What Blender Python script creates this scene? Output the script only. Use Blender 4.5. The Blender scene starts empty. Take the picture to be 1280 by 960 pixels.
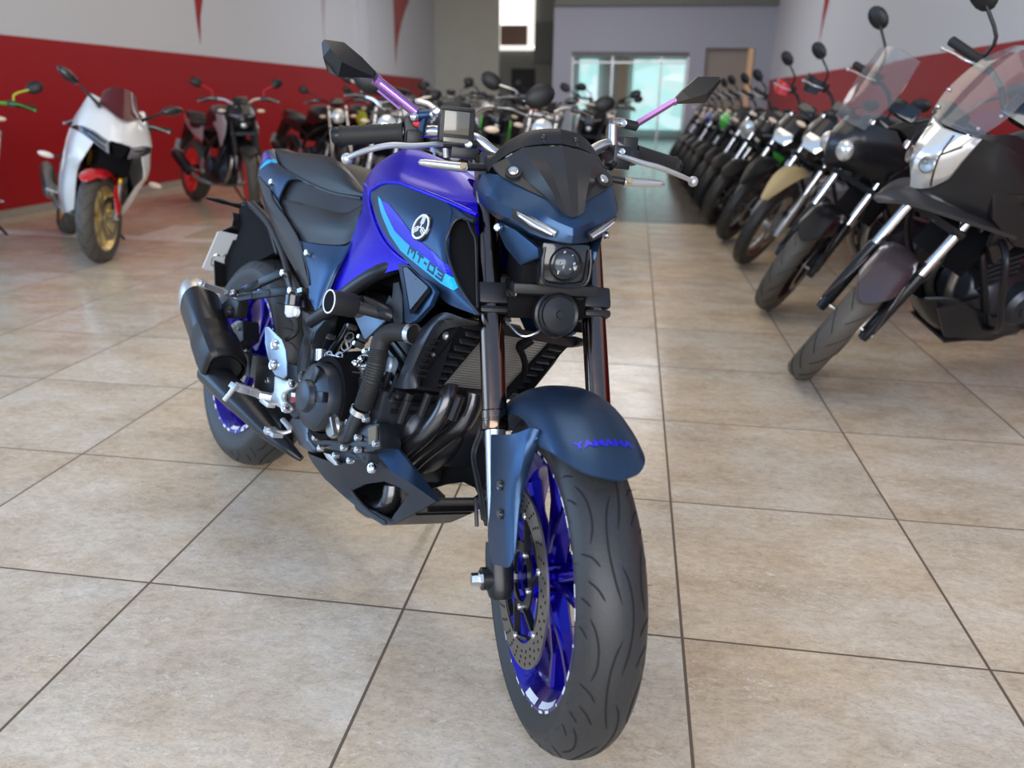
import bpy, bmesh, math, random
from math import sin, cos, pi, radians
from mathutils import Vector, Matrix, noise
from mathutils.bvhtree import BVHTree

SC = bpy.context.scene
COL = SC.collection
random.seed(7)

# ------------------------------------------------------------------ camera, sky, lamps, exposure
SC.view_settings.view_transform = 'Standard'
SC.view_settings.look = 'None'
SC.view_settings.gamma = 1.0
SC.view_settings.use_curve_mapping = False
SC.view_settings.exposure = 0.0

YAW, PITCH, ROLL, CAM_H = -0.144, 0.3479, 0.0131, 1.0526
def cam_matrix():
    f = Vector((sin(YAW)*cos(PITCH), cos(YAW)*cos(PITCH), -sin(PITCH)))
    r = Vector((cos(YAW), -sin(YAW), 0))
    u = r.cross(f)
    r2 = cos(ROLL)*r + sin(ROLL)*u
    u2 = -sin(ROLL)*r + cos(ROLL)*u
    m = Matrix((r2, u2, -f)).transposed().to_4x4()
    m.translation = (0, 0, CAM_H)
    return m
cd = bpy.data.cameras.new('camera'); cam = bpy.data.objects.new('camera', cd); COL.objects.link(cam)
cam.matrix_world = cam_matrix()
cd.sensor_width = 36.0; cd.lens = 980.76/1280*36.0; cd.clip_start = 0.05; cd.clip_end = 200
cd.dof.use_dof = True; cd.dof.focus_distance = 1.5; cd.dof.aperture_fstop = 3.2
SC.camera = cam

W = bpy.data.worlds.new('world'); SC.world = W; W.use_nodes = True
wn = W.node_tree; wn.nodes.clear()
wo = wn.nodes.new('ShaderNodeOutputWorld'); wb = wn.nodes.new('ShaderNodeBackground')
wg = wn.nodes.new('ShaderNodeNewGeometry'); ws = wn.nodes.new('ShaderNodeSeparateXYZ'); wr = wn.nodes.new('ShaderNodeValToRGB')
wn.links.new(wg.outputs['Incoming'], ws.inputs[0])
wm = wn.nodes.new('ShaderNodeMath'); wm.operation = 'MULTIPLY_ADD'; wm.inputs[1].default_value = -0.5; wm.inputs[2].default_value = 0.5
wn.links.new(ws.outputs['Z'], wm.inputs[0]); wn.links.new(wm.outputs[0], wr.inputs[0])
e = wr.color_ramp.elements
e[0].position = 0.0; e[0].color = (0.34, 0.31, 0.27, 1)
e[1].position = 1.0; e[1].color = (0.16, 0.36, 0.85, 1)
for p, c in ((0.49, (0.38, 0.36, 0.33, 1)), (0.51, (0.72, 0.80, 0.90, 1)), (0.62, (0.42, 0.62, 0.95, 1))):
    k = e.new(p); k.color = c
wn.links.new(wr.outputs[0], wb.inputs[0]); wb.inputs[1].default_value = 1.15
wn.links.new(wb.outputs[0], wo.inputs[0])

def area(name, loc, rot, sx, sy, power, col):
    l = bpy.data.lights.new(name, 'AREA'); l.shape = 'RECTANGLE'; l.size = sx; l.size_y = sy
    l.energy = power; l.color = col
    o = bpy.data.objects.new(name, l); COL.objects.link(o); o.location = loc; o.rotation_euler = rot
    return o
# daylight through the open shop front behind the photographer, and the hall's ceiling panels
area('shop_front_daylight', (-0.2, -3.8, 2.2), (radians(80), 0, radians(0)), 7.0, 3.0, 400, (1.0, 0.975, 0.94))
area('shop_side_daylight', (-8.2, 0.6, 1.9), (radians(86), 0, radians(-90)), 6.0, 2.6, 235, (0.34, 0.62, 1.0))
area('ceiling_light_front', (-1.0, 3.0, 4.35), (0, 0, 0), 3.0, 3.0, 55, (1.0, 0.90, 0.78))
area('ceiling_light_mid', (-1.6, 8.5, 4.35), (0, 0, 0), 4.0, 4.0, 85, (1.0, 0.86, 0.70))
area('ceiling_light_back', (-1.2, 15.0, 4.35), (0, 0, 0), 4.0, 5.0, 200, (0.97, 0.97, 1.0))

# ------------------------------------------------------------------ helpers
MATS = {}
def mat(name, col=(0.5, 0.5, 0.5), rough=0.5, metal=0.0, coat=0.0, bump=0.0, bscale=60.0, emit=None, estr=1.0,
        trans=0.0, alpha=1.0, var=0.0, spec=0.5, ior=1.45, coatr=0.05):
    if name in MATS: return MATS[name]
    m = bpy.data.materials.new(name); m.use_nodes = True
    nt = m.node_tree; b = nt.nodes['Principled BSDF']
    b.inputs['Base Color'].default_value = (*col, 1); b.inputs['Roughness'].default_value = rough
    b.inputs['Metallic'].default_value = metal; b.inputs['Coat Weight'].default_value = coat
    b.inputs['Coat Roughness'].default_value = coatr
    b.inputs['Specular IOR Level'].default_value = spec; b.inputs['IOR'].default_value = ior
    b.inputs['Transmission Weight'].default_value = trans; b.inputs['Alpha'].default_value = alpha
    tc = nt.nodes.new('ShaderNodeTexCoord'); nz = nt.nodes.new('ShaderNodeTexNoise'); nz.inputs['Scale'].default_value = bscale
    nt.links.new(tc.outputs['Object'], nz.inputs['Vector'])
    rr = nt.nodes.new('ShaderNodeMapRange'); rr.inputs['To Min'].default_value = max(0.0, rough-0.04); rr.inputs['To Max'].default_value = min(1.0, rough+0.05)
    nt.links.new(nz.outputs['Fac'], rr.inputs['Value']); nt.links.new(rr.outputs[0], b.inputs['Roughness'])
    if var:
        mx = nt.nodes.new('ShaderNodeMix'); mx.data_type = 'RGBA'
        mx.inputs[6].default_value = (*[c*(1-var) for c in col], 1); mx.inputs[7].default_value = (*[min(1, c*(1+var)) for c in col], 1)
        nt.links.new(nz.outputs['Fac'], mx.inputs[0]); nt.links.new(mx.outputs[2], b.inputs['Base Color'])
    if bump:
        bp = nt.nodes.new('ShaderNodeBump'); bp.inputs['Strength'].default_value = bump; bp.inputs['Distance'].default_value = 0.002
        nt.links.new(nz.outputs['Fac'], bp.inputs['Height']); nt.links.new(bp.outputs[0], b.inputs['Normal'])
    if emit:
        b.inputs['Emission Color'].default_value = (*emit, 1); b.inputs['Emission Strength'].default_value = estr
    MATS[name] = m
    return m

XF = [None]            # current vertex transform (steering of a front end), None = identity
def link(name, me, m, parent=None, smooth=True, angle=35):
    if XF[0] is not None:
        me.transform(XF[0])
    if isinstance(m, (list, tuple)):
        for k in m: me.materials.append(k)
    else: me.materials.append(m)
    if smooth:
        for p in me.polygons: p.use_smooth = True
        try: me.set_sharp_from_angle(angle=radians(angle))
        except Exception: pass
    o = bpy.data.objects.new(name, me); COL.objects.link(o)
    if parent is not None: o.parent = parent
    return o
def tag(o, label=None, cat=None, group=None, kind=None):
    if label: o['label'] = label
    if cat: o['category'] = cat
    if group: o['group'] = group
    if kind: o['kind'] = kind
    return o
def empty(name, loc=(0, 0, 0), mw=None):
    o = bpy.data.objects.new(name, None); COL.objects.link(o); o.empty_display_size = 0.1
    if mw is not None: o.matrix_world = mw
    else: o.location = loc
    return o
def struct(name, me, m, parent=None, smooth=False):
    o = link(name, me, m, parent, smooth)
    if parent is None: o['kind'] = 'structure'
    return o

class G:
    """collects shapes into ONE mesh"""
    def __init__(s): s.v = []; s.f = []; s.mi = []; s.cur = 0
    def add(s, vs, fs):
        b = len(s.v); s.v += [tuple(v) for v in vs]; s.f += [tuple(b+i for i in f) for f in fs]; s.mi += [s.cur]*len(fs); return s
    def mesh(s, name='m', bevel=0.0, weld=True):
        bm = bmesh.new(); vv = [bm.verts.new(v) for v in s.v]
        for f, k in zip(s.f, s.mi):
            try: fc = bm.faces.new([vv[i] for i in f]); fc.material_index = k
            except ValueError: pass
        if weld: bmesh.ops.remove_doubles(bm, verts=bm.verts, dist=1e-5)
        bmesh.ops.recalc_face_normals(bm, faces=bm.faces)
        if bevel:
            ed = [e for e in bm.edges if len(e.link_faces) == 2 and e.calc_face_angle(0) > 0.5]
            bmesh.ops.bevel(bm, geom=ed, offset=bevel, segments=2, affect='EDGES', profile=0.6, clamp_overlap=True)
        me = bpy.data.meshes.new(name); bm.to_mesh(me); bm.free(); return me
    def box(s, c, size, rot=None):
        hx, hy, hz = [k/2 for k in size]
        vs = [Vector((x*hx, y*hy, z*hz)) for x in (-1, 1) for y in (-1, 1) for z in (-1, 1)]
        if rot is not None: vs = [rot @ v for v in vs]
        vs = [v+Vector(c) for v in vs]
        return s.add(vs, [(0, 1, 3, 2), (4, 6, 7, 5), (0, 4, 5, 1), (2, 3, 7, 6), (0, 2, 6, 4), (1, 5, 7, 3)])
    def bar(s, a, b, w, h, up=(0, 0, 1)):
        a, b = Vector(a), Vector(b); d = b-a; L = d.length; d.normalize()
        side = d.cross(Vector(up)).normalized(); u2 = side.cross(d)
        return s.box((a+b)/2, (L, w, h), Matrix((d, side, u2)).transposed())
    def tube(s, pts, r, n=12, sm=4, cap=True, flat=1.0, up=None):
        P = [Vector(p) for p in pts]; R = list(r) if isinstance(r, (list, tuple)) else [r]*len(P)
        if sm > 1 and len(P) > 2: P, R = spline(P, sm), [x[0] for x in spline([Vector((k, 0, 0)) for k in R], sm)]
        T = [((P[min(i+1, len(P)-1)]-P[max(i-1, 0)]).normalized()) for i in range(len(P))]
        ref = Vector(up) if up else (Vector((0, 0, 1)) if abs(T[0].z) < 0.9 else Vector((1, 0, 0)))
        n0 = (ref-T[0]*ref.dot(T[0])).normalized(); vs = []
        for i, p in enumerate(P):
            n0 = (n0-T[i]*n0.dot(T[i])).normalized(); b0 = T[i].cross(n0)
            for k in range(n):
                a = 2*pi*k/n; vs.append(p+n0*(cos(a)*R[i]*flat)+b0*(sin(a)*R[i]))
        fs = [(i*n+k, i*n+(k+1) % n, (i+1)*n+(k+1) % n, (i+1)*n+k) for i in range(len(P)-1) for k in range(n)]
        if cap: fs += [tuple(range(n))[::-1], tuple((len(P)-1)*n+k for k in range(n))]
        return s.add(vs, fs)
    def lathe(s, prof, c, axis=(0, 1, 0), n=32, close=False, a0=0, a1=2*pi):
        ax = Vector(axis).normalized(); ref = Vector((1, 0, 0)) if abs(ax.x) < 0.9 else Vector((0, 0, 1))
        e1 = (ref-ax*ref.dot(ax)).normalized(); e2 = ax.cross(e1); c = Vector(c); full = abs(a1-a0-2*pi) < 1e-6
        m = n if full else n+1; vs = []; P = len(prof)
        for k in range(m):
            a = a0+(a1-a0)*k/n
            for rr, hh in prof: vs.append(c+ax*hh+(e1*cos(a)+e2*sin(a))*rr)
        fs = []
        for k in range(n):
            q = (k+1) % m if full else k+1
            for j in range(P-1 if not close else P):
                j2 = (j+1) % P; fs.append((k*P+j, k*P+j2, q*P+j2, q*P+j))
        return s.add(vs, fs)
    def disc(s, c, axis, r, h, n=24):
        return s.lathe([(1e-4, -h/2), (r, -h/2), (r, h/2), (1e-4, h/2)], c, axis, n)
    def sphere(s, c, r, n=14, sc=(1, 1, 1), rot=None):
        vs = []; m = n//2
        for i in range(m+1):
            t = pi*i/m
            for k in range(n):
                a = 2*pi*k/n; v = Vector((sin(t)*cos(a)*r*sc[0], sin(t)*sin(a)*r*sc[1], cos(t)*r*sc[2]))
                if rot is not None: v = rot @ v
                vs.append(v+Vector(c))
        return s.add(vs, [(i*n+k, (i+1)*n+k, (i+1)*n+(k+1) % n, i*n+(k+1) % n) for i in range(m) for k in range(n)])
    def prism(s, pts, ext):
        P = [Vector(p) for p in pts]; e = Vector(ext); n = len(P)
        return s.add([p for p in P]+[p+e for p in P], [tuple(range(n))[::-1], tuple(n+k for k in range(n))]+[(k, (k+1) % n, n+(k+1) % n, n+k) for k in range(n)])
    def surf(s, rows, nu=3, nv=3, thick=0.0, mirror=False, shift=None):
        R = [[Vector(p) for p in r] for r in rows]
        if nu > 1: R = [spline(r, nu) for r in R]
        C = [[R[i][j] for i in range(len(R))] for j in range(len(R[0]))]
        if nv > 1: C = [spline(c, nv) for c in C]
        nI, nJ = len(C), len(C[0])
        for my in ((1, -1) if mirror else (1,)):
            g = [[Vector((p.x, p.y*my, p.z)) for p in c] for c in C]
            vs = [p for c in g for p in c]
            fs = [(i*nJ+j, i*nJ+j+1, (i+1)*nJ+j+1, (i+1)*nJ+j) for i in range(nI-1) for j in range(nJ-1)]
            if thick:
                N = []
                for i in range(nI):
                    for j in range(nJ):
                        a = g[min(i+1, nI-1)][j]-g[max(i-1, 0)][j]; b = g[i][min(j+1, nJ-1)]-g[i][max(j-1, 0)]
                        n = a.cross(b); N.append(n.normalized() if n.length > 1e-12 else Vector((0, 0, 0)))
                # the skin is the given surface, the inner side lies towards the centre plane / down
                cen = sum(vs, Vector())/len(vs)
                sg = sum((n.dot(Vector((0, p.y*3, 0.3))) for n, p in zip(N, vs)), 0)
                k = -thick if sg > 0 else thick
                if shift is not None: inner = [p+Vector((shift[0], shift[1]*my, shift[2])) for p in vs]
                else: inner = [p+n*k for p, n in zip(vs, N)]
                o = len(vs); vs = vs+inner
                fs += [tuple(o+q for q in f[::-1]) for f in fs]
                rim = [i*nJ for i in range(nI)]+[(nI-1)*nJ+j for j in range(1, nJ)]+[i*nJ+nJ-1 for i in range(nI-2, -1, -1)]+[j for j in range(nJ-2, 0, -1)]
                for q in range(len(rim)):
                    a, b = rim[q], rim[(q+1) % len(rim)]; fs.append((a, b, b+o, a+o))
            s.add(vs, fs)
        return s

def spline(P, k):
    out = []; n = len(P)
    for i in range(n-1):
        p0, p1, p2, p3 = P[max(i-1, 0)], P[i], P[i+1], P[min(i+2, n-1)]
        if i == 0: p0 = p1*2-p2
        if i+2 > n-1: p3 = p2*2-p1
        for j in range(k):
            t = j/k; t2 = t*t; t3 = t2*t
            out.append(0.5*((2*p1)+(p2-p0)*t+(2*p0-5*p1+4*p2-p3)*t2+(3*p1-p0-3*p2+p3)*t3))
    out.append(P[-1].copy()); return out

def mir(pts): return [(p[0], -p[1], p[2]) for p in pts]
def lerp(a, b, t): return Vector(a)*(1-t)+Vector(b)*t

# ------------------------------------------------------------------ the hall
TILE = 0.60; GX0, GY0 = 0.1633, 1.3987
XL, XR, YB, ZC = -5.52, 3.0, 20.0, 4.5

def floor_material():
    m = bpy.data.materials.new('floor_tiles'); m.use_nodes = True; nt = m.node_tree; N = nt.nodes; L = nt.links
    b = N['Principled BSDF']; tc = N.new('ShaderNodeTexCoord')
    def math_(op, a, b_=None, c=None):
        n = N.new('ShaderNodeMath'); n.operation = op
        for i, v in enumerate((a, b_, c)):
            if v is None: continue
            if isinstance(v, (int, float)): n.inputs[i].default_value = v
            else: L.new(v, n.inputs[i])
        return n.outputs[0]
    sp = N.new('ShaderNodeSeparateXYZ'); L.new(tc.outputs['Object'], sp.inputs[0])
    u = math_('DIVIDE', math_('SUBTRACT', sp.outputs[0], GX0), TILE); v = math_('DIVIDE', math_('SUBTRACT', sp.outputs[1], GY0), TILE)
    fu, fv = math_('FRACT', u), math_('FRACT', v)
    du = math_('MINIMUM', fu, math_('SUBTRACT', 1.0, fu)); dv = math_('MINIMUM', fv, math_('SUBTRACT', 1.0, fv))
    gr = math_('MAXIMUM', math_('LESS_THAN', du, 0.0052), math_('LESS_THAN', dv, 0.0044))
    cell = N.new('ShaderNodeCombineXYZ'); L.new(math_('FLOOR', u), cell.inputs[0]); L.new(math_('FLOOR', v), cell.inputs[1])
    wn_ = N.new('ShaderNodeTexWhiteNoise'); L.new(cell.outputs[0], wn_.inputs['Vector'])
    off = N.new('ShaderNodeVectorMath'); off.operation = 'MULTIPLY_ADD'; off.inputs[1].default_value = (17, 17, 17)
    st_ = N.new('ShaderNodeMapping'); st_.inputs['Scale'].default_value = (1.0, 1.7, 1.0); L.new(tc.outputs['Object'], st_.inputs[0])
    L.new(wn_.outputs['Color'], off.inputs[0]); L.new(st_.outputs[0], off.inputs[2])
    def nz(sc, det=8, rough=0.6, dist=0.0):
        n = N.new('ShaderNodeTexNoise'); n.inputs['Scale'].default_value = sc; n.inputs['Detail'].default_value = det
        n.inputs['Roughness'].default_value = rough; n.inputs['Distortion'].default_value = dist; L.new(off.outputs[0], n.inputs['Vector']); return n.outputs['Fac']
    def ramp(f, els):
        r = N.new('ShaderNodeValToRGB'); L.new(f, r.inputs[0]); ee = r.color_ramp.elements
        ee[0].position, ee[0].color = els[0][0], (*els[0][1], 1); ee[1].position, ee[1].color = els[-1][0], (*els[-1][1], 1)
        for p, c in els[1:-1]:
            q = ee.new(p); q.color = (*c, 1)
        return r.outputs[0]
    def mix(f, a, b_, t='MIX'):
        n = N.new('ShaderNodeMix'); n.data_type = 'RGBA'; n.blend_type = t
        if isinstance(f, (int, float)): n.inputs[0].default_value = f
        else: L.new(f, n.inputs[0])
        for i, v_ in ((6, a), (7, b_)):
            if isinstance(v_, tuple): n.inputs[i].default_value = (*v_, 1)
            else: L.new(v_, n.inputs[i])
        return n.outputs[2]
    base = ramp(nz(3.4, 12, 0.68, 0.3), [(0.30, (0.45, 0.365, 0.265)), (0.5, (0.575, 0.495, 0.385)), (0.70, (0.67, 0.615, 0.52))])
    warm = ramp(nz(1.1, 4, 0.5), [(0.38, (1.0, 1.0, 1.0)), (0.66, (1.05, 0.95, 0.82))])
    c = mix(1.0, base, warm, 'MULTIPLY')
    fine = ramp(nz(34, 8, 0.8, 0.5), [(0.38, (0.66, 0.63, 0.60)), (0.5, (1, 1, 1)), (0.62, (1.30, 1.28, 1.24))])
    c = mix(0.45, c, fine, 'MULTIPLY')
    grit = ramp(nz(140, 3, 0.7), [(0.3, (0.72, 0.7, 0.68)), (0.42, (1, 1, 1)), (0.75, (1.08, 1.08, 1.08))])
    c = mix(0.9, c, grit, 'MULTIPLY')
    spk = ramp(nz(55, 10, 0.85, 0.8), [(0.54, (0, 0, 0)), (0.60, (1, 1, 1))]); msk = ramp(nz(5, 5, 0.6), [(0.44, (0, 0, 0)), (0.60, (0.75, 0.75, 0.75))])
    c = mix(mix(1.0, spk, msk, 'MULTIPLY'), c, (0.80, 0.77, 0.69))
    drk = ramp(nz(90, 6, 0.8, 0.6), [(0.66, (0, 0, 0)), (0.72, (0.7, 0.7, 0.7))]); c = mix(mix(1.0, drk, msk, 'MULTIPLY'), c, (0.16, 0.13, 0.10))
    tv = ramp(wn_.outputs['Value'], [(0, (0.92, 0.92, 0.93)), (1, (1.06, 1.04, 1.02))])
    c = mix(1.0, c, tv, 'MULTIPLY')
    # older brown tiles along the left wall and grey ones further back
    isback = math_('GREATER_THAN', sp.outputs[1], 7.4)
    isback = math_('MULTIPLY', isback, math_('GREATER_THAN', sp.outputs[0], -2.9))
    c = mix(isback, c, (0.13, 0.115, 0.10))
    c = mix(gr, c, (0.125, 0.088, 0.058))
    L.new(c, b.inputs['Base Color'])
    rg = N.new('ShaderNodeMapRange'); L.new(nz(9, 4, 0.6), rg.inputs['Value']); rg.inputs['From Min'].default_value = 0.3; rg.inputs['From Max'].default_value = 0.7
    rg.inputs['To Min'].default_value = 0.12; rg.inputs['To Max'].default_value = 0.24
    L.new(math_('MAXIMUM', rg.outputs[0], math_('MULTIPLY', gr, 0.8)), b.inputs['Roughness'])
    bp = N.new('ShaderNodeBump'); bp.inputs['Strength'].default_value = 0.25; bp.inputs['Distance'].default_value = 0.0015
    h = math_('SUBTRACT', math_('MULTIPLY', nz(30, 6, 0.7), 0.25), gr); L.new(h, bp.inputs['Height']); L.new(bp.outputs[0], b.inputs['Normal'])
    return m

def plane_box(x0, x1, y0, y1, z0, z1): return G().box(((x0+x1)/2, (y0+y1)/2, (z0+z1)/2), (x1-x0, y1-y0, z1-z0)).mesh()
M_wall = mat('white_paint', (0.70, 0.73, 0.78), 0.7, bump=0.2, bscale=25, var=0.04)
M_lav = mat('lavender_paint', (0.40, 0.42, 0.50), 0.7, bump=0.2, bscale=25, var=0.03)
M_cream = mat('cream_paint', (0.60, 0.61, 0.55), 0.7, var=0.05, bscale=4)
M_grey = mat('grey_green_paint', (0.20, 0.21, 0.19), 0.8, var=0.06, bscale=5)
M_red = mat('red_paint', (0.38, 0.008, 0.014), 0.38, bump=0.1, bscale=18, var=0.05)
M_strip = mat('pale_stone', (0.70, 0.61, 0.54), 0.25, var=0.08, bscale=20)
M_kerb = mat('grey_kerb', (0.36, 0.33, 0.29), 0.5, var=0.15, bscale=12)
M_dark = mat('dark_void', (0.008, 0.008, 0.01), 0.6)
M_ceil = mat('ceiling_paint', (0.62, 0.61, 0.58), 0.8, var=0.03, bscale=3)

struct('floor', plane_box(XL-4.0, XR+0.2, -5.0, 26.0, -0.1, 0.0), floor_material())
struct('ceiling', plane_box(XL-0.2, XR+0.2, 0.6, 26.0, ZC, ZC+0.1), M_ceil)
# left wall: white above, red dado with a slightly proud edge
YO = 5.4      # the shop front is glass and open from here forward, on the left and behind the photographer
struct('wall_left', plane_box(XL-0.2, XL, YO, 26.0, 0.0, ZC), M_wall)
struct('trim_1', plane_box(XL, XL+0.006, YO, 21.3, 0.0, 1.53), M_red)
struct('baseboard_left', plane_box(XL+0.006, XL+0.05, YO, 21.3, 0.0, 0.07), M_kerb)
struct('wall_right', plane_box(XR, XR+0.2, 0.6, 26.0, 0.0, ZC), M_wall)
struct('trim_2', plane_box(XR-0.006, XR, 0.6, YB, 0.0, 1.545), M_red)

# painted red swooshes above the dado: (y, z) outlines on the wall
def swoosh(name, x, pts, thick):
    g = G(); g.prism([(x, y, z) for y, z in pts], (thick, 0, 0)); return struct(name, g.mesh(), M_red)
def horn(y0, z0, y1, ztop, flare, sgn=1):
    P = [(y0+sgn*0.02, z0)]
    for k in range(1, 9):
        t = k/8; P.append((y0+sgn*(0.03+flare*t**1.8), z0+(ztop-z0)*t))
    for k in range(8, 0, -1):
        t = k/8; P.append((y0+sgn*(-0.02*t), z0+(ztop-z0)*t))
    return P
swoosh('trim_3', XL, horn(10.1, 1.66, 0, 4.3, 2.9), 0.004)
swoosh('trim_4', XL, horn(18.8, 1.75, 0, 4.3, 3.4), 0.004)
swoosh('trim_5', XR, horn(15.1, 1.75, 0, 4.3, -2.6), -0.004)
swoosh('trim_6', XL, horn(14.4, 1.95, 0, 4.3, 1.5), 0.003)
MATS_soft = mat('faded_pink_paint', (0.52, 0.47, 0.50), 0.7)
bpy.data.objects['trim_6'].data.materials[0] = MATS_soft
# pilaster and the beige column where the hall widens at the back left
struct('trim_7', plane_box(XL, XL+0.12, 16.2, 16.5, 1.53, ZC), M_wall)
struct('trim_8', plane_box(XL, -3.75, 22.6, 23.0, 0.0, ZC), M_cream)
# partition with a shop window, right-hand niche
PX0, PX1 = -2.02, XR
WX0, WX1, WZ0, WZ1 = -1.58, 1.14, 0.0, 2.12
NX0, NX1, NZ1 = 1.5, 2.6, 2.22
g = G()
def pb(x0, x1, z0, z1, y0=YB, y1=YB+0.2): g.box(((x0+x1)/2, (y0+y1)/2, (z0+z1)/2), (x1-x0, y1-y0, z1-z0))
pb(PX0, WX0, 0, 3.1); pb(WX0, WX1, WZ1, 3.1); pb(WX1, NX0, 0, 3.1); pb(NX0, NX1, NZ1, 3.1); pb(NX1, PX1, 0, 3.1)
struct('wall_back', g.mesh(), M_lav)
g = G(); g.box((0.5, YB+0.6, 3.2), (5.0, 1.4, 0.2)); struct('trim_9', g.mesh(), M_grey)
struct('wall_left_recess', plane_box(-3.75, PX0+0.1, 22.8, 23.0, 0.0, ZC), M_grey)
struct('wall_far', plane_box(PX0, XR, 25.6, 25.8, 0.0, ZC), mat('far_wall_paint', (0.5, 0.52, 0.52), 0.7, var=0.05, bscale=2))

# the lit window high in the recess, its dark lower pane, the service doorway
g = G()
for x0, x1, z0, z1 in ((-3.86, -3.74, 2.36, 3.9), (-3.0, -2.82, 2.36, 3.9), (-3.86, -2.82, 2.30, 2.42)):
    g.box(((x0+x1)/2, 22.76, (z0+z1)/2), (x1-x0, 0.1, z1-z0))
w1 = struct('window_1', g.mesh(bevel=0.01), mat('glowing_white_frame', (0.9, 0.88, 0.82), 0.5, emit=(1.0, 0.97, 0.9), estr=1.0))  # frame bars made to glow, standing in for daylight on white
link('window_pane', plane_box(-3.74, -3.0, 22.74, 22.76, 2.92, 3.9), mat('daylit_blind', (0.9, 0.9, 0.88), 0.6, emit=(1.0, 0.98, 0.95), estr=1.5), w1, False)
link('lower_pane', plane_box(-3.74, -3.0, 22.745, 22.765, 2.42, 2.92), mat('brown_pane', (0.16, 0.08, 0.05), 0.3), w1, False)
struct('door_1', plane_box(-3.42, -2.78, 22.70, 22.80, 0.0, 1.84), M_dark)
struct('trim_10', plane_box(-2.80, -2.05, 22.66, 22.80, 2.0, 3.0), mat('grey_duct_paint', (0.13, 0.14, 0.13), 0.7))
# shop window in the partition: posts, head rail, glass; a daylit yard shows behind it
g = G()
for x in (-1.56, -0.62, 0.52, 1.12): g.box((x, YB+0.1, 1.06), (0.05, 0.06, 2.12))
g.box((-0.22, YB+0.1, 1.9), (2.7, 0.05, 0.04))
w2 = struct('window_2', g.mesh(), mat('aluminium_frame', (0.5, 0.52, 0.54), 0.35, metal=0.7))
link('window_head', plane_box(-1.58, 1.14, YB+0.05, YB+0.15, 2.03, 2.12), mat('grey_head', (0.2, 0.2, 0.21), 0.6), w2, False)
link('window_glass', plane_box(-1.56, 1.12, YB+0.095, YB+0.105, 0.0, 2.04), mat('clear_glass', (1, 1, 1), 0.02, trans=1.0, ior=1.1), w2, False)
def yard_material():
    m = bpy.data.materials.new('daylit_yard'); m.use_nodes = True; nt = m.node_tree; b = nt.nodes['Principled BSDF']
    tc = nt.nodes.new('ShaderNodeTexCoord'); vo = nt.nodes.new('ShaderNodeTexVoronoi'); vo.inputs['Scale'].default_value = 1.6
    mp = nt.nodes.new('ShaderNodeMapping'); mp.inputs['Scale'].default_value = (1.0, 1.0, 1.7); nt.links.new(tc.outputs['Object'], mp.inputs[0]); nt.links.new(mp.outputs[0], vo.inputs['Vector'])
    r = nt.nodes.new('ShaderNodeValToRGB'); sp = nt.nodes.new('ShaderNodeSeparateColor'); nt.links.new(vo.outputs['Color'], sp.inputs[0]); nt.links.new(sp.outputs[0], r.inputs[0])
    e = r.color_ramp.elements; e[0].position = 0; e[0].color = (0.35, 0.62, 0.60, 1); e[1].position = 1; e[1].color = (0.85, 0.92, 0.94, 1)
    for p, c in ((0.3, (0.42, 0.75, 0.75, 1)), (0.55, (0.62, 0.78, 0.83, 1)), (0.8, (0.45, 0.68, 0.66, 1))):
        k = e.new(p); k.color = c
    nt.links.new(r.outputs[0], b.inputs['Base Color']); nt.links.new(r.outputs[0], b.inputs['Emission Color']); b.inputs['Emission Strength'].default_value = 1.15
    return m
struct('window_3', plane_box(-0.15, 1.35, 25.4, 25.5, 0.25, 2.2), yard_material())
struct('window_4', plane_box(-1.75, -1.2, 25.4, 25.5, 0.4, 2.2), bpy.data.materials['daylit_yard'])
struct('trim_11', plane_box(-0.62, -0.32, 25.3, 25.45, 0.9, 2.2), mat('warm_curtain', (0.9, 0.66, 0.40), 0.7))
# niche on the right: taupe recess with a lit orange edge
struct('trim_12', plane_box(NX0, NX1-0.12, YB+0.16, YB+0.2, 0.0, NZ1), mat('taupe_panel', (0.33, 0.29, 0.26), 0.6))
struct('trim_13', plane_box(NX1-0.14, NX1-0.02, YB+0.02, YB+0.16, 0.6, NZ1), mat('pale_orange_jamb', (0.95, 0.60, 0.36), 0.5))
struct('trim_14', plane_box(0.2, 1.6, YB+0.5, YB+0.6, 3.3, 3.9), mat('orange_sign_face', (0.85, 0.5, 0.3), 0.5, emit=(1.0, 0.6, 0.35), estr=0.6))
struct('trim_15', plane_box(1.6, 2.5, YB+0.5, YB+0.6, 3.3, 3.9), mat('maroon_sign_face', (0.28, 0.02, 0.02), 0.5))
# pale strips and the chevron laid in the brown floor on the left
g = G()
def flat(pts): g.prism([(x, y, 0.0) for x, y in pts], (0, 0, 0.0012))
flat([(-5.45, 5.64), (-3.9, 5.60), (-3.2, 5.58), (-1.7, 5.54), (-1.7, 5.66), (-3.1, 5.72), (-3.85, 5.74), (-5.45, 5.80)])
flat([(-3.83, 5.76), (-3.47, 5.74), (-3.53, 6.28), (-3.86, 6.29)])
struct('trim_16', g.mesh(), M_strip)

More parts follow.
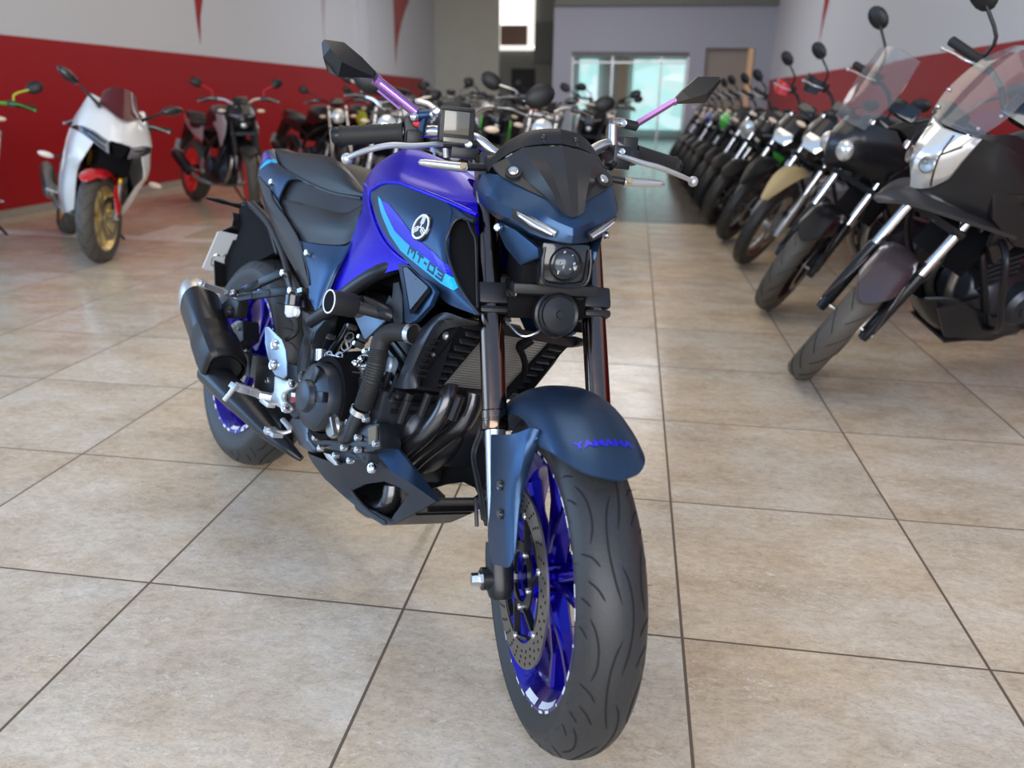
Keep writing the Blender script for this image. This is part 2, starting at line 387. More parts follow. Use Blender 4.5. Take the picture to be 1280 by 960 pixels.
# ------------------------------------------------------------------ materials of the motorcycles
B_gloss = mat('candy_blue_paint', (0.008, 0.0003, 0.55), 0.27, metal=0.6, coat=0.14, spec=0.2, bscale=3)
B_wheel = mat('candy_blue_wheel', (0.010, 0.001, 0.34), 0.22, metal=0.8, coat=0.6, bscale=4)
B_matte = mat('matte_slate_blue_paint', (0.030, 0.066, 0.135), 0.36, metal=0.8, coat=0.15, coatr=0.4)
K_matte = mat('black_plastic', (0.009, 0.009, 0.010), 0.42)
K_satin = mat('satin_black_metal', (0.012, 0.013, 0.016), 0.30, metal=0.2)
K_gloss = mat('gloss_black', (0.010, 0.010, 0.012), 0.10, coat=0.6)
K_seat = mat('black_leatherette', (0.013, 0.013, 0.014), 0.36, bump=0.25, bscale=420)
K_rub = mat('black_rubber', (0.014, 0.014, 0.014), 0.62)
K_deep = mat('deep_black', (0.004, 0.004, 0.005), 0.7, spec=0.12)
G_eng = mat('charcoal_engine_paint', (0.050, 0.056, 0.068), 0.34, metal=0.7)
G_visor = mat('graphite_plastic', (0.020, 0.020, 0.021), 0.36)
C_silv = mat('polished_aluminium', (0.62, 0.63, 0.64), 0.22, metal=0.9)
C_cast = mat('cast_aluminium', (0.55, 0.56, 0.58), 0.36, metal=0.75)
C_steel = mat('brushed_steel', (0.34, 0.33, 0.31), 0.32, metal=0.9)
C_tita = mat('warm_brushed_steel', (0.62, 0.55, 0.48), 0.40, metal=0.9)
C_bronze = mat('dark_bronze_fork', (0.16, 0.11, 0.085), 0.16, metal=1.0)
C_plum = mat('anodised_purple', (0.38, 0.20, 0.52), 0.24, metal=0.85)
C_bolt = mat('bright_bolt', (0.75, 0.76, 0.78), 0.18, metal=1.0)
C_white = mat('white_print', (0.75, 0.76, 0.78), 0.4)
C_cyan = mat('cyan_decal', (0.0, 0.36, 0.66), 0.34, coat=0.3)
C_bdec = mat('royal_blue_decal', (0.008, 0.006, 0.52), 0.34, coat=0.3)
C_navy = mat('navy_print', (0.01, 0.03, 0.09), 0.4)
C_lens = mat('clear_lamp_lens', (0.50, 0.50, 0.48), 0.14, metal=0.7, coat=1.0)
C_proj = mat('projector_glass', (0.05, 0.06, 0.07), 0.2, metal=0.3, coat=0.3, coatr=0.2)
C_smoke = mat('smoked_lamp_lens', (0.30, 0.34, 0.38), 0.12, metal=0.3, coat=0.8)
C_led = mat('led_strip', (0.72, 0.76, 0.80), 0.2, metal=0.4)
C_amber = mat('amber_diode', (0.50, 0.38, 0.20), 0.25, metal=0.5)
C_red = mat('red_button', (0.75, 0.03, 0.05), 0.35)
C_cream = mat('cream_fluid_window', (0.11, 0.10, 0.078), 0.15, coat=1.0)
C_rad = mat('radiator_fins', (0.30, 0.30, 0.30), 0.45, metal=0.7)
C_disc = mat('brake_disc_steel', (0.25, 0.235, 0.215), 0.34, metal=0.9)
C_plate = mat('plate_white', (0.55, 0.57, 0.60), 0.35)
C_cyl = mat('cream_reservoir', (0.62, 0.66, 0.66), 0.35)

def radiator_mat():
    m = mat('radiator_core', (0.30, 0.295, 0.285), 0.5, metal=0.55); nt = m.node_tree; b = nt.nodes['Principled BSDF']
    tc = nt.nodes.new('ShaderNodeTexCoord'); w = nt.nodes.new('ShaderNodeTexWave'); w.bands_direction = 'Z'; w.inputs['Scale'].default_value = 55
    nt.links.new(tc.outputs['Object'], w.inputs[0]); bp = nt.nodes.new('ShaderNodeBump'); bp.inputs['Strength'].default_value = 0.6; bp.inputs['Distance'].default_value = 0.002
    nt.links.new(w.outputs['Fac'], bp.inputs['Height']); nt.links.new(bp.outputs[0], b.inputs['Normal']); return m
def tyre_mat():
    m = mat('tyre_rubber', (0.026, 0.026, 0.027), 0.46, bump=0.15, bscale=180, var=0.25); return m
C_core = radiator_mat(); K_tyre = tyre_mat(); K_groove = mat('tyre_groove', (0.006, 0.006, 0.006), 0.8)

# ------------------------------------------------------------------ the blue motorcycle: bike frame (x forward, y to its left, z up)
Q = (-1.1284, 2.0589, -0.7532, 0.3063, -0.4576)
RAKE = radians(25)
AXS = Vector((-sin(RAKE), 0, cos(RAKE))); P0 = Vector((1.475, 0, 0))
FA = Vector((1.38, 0, 0.293)); RA = Vector((0, 0, 0.314))
def bike_matrix(x, y, head, lean, t=0.065):
    fx = Vector((cos(head), sin(head), 0)); lf = Vector((-sin(head), cos(head), 0)); up = Vector((0, 0, 1))
    u2 = cos(lean)*up+sin(lean)*lf; l2 = cos(lean)*lf-sin(lean)*up
    m = Matrix((fx, l2, u2)).transposed().to_4x4(); m.translation = Vector((x, y, t))-t*u2; return m
def steer_matrix(ang, p0=P0, ax=AXS):
    return Matrix.Translation(p0) @ Matrix.Rotation(ang, 4, ax) @ Matrix.Translation(-p0)
ST = steer_matrix(Q[4])

hero = empty('motorcycle', mw=bike_matrix(*Q[:4]))
tag(hero, 'bright blue and slate naked motorcycle standing alone in the foreground, with purple mirror stems', 'motorcycle')
def part(name, g, m, parent=None, bevel=0.0, label=None, smooth=True, angle=35, kind=None):
    me = g.mesh(name, bevel) if isinstance(g, G) else g
    o = link(name, me, m, parent if parent is not None else hero, smooth, angle)
    if label: o['label'] = label
    if kind: o['kind'] = kind
    return o
def bolts(name, pts, r, axis, parent, m=None, h=0.005, label=None):
    for p in pts:
        g = G(); g.lathe([(1e-4, h), (r*0.55, h), (r*0.6, h*0.6), (r*0.9, h*0.8), (r, 0.0), (r, -h), (1e-4, -h)], p, axis, 12)
        part(name, g, m or C_bolt, parent, label=label)

def tyre_mesh(c, R, hw, rim_r, na, groove=True):
    # cross-section: rounded crown, sidewall, bead
    prof = []
    rho = hw*1.02
    nb = 44 if groove else 14
    for k in range(nb+1):
        b = -1.35+2.7*k/nb; prof.append((R-rho*0.92+rho*0.92*cos(b), hw*1.0*sin(b)/sin(1.35)*0.995, b))
    side = [(rim_r+0.022, hw*0.96), (rim_r+0.006, hw*0.84), (rim_r-0.004, hw*0.80), (rim_r-0.01, hw*0.70)]
    full = [(r, -y, None) for r, y in side[::-1]]+prof[::2]+[(r, y, None) for r, y in side]
    P = len(full); vs = []; na = 240 if groove else na
    for i in range(na):
        a = 2*pi*i/na
        for r, y, bb in full: vs.append((c[0]+r*cos(a), c[1]+y, c[2]+r*sin(a)))
    fs = [(i*P+j, i*P+j+1, ((i+1) % na)*P+j+1, ((i+1) % na)*P+j) for i in range(na) for j in range(P-1)]; mi = [0]*len(fs)
    if groove:
        per = 9; L = 2*pi/per
        curves = [[(0.000, 0.002), (0.03, 0.010), (0.065, 0.0155), (0.10, 0.0155), (0.130, 0.010), (0.152, 0.001)],
                  [(0.085, 0.042), (0.110, 0.035), (0.140, 0.035), (0.165, 0.041), (0.182, 0.050)],
                  [(0.005, 0.026), (0.022, 0.037), (0.034, 0.052)], [(0.052, 0.030), (0.066, 0.042), (0.074, 0.060)],
                  [(0.150, 0.054), (0.160, 0.062), (0.166, 0.070)], [(0.198, 0.048), (0.206, 0.058), (0.210, 0.066)]]
        sc = hw/0.055
        for k in range(per):
            for sgn, sh in ((1, 0.0), (-1, 0.10)):
                for C_ in curves:
                    S_ = spline([Vector((p_[0], p_[1], 0)) for p_ in C_], 6); n_ = len(S_); o_ = len(vs)
                    for q_, p_ in enumerate(S_):
                        d_ = (S_[min(q_+1, n_-1)]-S_[max(q_-1, 0)]).normalized(); w_ = 0.0017*min(1.0, 6*q_/(n_-1)+0.25, 6*(n_-1-q_)/(n_-1)+0.25)
                        for e_ in (-w_, w_):
                            sx = p_.x-d_.y*e_; ty_ = (p_.y+d_.x*e_)*sc
                            b_ = sgn*ty_/rho*0.97; a_ = k*L+(sx+sh)/R
                            r_ = R-rho*0.92+rho*0.92*cos(b_)+0.0005; y_ = hw*sin(b_)/sin(1.35)*0.995+0.0004*sin(b_)
                            vs.append((c[0]+r_*cos(a_), c[1]+y_, c[2]+r_*sin(a_)))
                    for q_ in range(n_-1): fs.append((o_+2*q_, o_+2*q_+1, o_+2*q_+3, o_+2*q_+2)); mi.append(1)
    me = bpy.data.meshes.new('tyre'); me.from_pydata(vs, [], fs); me.update()
    for p, k in zip(me.polygons, mi): p.material_index = k
    return me

def rim_geo(g, c, rr, hw, n=72):
    # barrel with a dropped centre and outer flanges
    g.lathe([(rr-0.010, -hw), (rr, -hw), (rr+0.001, -hw+0.004), (rr-0.008, -hw+0.012), (rr-0.012, hw-0.012), (rr+0.001, hw-0.004), (rr, hw), (rr-0.010, hw),
             (rr-0.020, hw-0.010), (rr-0.034, hw*0.35), (rr-0.036, -hw*0.35), (rr-0.020, -hw+0.010)], c, (0, 1, 0), n, close=True)

def annulus_text(body, c, r, y, a_mid, size, m, name, parent, face=-1):
    me = text_mesh(body, size)
    for v in me.vertices:
        u, w = v.co.x, v.co.y
        a = a_mid-face*0-u/r*(-face)*(-1); a = a_mid+face*(-1)*u/r*(-1)
        rad = r+w
        v.co = Vector((c[0]+rad*cos(a), y, c[2]+rad*sin(a)))
    return part(name, me, m, parent, smooth=False)
def text_mesh(body, size, ext=0.0, bold=0.0, xs=1.0):
    cu = bpy.data.curves.new('t', 'FONT'); cu.body = body; cu.size = size; cu.align_x = 'CENTER'; cu.align_y = 'CENTER'; cu.extrude = ext; cu.offset = bold
    o = bpy.data.objects.new('t', cu); COL.objects.link(o); bpy.context.view_layer.update()
    me = bpy.data.meshes.new_from_object(o.evaluated_get(bpy.context.evaluated_depsgraph_get()))
    bpy.data.objects.remove(o); bpy.data.curves.remove(cu)
    for v in me.vertices: v.co.x *= xs
    return me
def subdivided(me, maxlen):
    bm = bmesh.new(); bm.from_mesh(me); bmesh.ops.triangulate(bm, faces=bm.faces)
    for _ in range(7):
        ed = [e for e in bm.edges if e.calc_length() > maxlen]
        if not ed: break
        bmesh.ops.subdivide_edges(bm, edges=ed, cuts=1); bmesh.ops.triangulate(bm, faces=[f for f in bm.faces if len(f.verts) > 3])
    bm.to_mesh(me); bm.free(); return me
def bvh_of(o):
    bm = bmesh.new(); bm.from_mesh(o.data); t = BVHTree.FromBMesh(bm); bm.free(); return t
def poly_mesh(pts):
    bm = bmesh.new(); f = bm.faces.new([bm.verts.new(p) for p in pts]); me = bpy.data.meshes.new('poly'); bm.to_mesh(me); bm.free(); return me
def project(me, tree, dirn, off, back=0.4):
    """lays a flat mesh on a surface along dirn, a hair proud of it"""
    d = Vector(dirn).normalized()
    miss = 0
    for v in me.vertices:
        h = tree.ray_cast(v.co-d*back, d)
        if h[0] is None:
            n = tree.find_nearest(v.co); v.co = n[0]-d*off; miss += 1
        else: v.co = h[0]-d*off
    return me

# ---- wheels
def hero_wheel(front):
    c = FA if front else RA
    R, hw, rr, rw = (0.289, 0.055, 0.222, 0.043) if front else (0.314, 0.069, 0.222, 0.058)
    nm = 'front' if front else 'rear'
    ty = tyre_mesh(c, R, hw, rr, 900)
    if XF[0] is not None: pass
    t = part(nm+'_tyre', ty, [K_tyre, K_groove], angle=60)
    g = G()
    # moulding hairs left on the tread edge
    rnd = random.Random(3)
    for k in range(46):
        a = 2*pi*k/46+rnd.uniform(-0.03, 0.03); s = 1 if k % 2 else -1
        r1 = R-hw*0.62; p = Vector((c[0]+r1*cos(a), s*hw*0.97, c[2]+r1*sin(a))); q = p+Vector((cos(a)*0.003, s*0.006, sin(a)*0.003))
        g.tube([p, q], [0.0005, 0.0003], 4, 1)
    part('moulding_hairs', g, K_rub, t, kind='stuff')
    g = G(); rim_geo(g, c, rr, rw)
    # hub
    g.lathe([(0.020, -0.052), (0.036, -0.052), (0.038, -0.030), (0.030, -0.02), (0.030, 0.02), (0.038, 0.03), (0.036, 0.052), (0.020, 0.052)], c, (0, 1, 0), 32, close=True)
    for k in range(5):
        a = 2*pi*k/5+0.3
        def pt(r, da, y): return Vector((c[0]+r*cos(a+da), y, c[2]+r*sin(a+da)))
        for s in (-1, 1):
            # each spoke: broad root, forks to two feet on the barrel
            rt = [pt(0.030, s*0.05, 0), pt(0.075, s*0.13, 0), pt(0.130, s*0.20, 0), pt(0.190, s*0.27, 0)]
            wd = [0.030, 0.022, 0.018, 0.024]; dp = [0.036, 0.030, 0.022, 0.030]
            vs = []
            for p, w, d in zip(rt, wd, dp):
                er = (p-Vector(c)).normalized(); et = Vector((-er.z, 0, er.x))
                for (u, v) in ((-0.5, -0.32), (-0.25, -0.5), (0.25, -0.5), (0.5, -0.32), (0.5, 0.32), (0.25, 0.5), (-0.25, 0.5), (-0.5, 0.32)):
                    vs.append(p+et*(u*w)+Vector((0, v*d, 0)))
            n = 8; fs = [(i*n+q, i*n+(q+1) % n, (i+1)*n+(q+1) % n, (i+1)*n+q) for i in range(3) for q in range(n)]
            fs += [tuple(range(n)), tuple(3*n+q for q in range(n))[::-1]]
            g.add(vs, fs)
        g.bar(pt(0.06, 0, 0), pt(0.06001, 0.25, 0), 0.02, 0.02)
    g.cur = 1; y = -rw-0.0008
    for k in range(40):
        a0 = 2*pi*k/40; fr = (0.2, 0.75) if k % 4 else (0.0, 0.15)
        m = 6; w = 2*pi/40
        if k % 4 == 3: continue
        vs = []; A0, A1 = a0+w*fr[0], a0+w*fr[1]
        for j in range(m+1):
            a = A0+(A1-A0)*j/m
            for r in (rr-0.0085, rr-0.0015): vs.append((c[0]+r*cos(a), y, c[2]+r*sin(a)))
        g.add(vs, [(2*j, 2*j+1, 2*j+3, 2*j+2) for j in range(m)])
    for a0, a1 in ((-1.45, -1.2), (-1.1, -0.72), (-0.1, 0.12), (1.0, 1.25), (2.2, 2.6), (3.6, 3.9)):
        m = 8; vs = []
        for j in range(m+1):
            a = a0+(a1-a0)*j/m
            for r, yy in ((rr-0.0105, -rw+0.001), (rr-0.0205, -rw+0.009)): vs.append((c[0]+r*cos(a), yy-0.0006, c[2]+r*sin(a)))
        g.add(vs, [(2*j, 2*j+1, 2*j+3, 2*j+2) for j in range(m)])
    rim = part(nm+'_rim', g, [B_wheel, C_white], label='candy blue cast rim with white dashes', angle=40)
    g = G()
    for k in range(5):
        a = 2*pi*k/5+0.3+0.62
        g.tube([(c[0]+0.186*cos(a), 0.0, c[2]+0.186*sin(a)), (c[0]+0.165*cos(a), 0, c[2]+0.165*sin(a))], 0.004, 8, 1)
        break
    part('valve', g, K_rub, rim)
    # brake disc on the right-hand side
    ro, ri, yd = (0.149, 0.108, -0.062) if front else (0.110, 0.078, -0.075)
    g = G(); g.lathe([(ri, yd-0.002), (ro, yd-0.002), (ro, yd+0.002), (ri, yd+0.002)], c, (0, 1, 0), 96, close=True)
    g.cur = 1
    for k in range(30 if front else 24):
        a = 2*pi*k/(30 if front else 24)
        for j, r in enumerate((ro-0.008, ro-0.018, ro-0.028)):
            aa = a+j*0.05
            g.disc((c[0]+r*cos(aa), yd-0.0022, c[2]+r*sin(aa)), (0, 1, 0), 0.0026, 0.0006, 8)
    d = part('brake_disc', g, [C_disc, K_deep])
    g = G(); g.lathe([(0.042, yd), (0.060, yd+0.001), (0.060, yd+0.005), (0.042, yd+0.006)], c, (0, 1, 0), 48, close=True)
    nb = 6
    for k in range(nb):
        a = 2*pi*k/nb+0.2
        g.bar((c[0]+0.055*cos(a), yd+0.003, c[2]+0.055*sin(a)), (c[0]+(ri+0.004)*cos(a+0.35), yd+0.003, c[2]+(ri+0.004)*sin(a+0.35)), 0.005, 0.012, (0, 1, 0))
        g.bar((c[0]+(ri+0.002)*cos(a+0.35), yd+0.003, c[2]+(ri+0.002)*sin(a+0.35)), (c[0]+(ri-0.006)*cos(a+1.0), yd+0.003, c[2]+(ri-0.006)*sin(a+1.0)), 0.005, 0.009, (0, 1, 0))
    part('disc_carrier', g, K_satin, d)
    bolts('rotor_button', [(c[0]+(ri+0.001)*cos(2*pi*k/nb+0.55), yd-0.001, c[2]+(ri+0.001)*sin(2*pi*k/nb+0.55)) for k in range(nb)], 0.007, (0, -1, 0), d, C_silv, 0.003)
    bolts('hub_bolt', [(c[0]+0.050*cos(2*pi*k/5), yd-0.001, c[2]+0.050*sin(2*pi*k/5)) for k in range(5)], 0.006, (0, -1, 0), d, C_silv, 0.004)
    return t, rim, d

hero_wheel(False)
XF[0] = ST
hero_wheel(True)
# ---- fork
def fk(y, t): return FA+Vector((0, y, 0))+AXS*t
for s in (-1, 1):
    y = s*0.098
    g = G(); g.tube([fk(y, 0.262), fk(y, 0.275), fk(y, 0.50), fk(y, 0.76)], [0.0222, 0.0222, 0.0222, 0.0222], 28, 1)
    f = part('fork_tube', g, C_bronze, label='dark bronze upper fork tube')
    g = G(); g.lathe([(0.0235, -0.014), (0.0242, -0.012), (0.0242, 0.0), (0.0232, 0.001), (0.0232, 0.004), (0.0242, 0.005), (0.0242, 0.018), (0.0225, 0.020), (0.0225, -0.014)], fk(y, 0.265), AXS, 28)
    part('dust_seal', g, C_bronze, f)
    g = G(); g.tube([fk(y, 0.04), fk(y, 0.25)], 0.0185, 20, 1); part('fork_slider', g, C_silv, f)
    g = G(); g.tube([fk(y, 0.06), fk(y, 0.03), fk(y, -0.02), fk(y*1.0, -0.035)], [0.0225, 0.024, 0.023, 0.016], 20, 2)
    g.disc(FA+Vector((0, s*0.108, 0)), (0, 1, 0), 0.019, 0.045, 24)
    part('axle_lug', g, K_satin, f)
    g = G(); g.box(fk(y, 0.492), (0.052, 0.054, 0.040), Matrix.Rotation(-RAKE, 3, 'Y')); g.box(fk(y, 0.462), (0.052, 0.052, 0.014), Matrix.Rotation(-RAKE, 3, 'Y'))
    part('lower_clamp', g, K_matte, f, bevel=0.010)
g = G(); g.lathe([(1e-4, 0.002), (0.0105, 0.002), (0.0110, 0.014), (0.0135, 0.015), (0.0135, 0.020), (0.009, 0.021), (0.009, 0.28), (1e-4, 0.28)], FA+Vector((0, -0.150, 0)), (0, 1, 0), 6)
part('front_axle', g, C_bolt)
# lower yoke between the legs
g = G(); g.box(fk(0, 0.505)+Vector((-0.01, 0, 0)), (0.05, 0.17, 0.034), Matrix.Rotation(-RAKE, 3, 'Y'))
yk = part('lower_yoke', g, K_matte, bevel=0.006)
bolts('yoke_bolt', [(1.225, -0.074, 0.754), (1.198, -0.03, 0.744), (1.223, 0.05, 0.753), (1.191, -0.07, 0.7)], 0.009, (1, 0, 0), yk, K_gloss, 0.006)
g = G(); g.box(fk(0, 0.70), (0.05, 0.24, 0.03), Matrix.Rotation(-RAKE, 3, 'Y')); part('upper_yoke', g, K_satin, bevel=0.006)
g = G(); g.tube([fk(0, 0.50), fk(0, 0.71)], 0.022, 16, 1); part('steering_stem', g, K_deep)
# ---- fender
def fpt(a, y, r): return (FA[0]+r*cos(radians(a)), y, FA[2]+r*sin(radians(a)))
lat = [(0.0, 0.326, 51), (0.022, 0.325, 52), (0.042, 0.320, 54), (0.060, 0.310, 58.5), (0.072, 0.296, 65), (0.078, 0.278, 72)]
rows = []
for y, r, a0 in lat:
    rows.append([fpt(a0+(148-a0)*t**1.05, -y, r) for t in (0, 0.12, 0.3, 0.5, 0.7, 0.85, 1.0)])
full = [[(p[0], -p[1], p[2]) for p in rw] for rw in rows[:0:-1]]+rows
g = G(); g.surf(full, 3, 3, 0.003, shift=(-0.002, 0, -0.003))
fend = part('front_fender', g, B_matte, label='matte slate blue front fender')
# the guard that runs down over the right-hand fork leg
for s in (-1,):
    top = [(1.324, -0.118, 0.528), (1.392, -0.112, 0.55), (1.418, -0.1, 0.562), (1.441, -0.088, 0.577), (1.453, -0.078, 0.578)]
    mid = [(1.345, -0.12, 0.477), (1.398, -0.118, 0.499), (1.434, -0.112, 0.518), (1.457, -0.1, 0.532), (1.45, -0.08, 0.55)]
    m2 = [(1.376, -0.124, 0.421), (1.421, -0.122, 0.44), (1.45, -0.118, 0.456), (1.461, -0.108, 0.468), (1.462, -0.1, 0.477)]
    m3 = [(1.383, -0.126, 0.373), (1.414, -0.124, 0.387), (1.456, -0.12, 0.408), (1.475, -0.112, 0.42), (1.476, -0.106, 0.426)]
    low = [(1.422, -0.126, 0.343), (1.442, -0.124, 0.349), (1.466, -0.122, 0.36), (1.493, -0.118, 0.372), (1.49, -0.11, 0.395)]
    rws = [top, mid, m2, m3, low]
    if s > 0: rws = [mir(r) for r in rws]
    g = G(); g.surf(rws, 2, 3, 0.003, shift=(-0.0015, 0.003 if s < 0 else -0.003, 0))
    gd = part('fork_guard', g, B_matte, fend)
    if s < 0:
        bolts('guard_bolt', [(1.418, -0.122, 0.475), (1.438, -0.124, 0.435)], 0.0085, (0.25, -1, 0.1), gd, K_gloss, 0.003)
# lettering across the fender
txt = subdivided(text_mesh('YAMAHA', 0.0185, bold=0.0007, xs=1.18), 0.006)
bf = bvh_of(fend); bmI = ST.inverted()
for v in txt.vertices:
    u, w = v.co.x, v.co.y; a = radians(62.5)+w/0.322
    d = Vector((cos(a), 0, sin(a))); o_ = Vector((FA[0], u-0.002, FA[2]))
    oo = ST @ (o_+d*0.5); dd = ((ST @ o_)-oo).normalized()
    h = bf.ray_cast(oo, dd); v.co = bmI @ ((h[0] if h[0] else oo+dd*0.17)-dd*0.0008)
part('fender_lettering', txt, C_bdec, fend, smooth=False, label='royal blue lettering')
# ---- caliper behind the right leg
g = G()
cc = FA+Vector((-0.105, -0.075, 0.10))
g.box(cc, (0.062, 0.060, 0.10), Matrix.Rotation(radians(35), 3, 'Y')); g.disc(cc+Vector((0, -0.028, 0)), (0, 1, 0), 0.020, 0.02, 20)
cal = part('brake_caliper', g, K_satin, bevel=0.008)
bolts('caliper_bolt', [cc+Vector((0.02, -0.032, 0.04)), cc+Vector((-0.03, -0.032, -0.035))], 0.007, (0, -1, 0), cal)
for k, nm in enumerate(('brake_hose', 'sensor_cable')):
    hz_ = [(1.135, -0.08, 0.535), (1.176, -0.1, 0.487), (1.173, -0.11, 0.441), (1.239, -0.115, 0.414), (1.288, -0.118, 0.4), (1.322, -0.118, 0.373)]
    g = G(); g.tube([fk(-0.07, 0.46)]+[Vector(p_)+Vector((0.006*k, 0.004*k, 0.0)) for p_ in hz_]+[cc+Vector((0.0, -0.02, 0.02))], 0.0038-0.0012*k, 8, 5)
    part(nm, g, K_rub)
g = G(); g.box(fk(-0.130, 0.10)+Vector((-0.026, 0, 0)), (0.010, 0.006, 0.05), Matrix.Rotation(-RAKE, 3, 'Y')); part('hose_bracket', g, K_satin, bevel=0.002)

# ---- headlight cowl
def sm(rows): return [[(x, -y, z) for (x, y, z) in r] for r in rows]     # right half given with y>0
cowl = [
 [(1.288, 0, .892), (1.281, .019, .898), (1.252, .034, .917), (1.215, .075, .936), (1.190, .106, .950), (1.148, .123, .950)],
 [(1.300, 0, .874), (1.291, .025, .882), (1.270, .052, .895), (1.236, .086, .910), (1.203, .111, .926), (1.135, .126, .934)],
 [(1.303, 0, .862), (1.294, .022, .867), (1.275, .055, .881), (1.250, .090, .897), (1.195, .119, .912), (1.125, .124, .918)],
 [(1.300, 0, .850), (1.288, .030, .852), (1.264, .062, .860), (1.236, .092, .880), (1.18, .114, .890), (1.105, .116, .902)],
 [(1.262, 0, .845), (1.250, .030, .845), (1.230, .056, .852), (1.205, .084, .868), (1.16, .100, .880), (1.10, .100, .892)]]
g = G(); g.surf(sm(cowl), 2, 1, 0.003, mirror=True, shift=(-0.004, 0.0005, -0.001))
cw = part('headlight_cowl', g, B_matte, label='matte slate blue headlight cowl', angle=22)
# visor
A = [[(1.293, 0, .891), (1.268, 0, .925), (1.240, 0, .960), (1.224, 0, .985), (1.207, 0, 1.006)],
     [(1.291, .010, .894), (1.265, .016, .925), (1.235, .022, .957), (1.214, .030, .981), (1.200, .035, 1.003)],
     [(1.290, .020, .901), (1.265, .031, .930), (1.236, .044, .957), (1.209, .057, .979), (1.190, .066, .998)],
     [(1.270, .024, .903), (1.243, .040, .925), (1.216, .060, .943), (1.194, .078, .959), (1.176, .088, .980)],
     [(1.256, .033, .917), (1.238, .053, .925), (1.218, .077, .936), (1.198, .103, .949), (1.168, .111, .966)]]
g = G(); g.surf(sm(A), 2, 1, 0.004, mirror=True, shift=(-0.006, 0.0005, -0.002))
vis = part('visor', g, G_visor, label='graphite visor above the headlight cowl', angle=14)
rim_t = [[(1.202, 0, 1.010), (1.196, .030, 1.007), (1.184, .062, 1.000), (1.166, .094, .980), (1.155, .112, .958)],
         [(1.190, 0, 1.030), (1.184, .030, 1.027), (1.170, .060, 1.018), (1.150, .092, .995), (1.14, .116, .962)],
         [(1.176, 0, 1.036), (1.170, .030, 1.033), (1.156, .058, 1.024), (1.130, .088, 1.000), (1.12, .112, .965)],
         [(1.150, 0, 1.020), (1.145, .030, 1.018), (1.130, .056, 1.01), (1.105, .084, .985), (1.10, .105, .955)]]
g = G(); g.surf(sm(rim_t), 2, 2, 0.003, mirror=True, shift=(-0.004, 0, -0.003)); rt = part('visor_rim', g, K_matte, vis)
for s in (-1, 1):
    g = G(); g.sphere((1.187, s*.029, 1.018), 0.0065, 12, (1.2, 0.8, 0.9)); g.tube([(1.187, s*.029, 1.018), (1.196, s*.03, 1.006)], 0.003, 8, 1); part('visor_clip', g, K_gloss, vis)
    bolts('visor_bolt', [(1.203, s*.082, .957)], 0.0095, (0.72, s*0.25, 0.62), vis, C_bolt, 0.004)
    g = G(); g.lathe([(0.0095, 0.0), (0.014, 0.0), (0.014, -0.004)], (1.2035, s*.082, .9572), (0.72, s*0.25, 0.62), 20); part('bolt_washer', g, K_rub, vis)
    # slit-shaped position lamp
    def L_(p): return (p[0], s*p[1], p[2])
    o_ = [(1.252, .091, .898), (1.274, .058, .885), (1.297, .024, .868), (1.297, .030, .857), (1.285, .040, .857), (1.262, .066, .869), (1.243, .088, .884)]
    g = G(); g.prism([L_(p) for p in o_], (0.006, s*0.003, 0.0)); pl = part('position_lamp', g, K_gloss, cw, bevel=0.001)
    i_ = [(1.256, .086, .894), (1.276, .057, .881), (1.296, .028, .866), (1.293, .034, .860), (1.266, .064, .872), (1.250, .083, .887)]
    g = G(); g.prism([L_((p[0]+0.0045, p[1]+0.001, p[2])) for p in i_], (0.004, s*0.001, 0.0)); part('lamp_lens', g, C_smoke, pl, bevel=0.0006)
    g = G(); g.tube([L_((1.267, .084, .887)), L_((1.284, .061, .8735)), L_((1.301, .036, .862))], 0.0016, 6, 1); part('light_guide', g, C_led, pl)
# lamp module under the nose
g = G(); g.box((1.250, 0, .812), (0.060, 0.088, 0.074)); lm = part('headlamp_housing', g, K_gloss, bevel=0.010)
g = G(); g.lathe([(0.033, 0.0), (0.036, 0.002), (0.036, 0.010), (0.030, 0.010)], (1.276, 0, .813), (1, 0, 0.05), 4, False); 
g = G(); g.lathe([(0.0270, 0.0), (0.0295, 0.004), (0.0270, 0.010), (0.0255, 0.004)], (1.276, 0, .813), (1, 0, 0.05), 32, close=True); part('lamp_bezel', g, K_satin, lm)
g = G(); g.sphere((1.270, 0, .813), 0.026, 24, (0.72, 1, 1)); pj_ = part('projector_lens', g, C_proj, lm, label='clear projector lens')
rnd = random.Random(5)
for k in range(12):
    a_ = rnd.uniform(0, 6.28); r_ = rnd.uniform(0.006, 0.022); x_ = 1.270+0.72*math.sqrt(0.026**2-r_**2)
    g = G(); g.sphere((x_-0.001, r_*cos(a_), .813+r_*sin(a_)), rnd.uniform(.0018, .0036), 8); part('lens_facet', g, C_bolt, pj_, smooth=False)
g = G()
for s in (-1, 1):
    g.tube([(1.284, s*.040, .840), (1.288, s*.0425, .812), (1.288, s*.036, .782), (1.287, 0.0, .776)], 0.0028, 8, 3)
part('lamp_trim', g, K_satin, lm)
for s in (-1, 1):
    W_ = [(1.171, .100, .866), (1.195, .099, .872), (1.236, .080, .862), (1.285, .053, .838), (1.286, .050, .822), (1.236, .066, .802), (1.200, .086, .828)]
    g = G(); g.prism([(x, s*y, z) for x, y, z in W_], (-0.01, -s*0.012, 0.0)); wg_ = part('side_wing', g, B_matte, cw, bevel=0.004, label='matte slate wing beside the headlamp')
    bolts('wing_bolt', [(1.200, s*.1005, .862)], 0.0075, (0.6, s*0.8, 0.1), wg_, C_bolt, 0.004)
g = G(); g.box((1.19, 0, .80), (0.10, 0.13, 0.10)); g.box((1.16, 0, .74), (0.09, 0.15, 0.07)); part('lamp_bracket', g, K_deep, bevel=0.01)
g = G(); g.box((1.235, 0, .765), (0.03, 0.155, 0.018)); part('bracket_bar', g, K_matte, bevel=0.004)
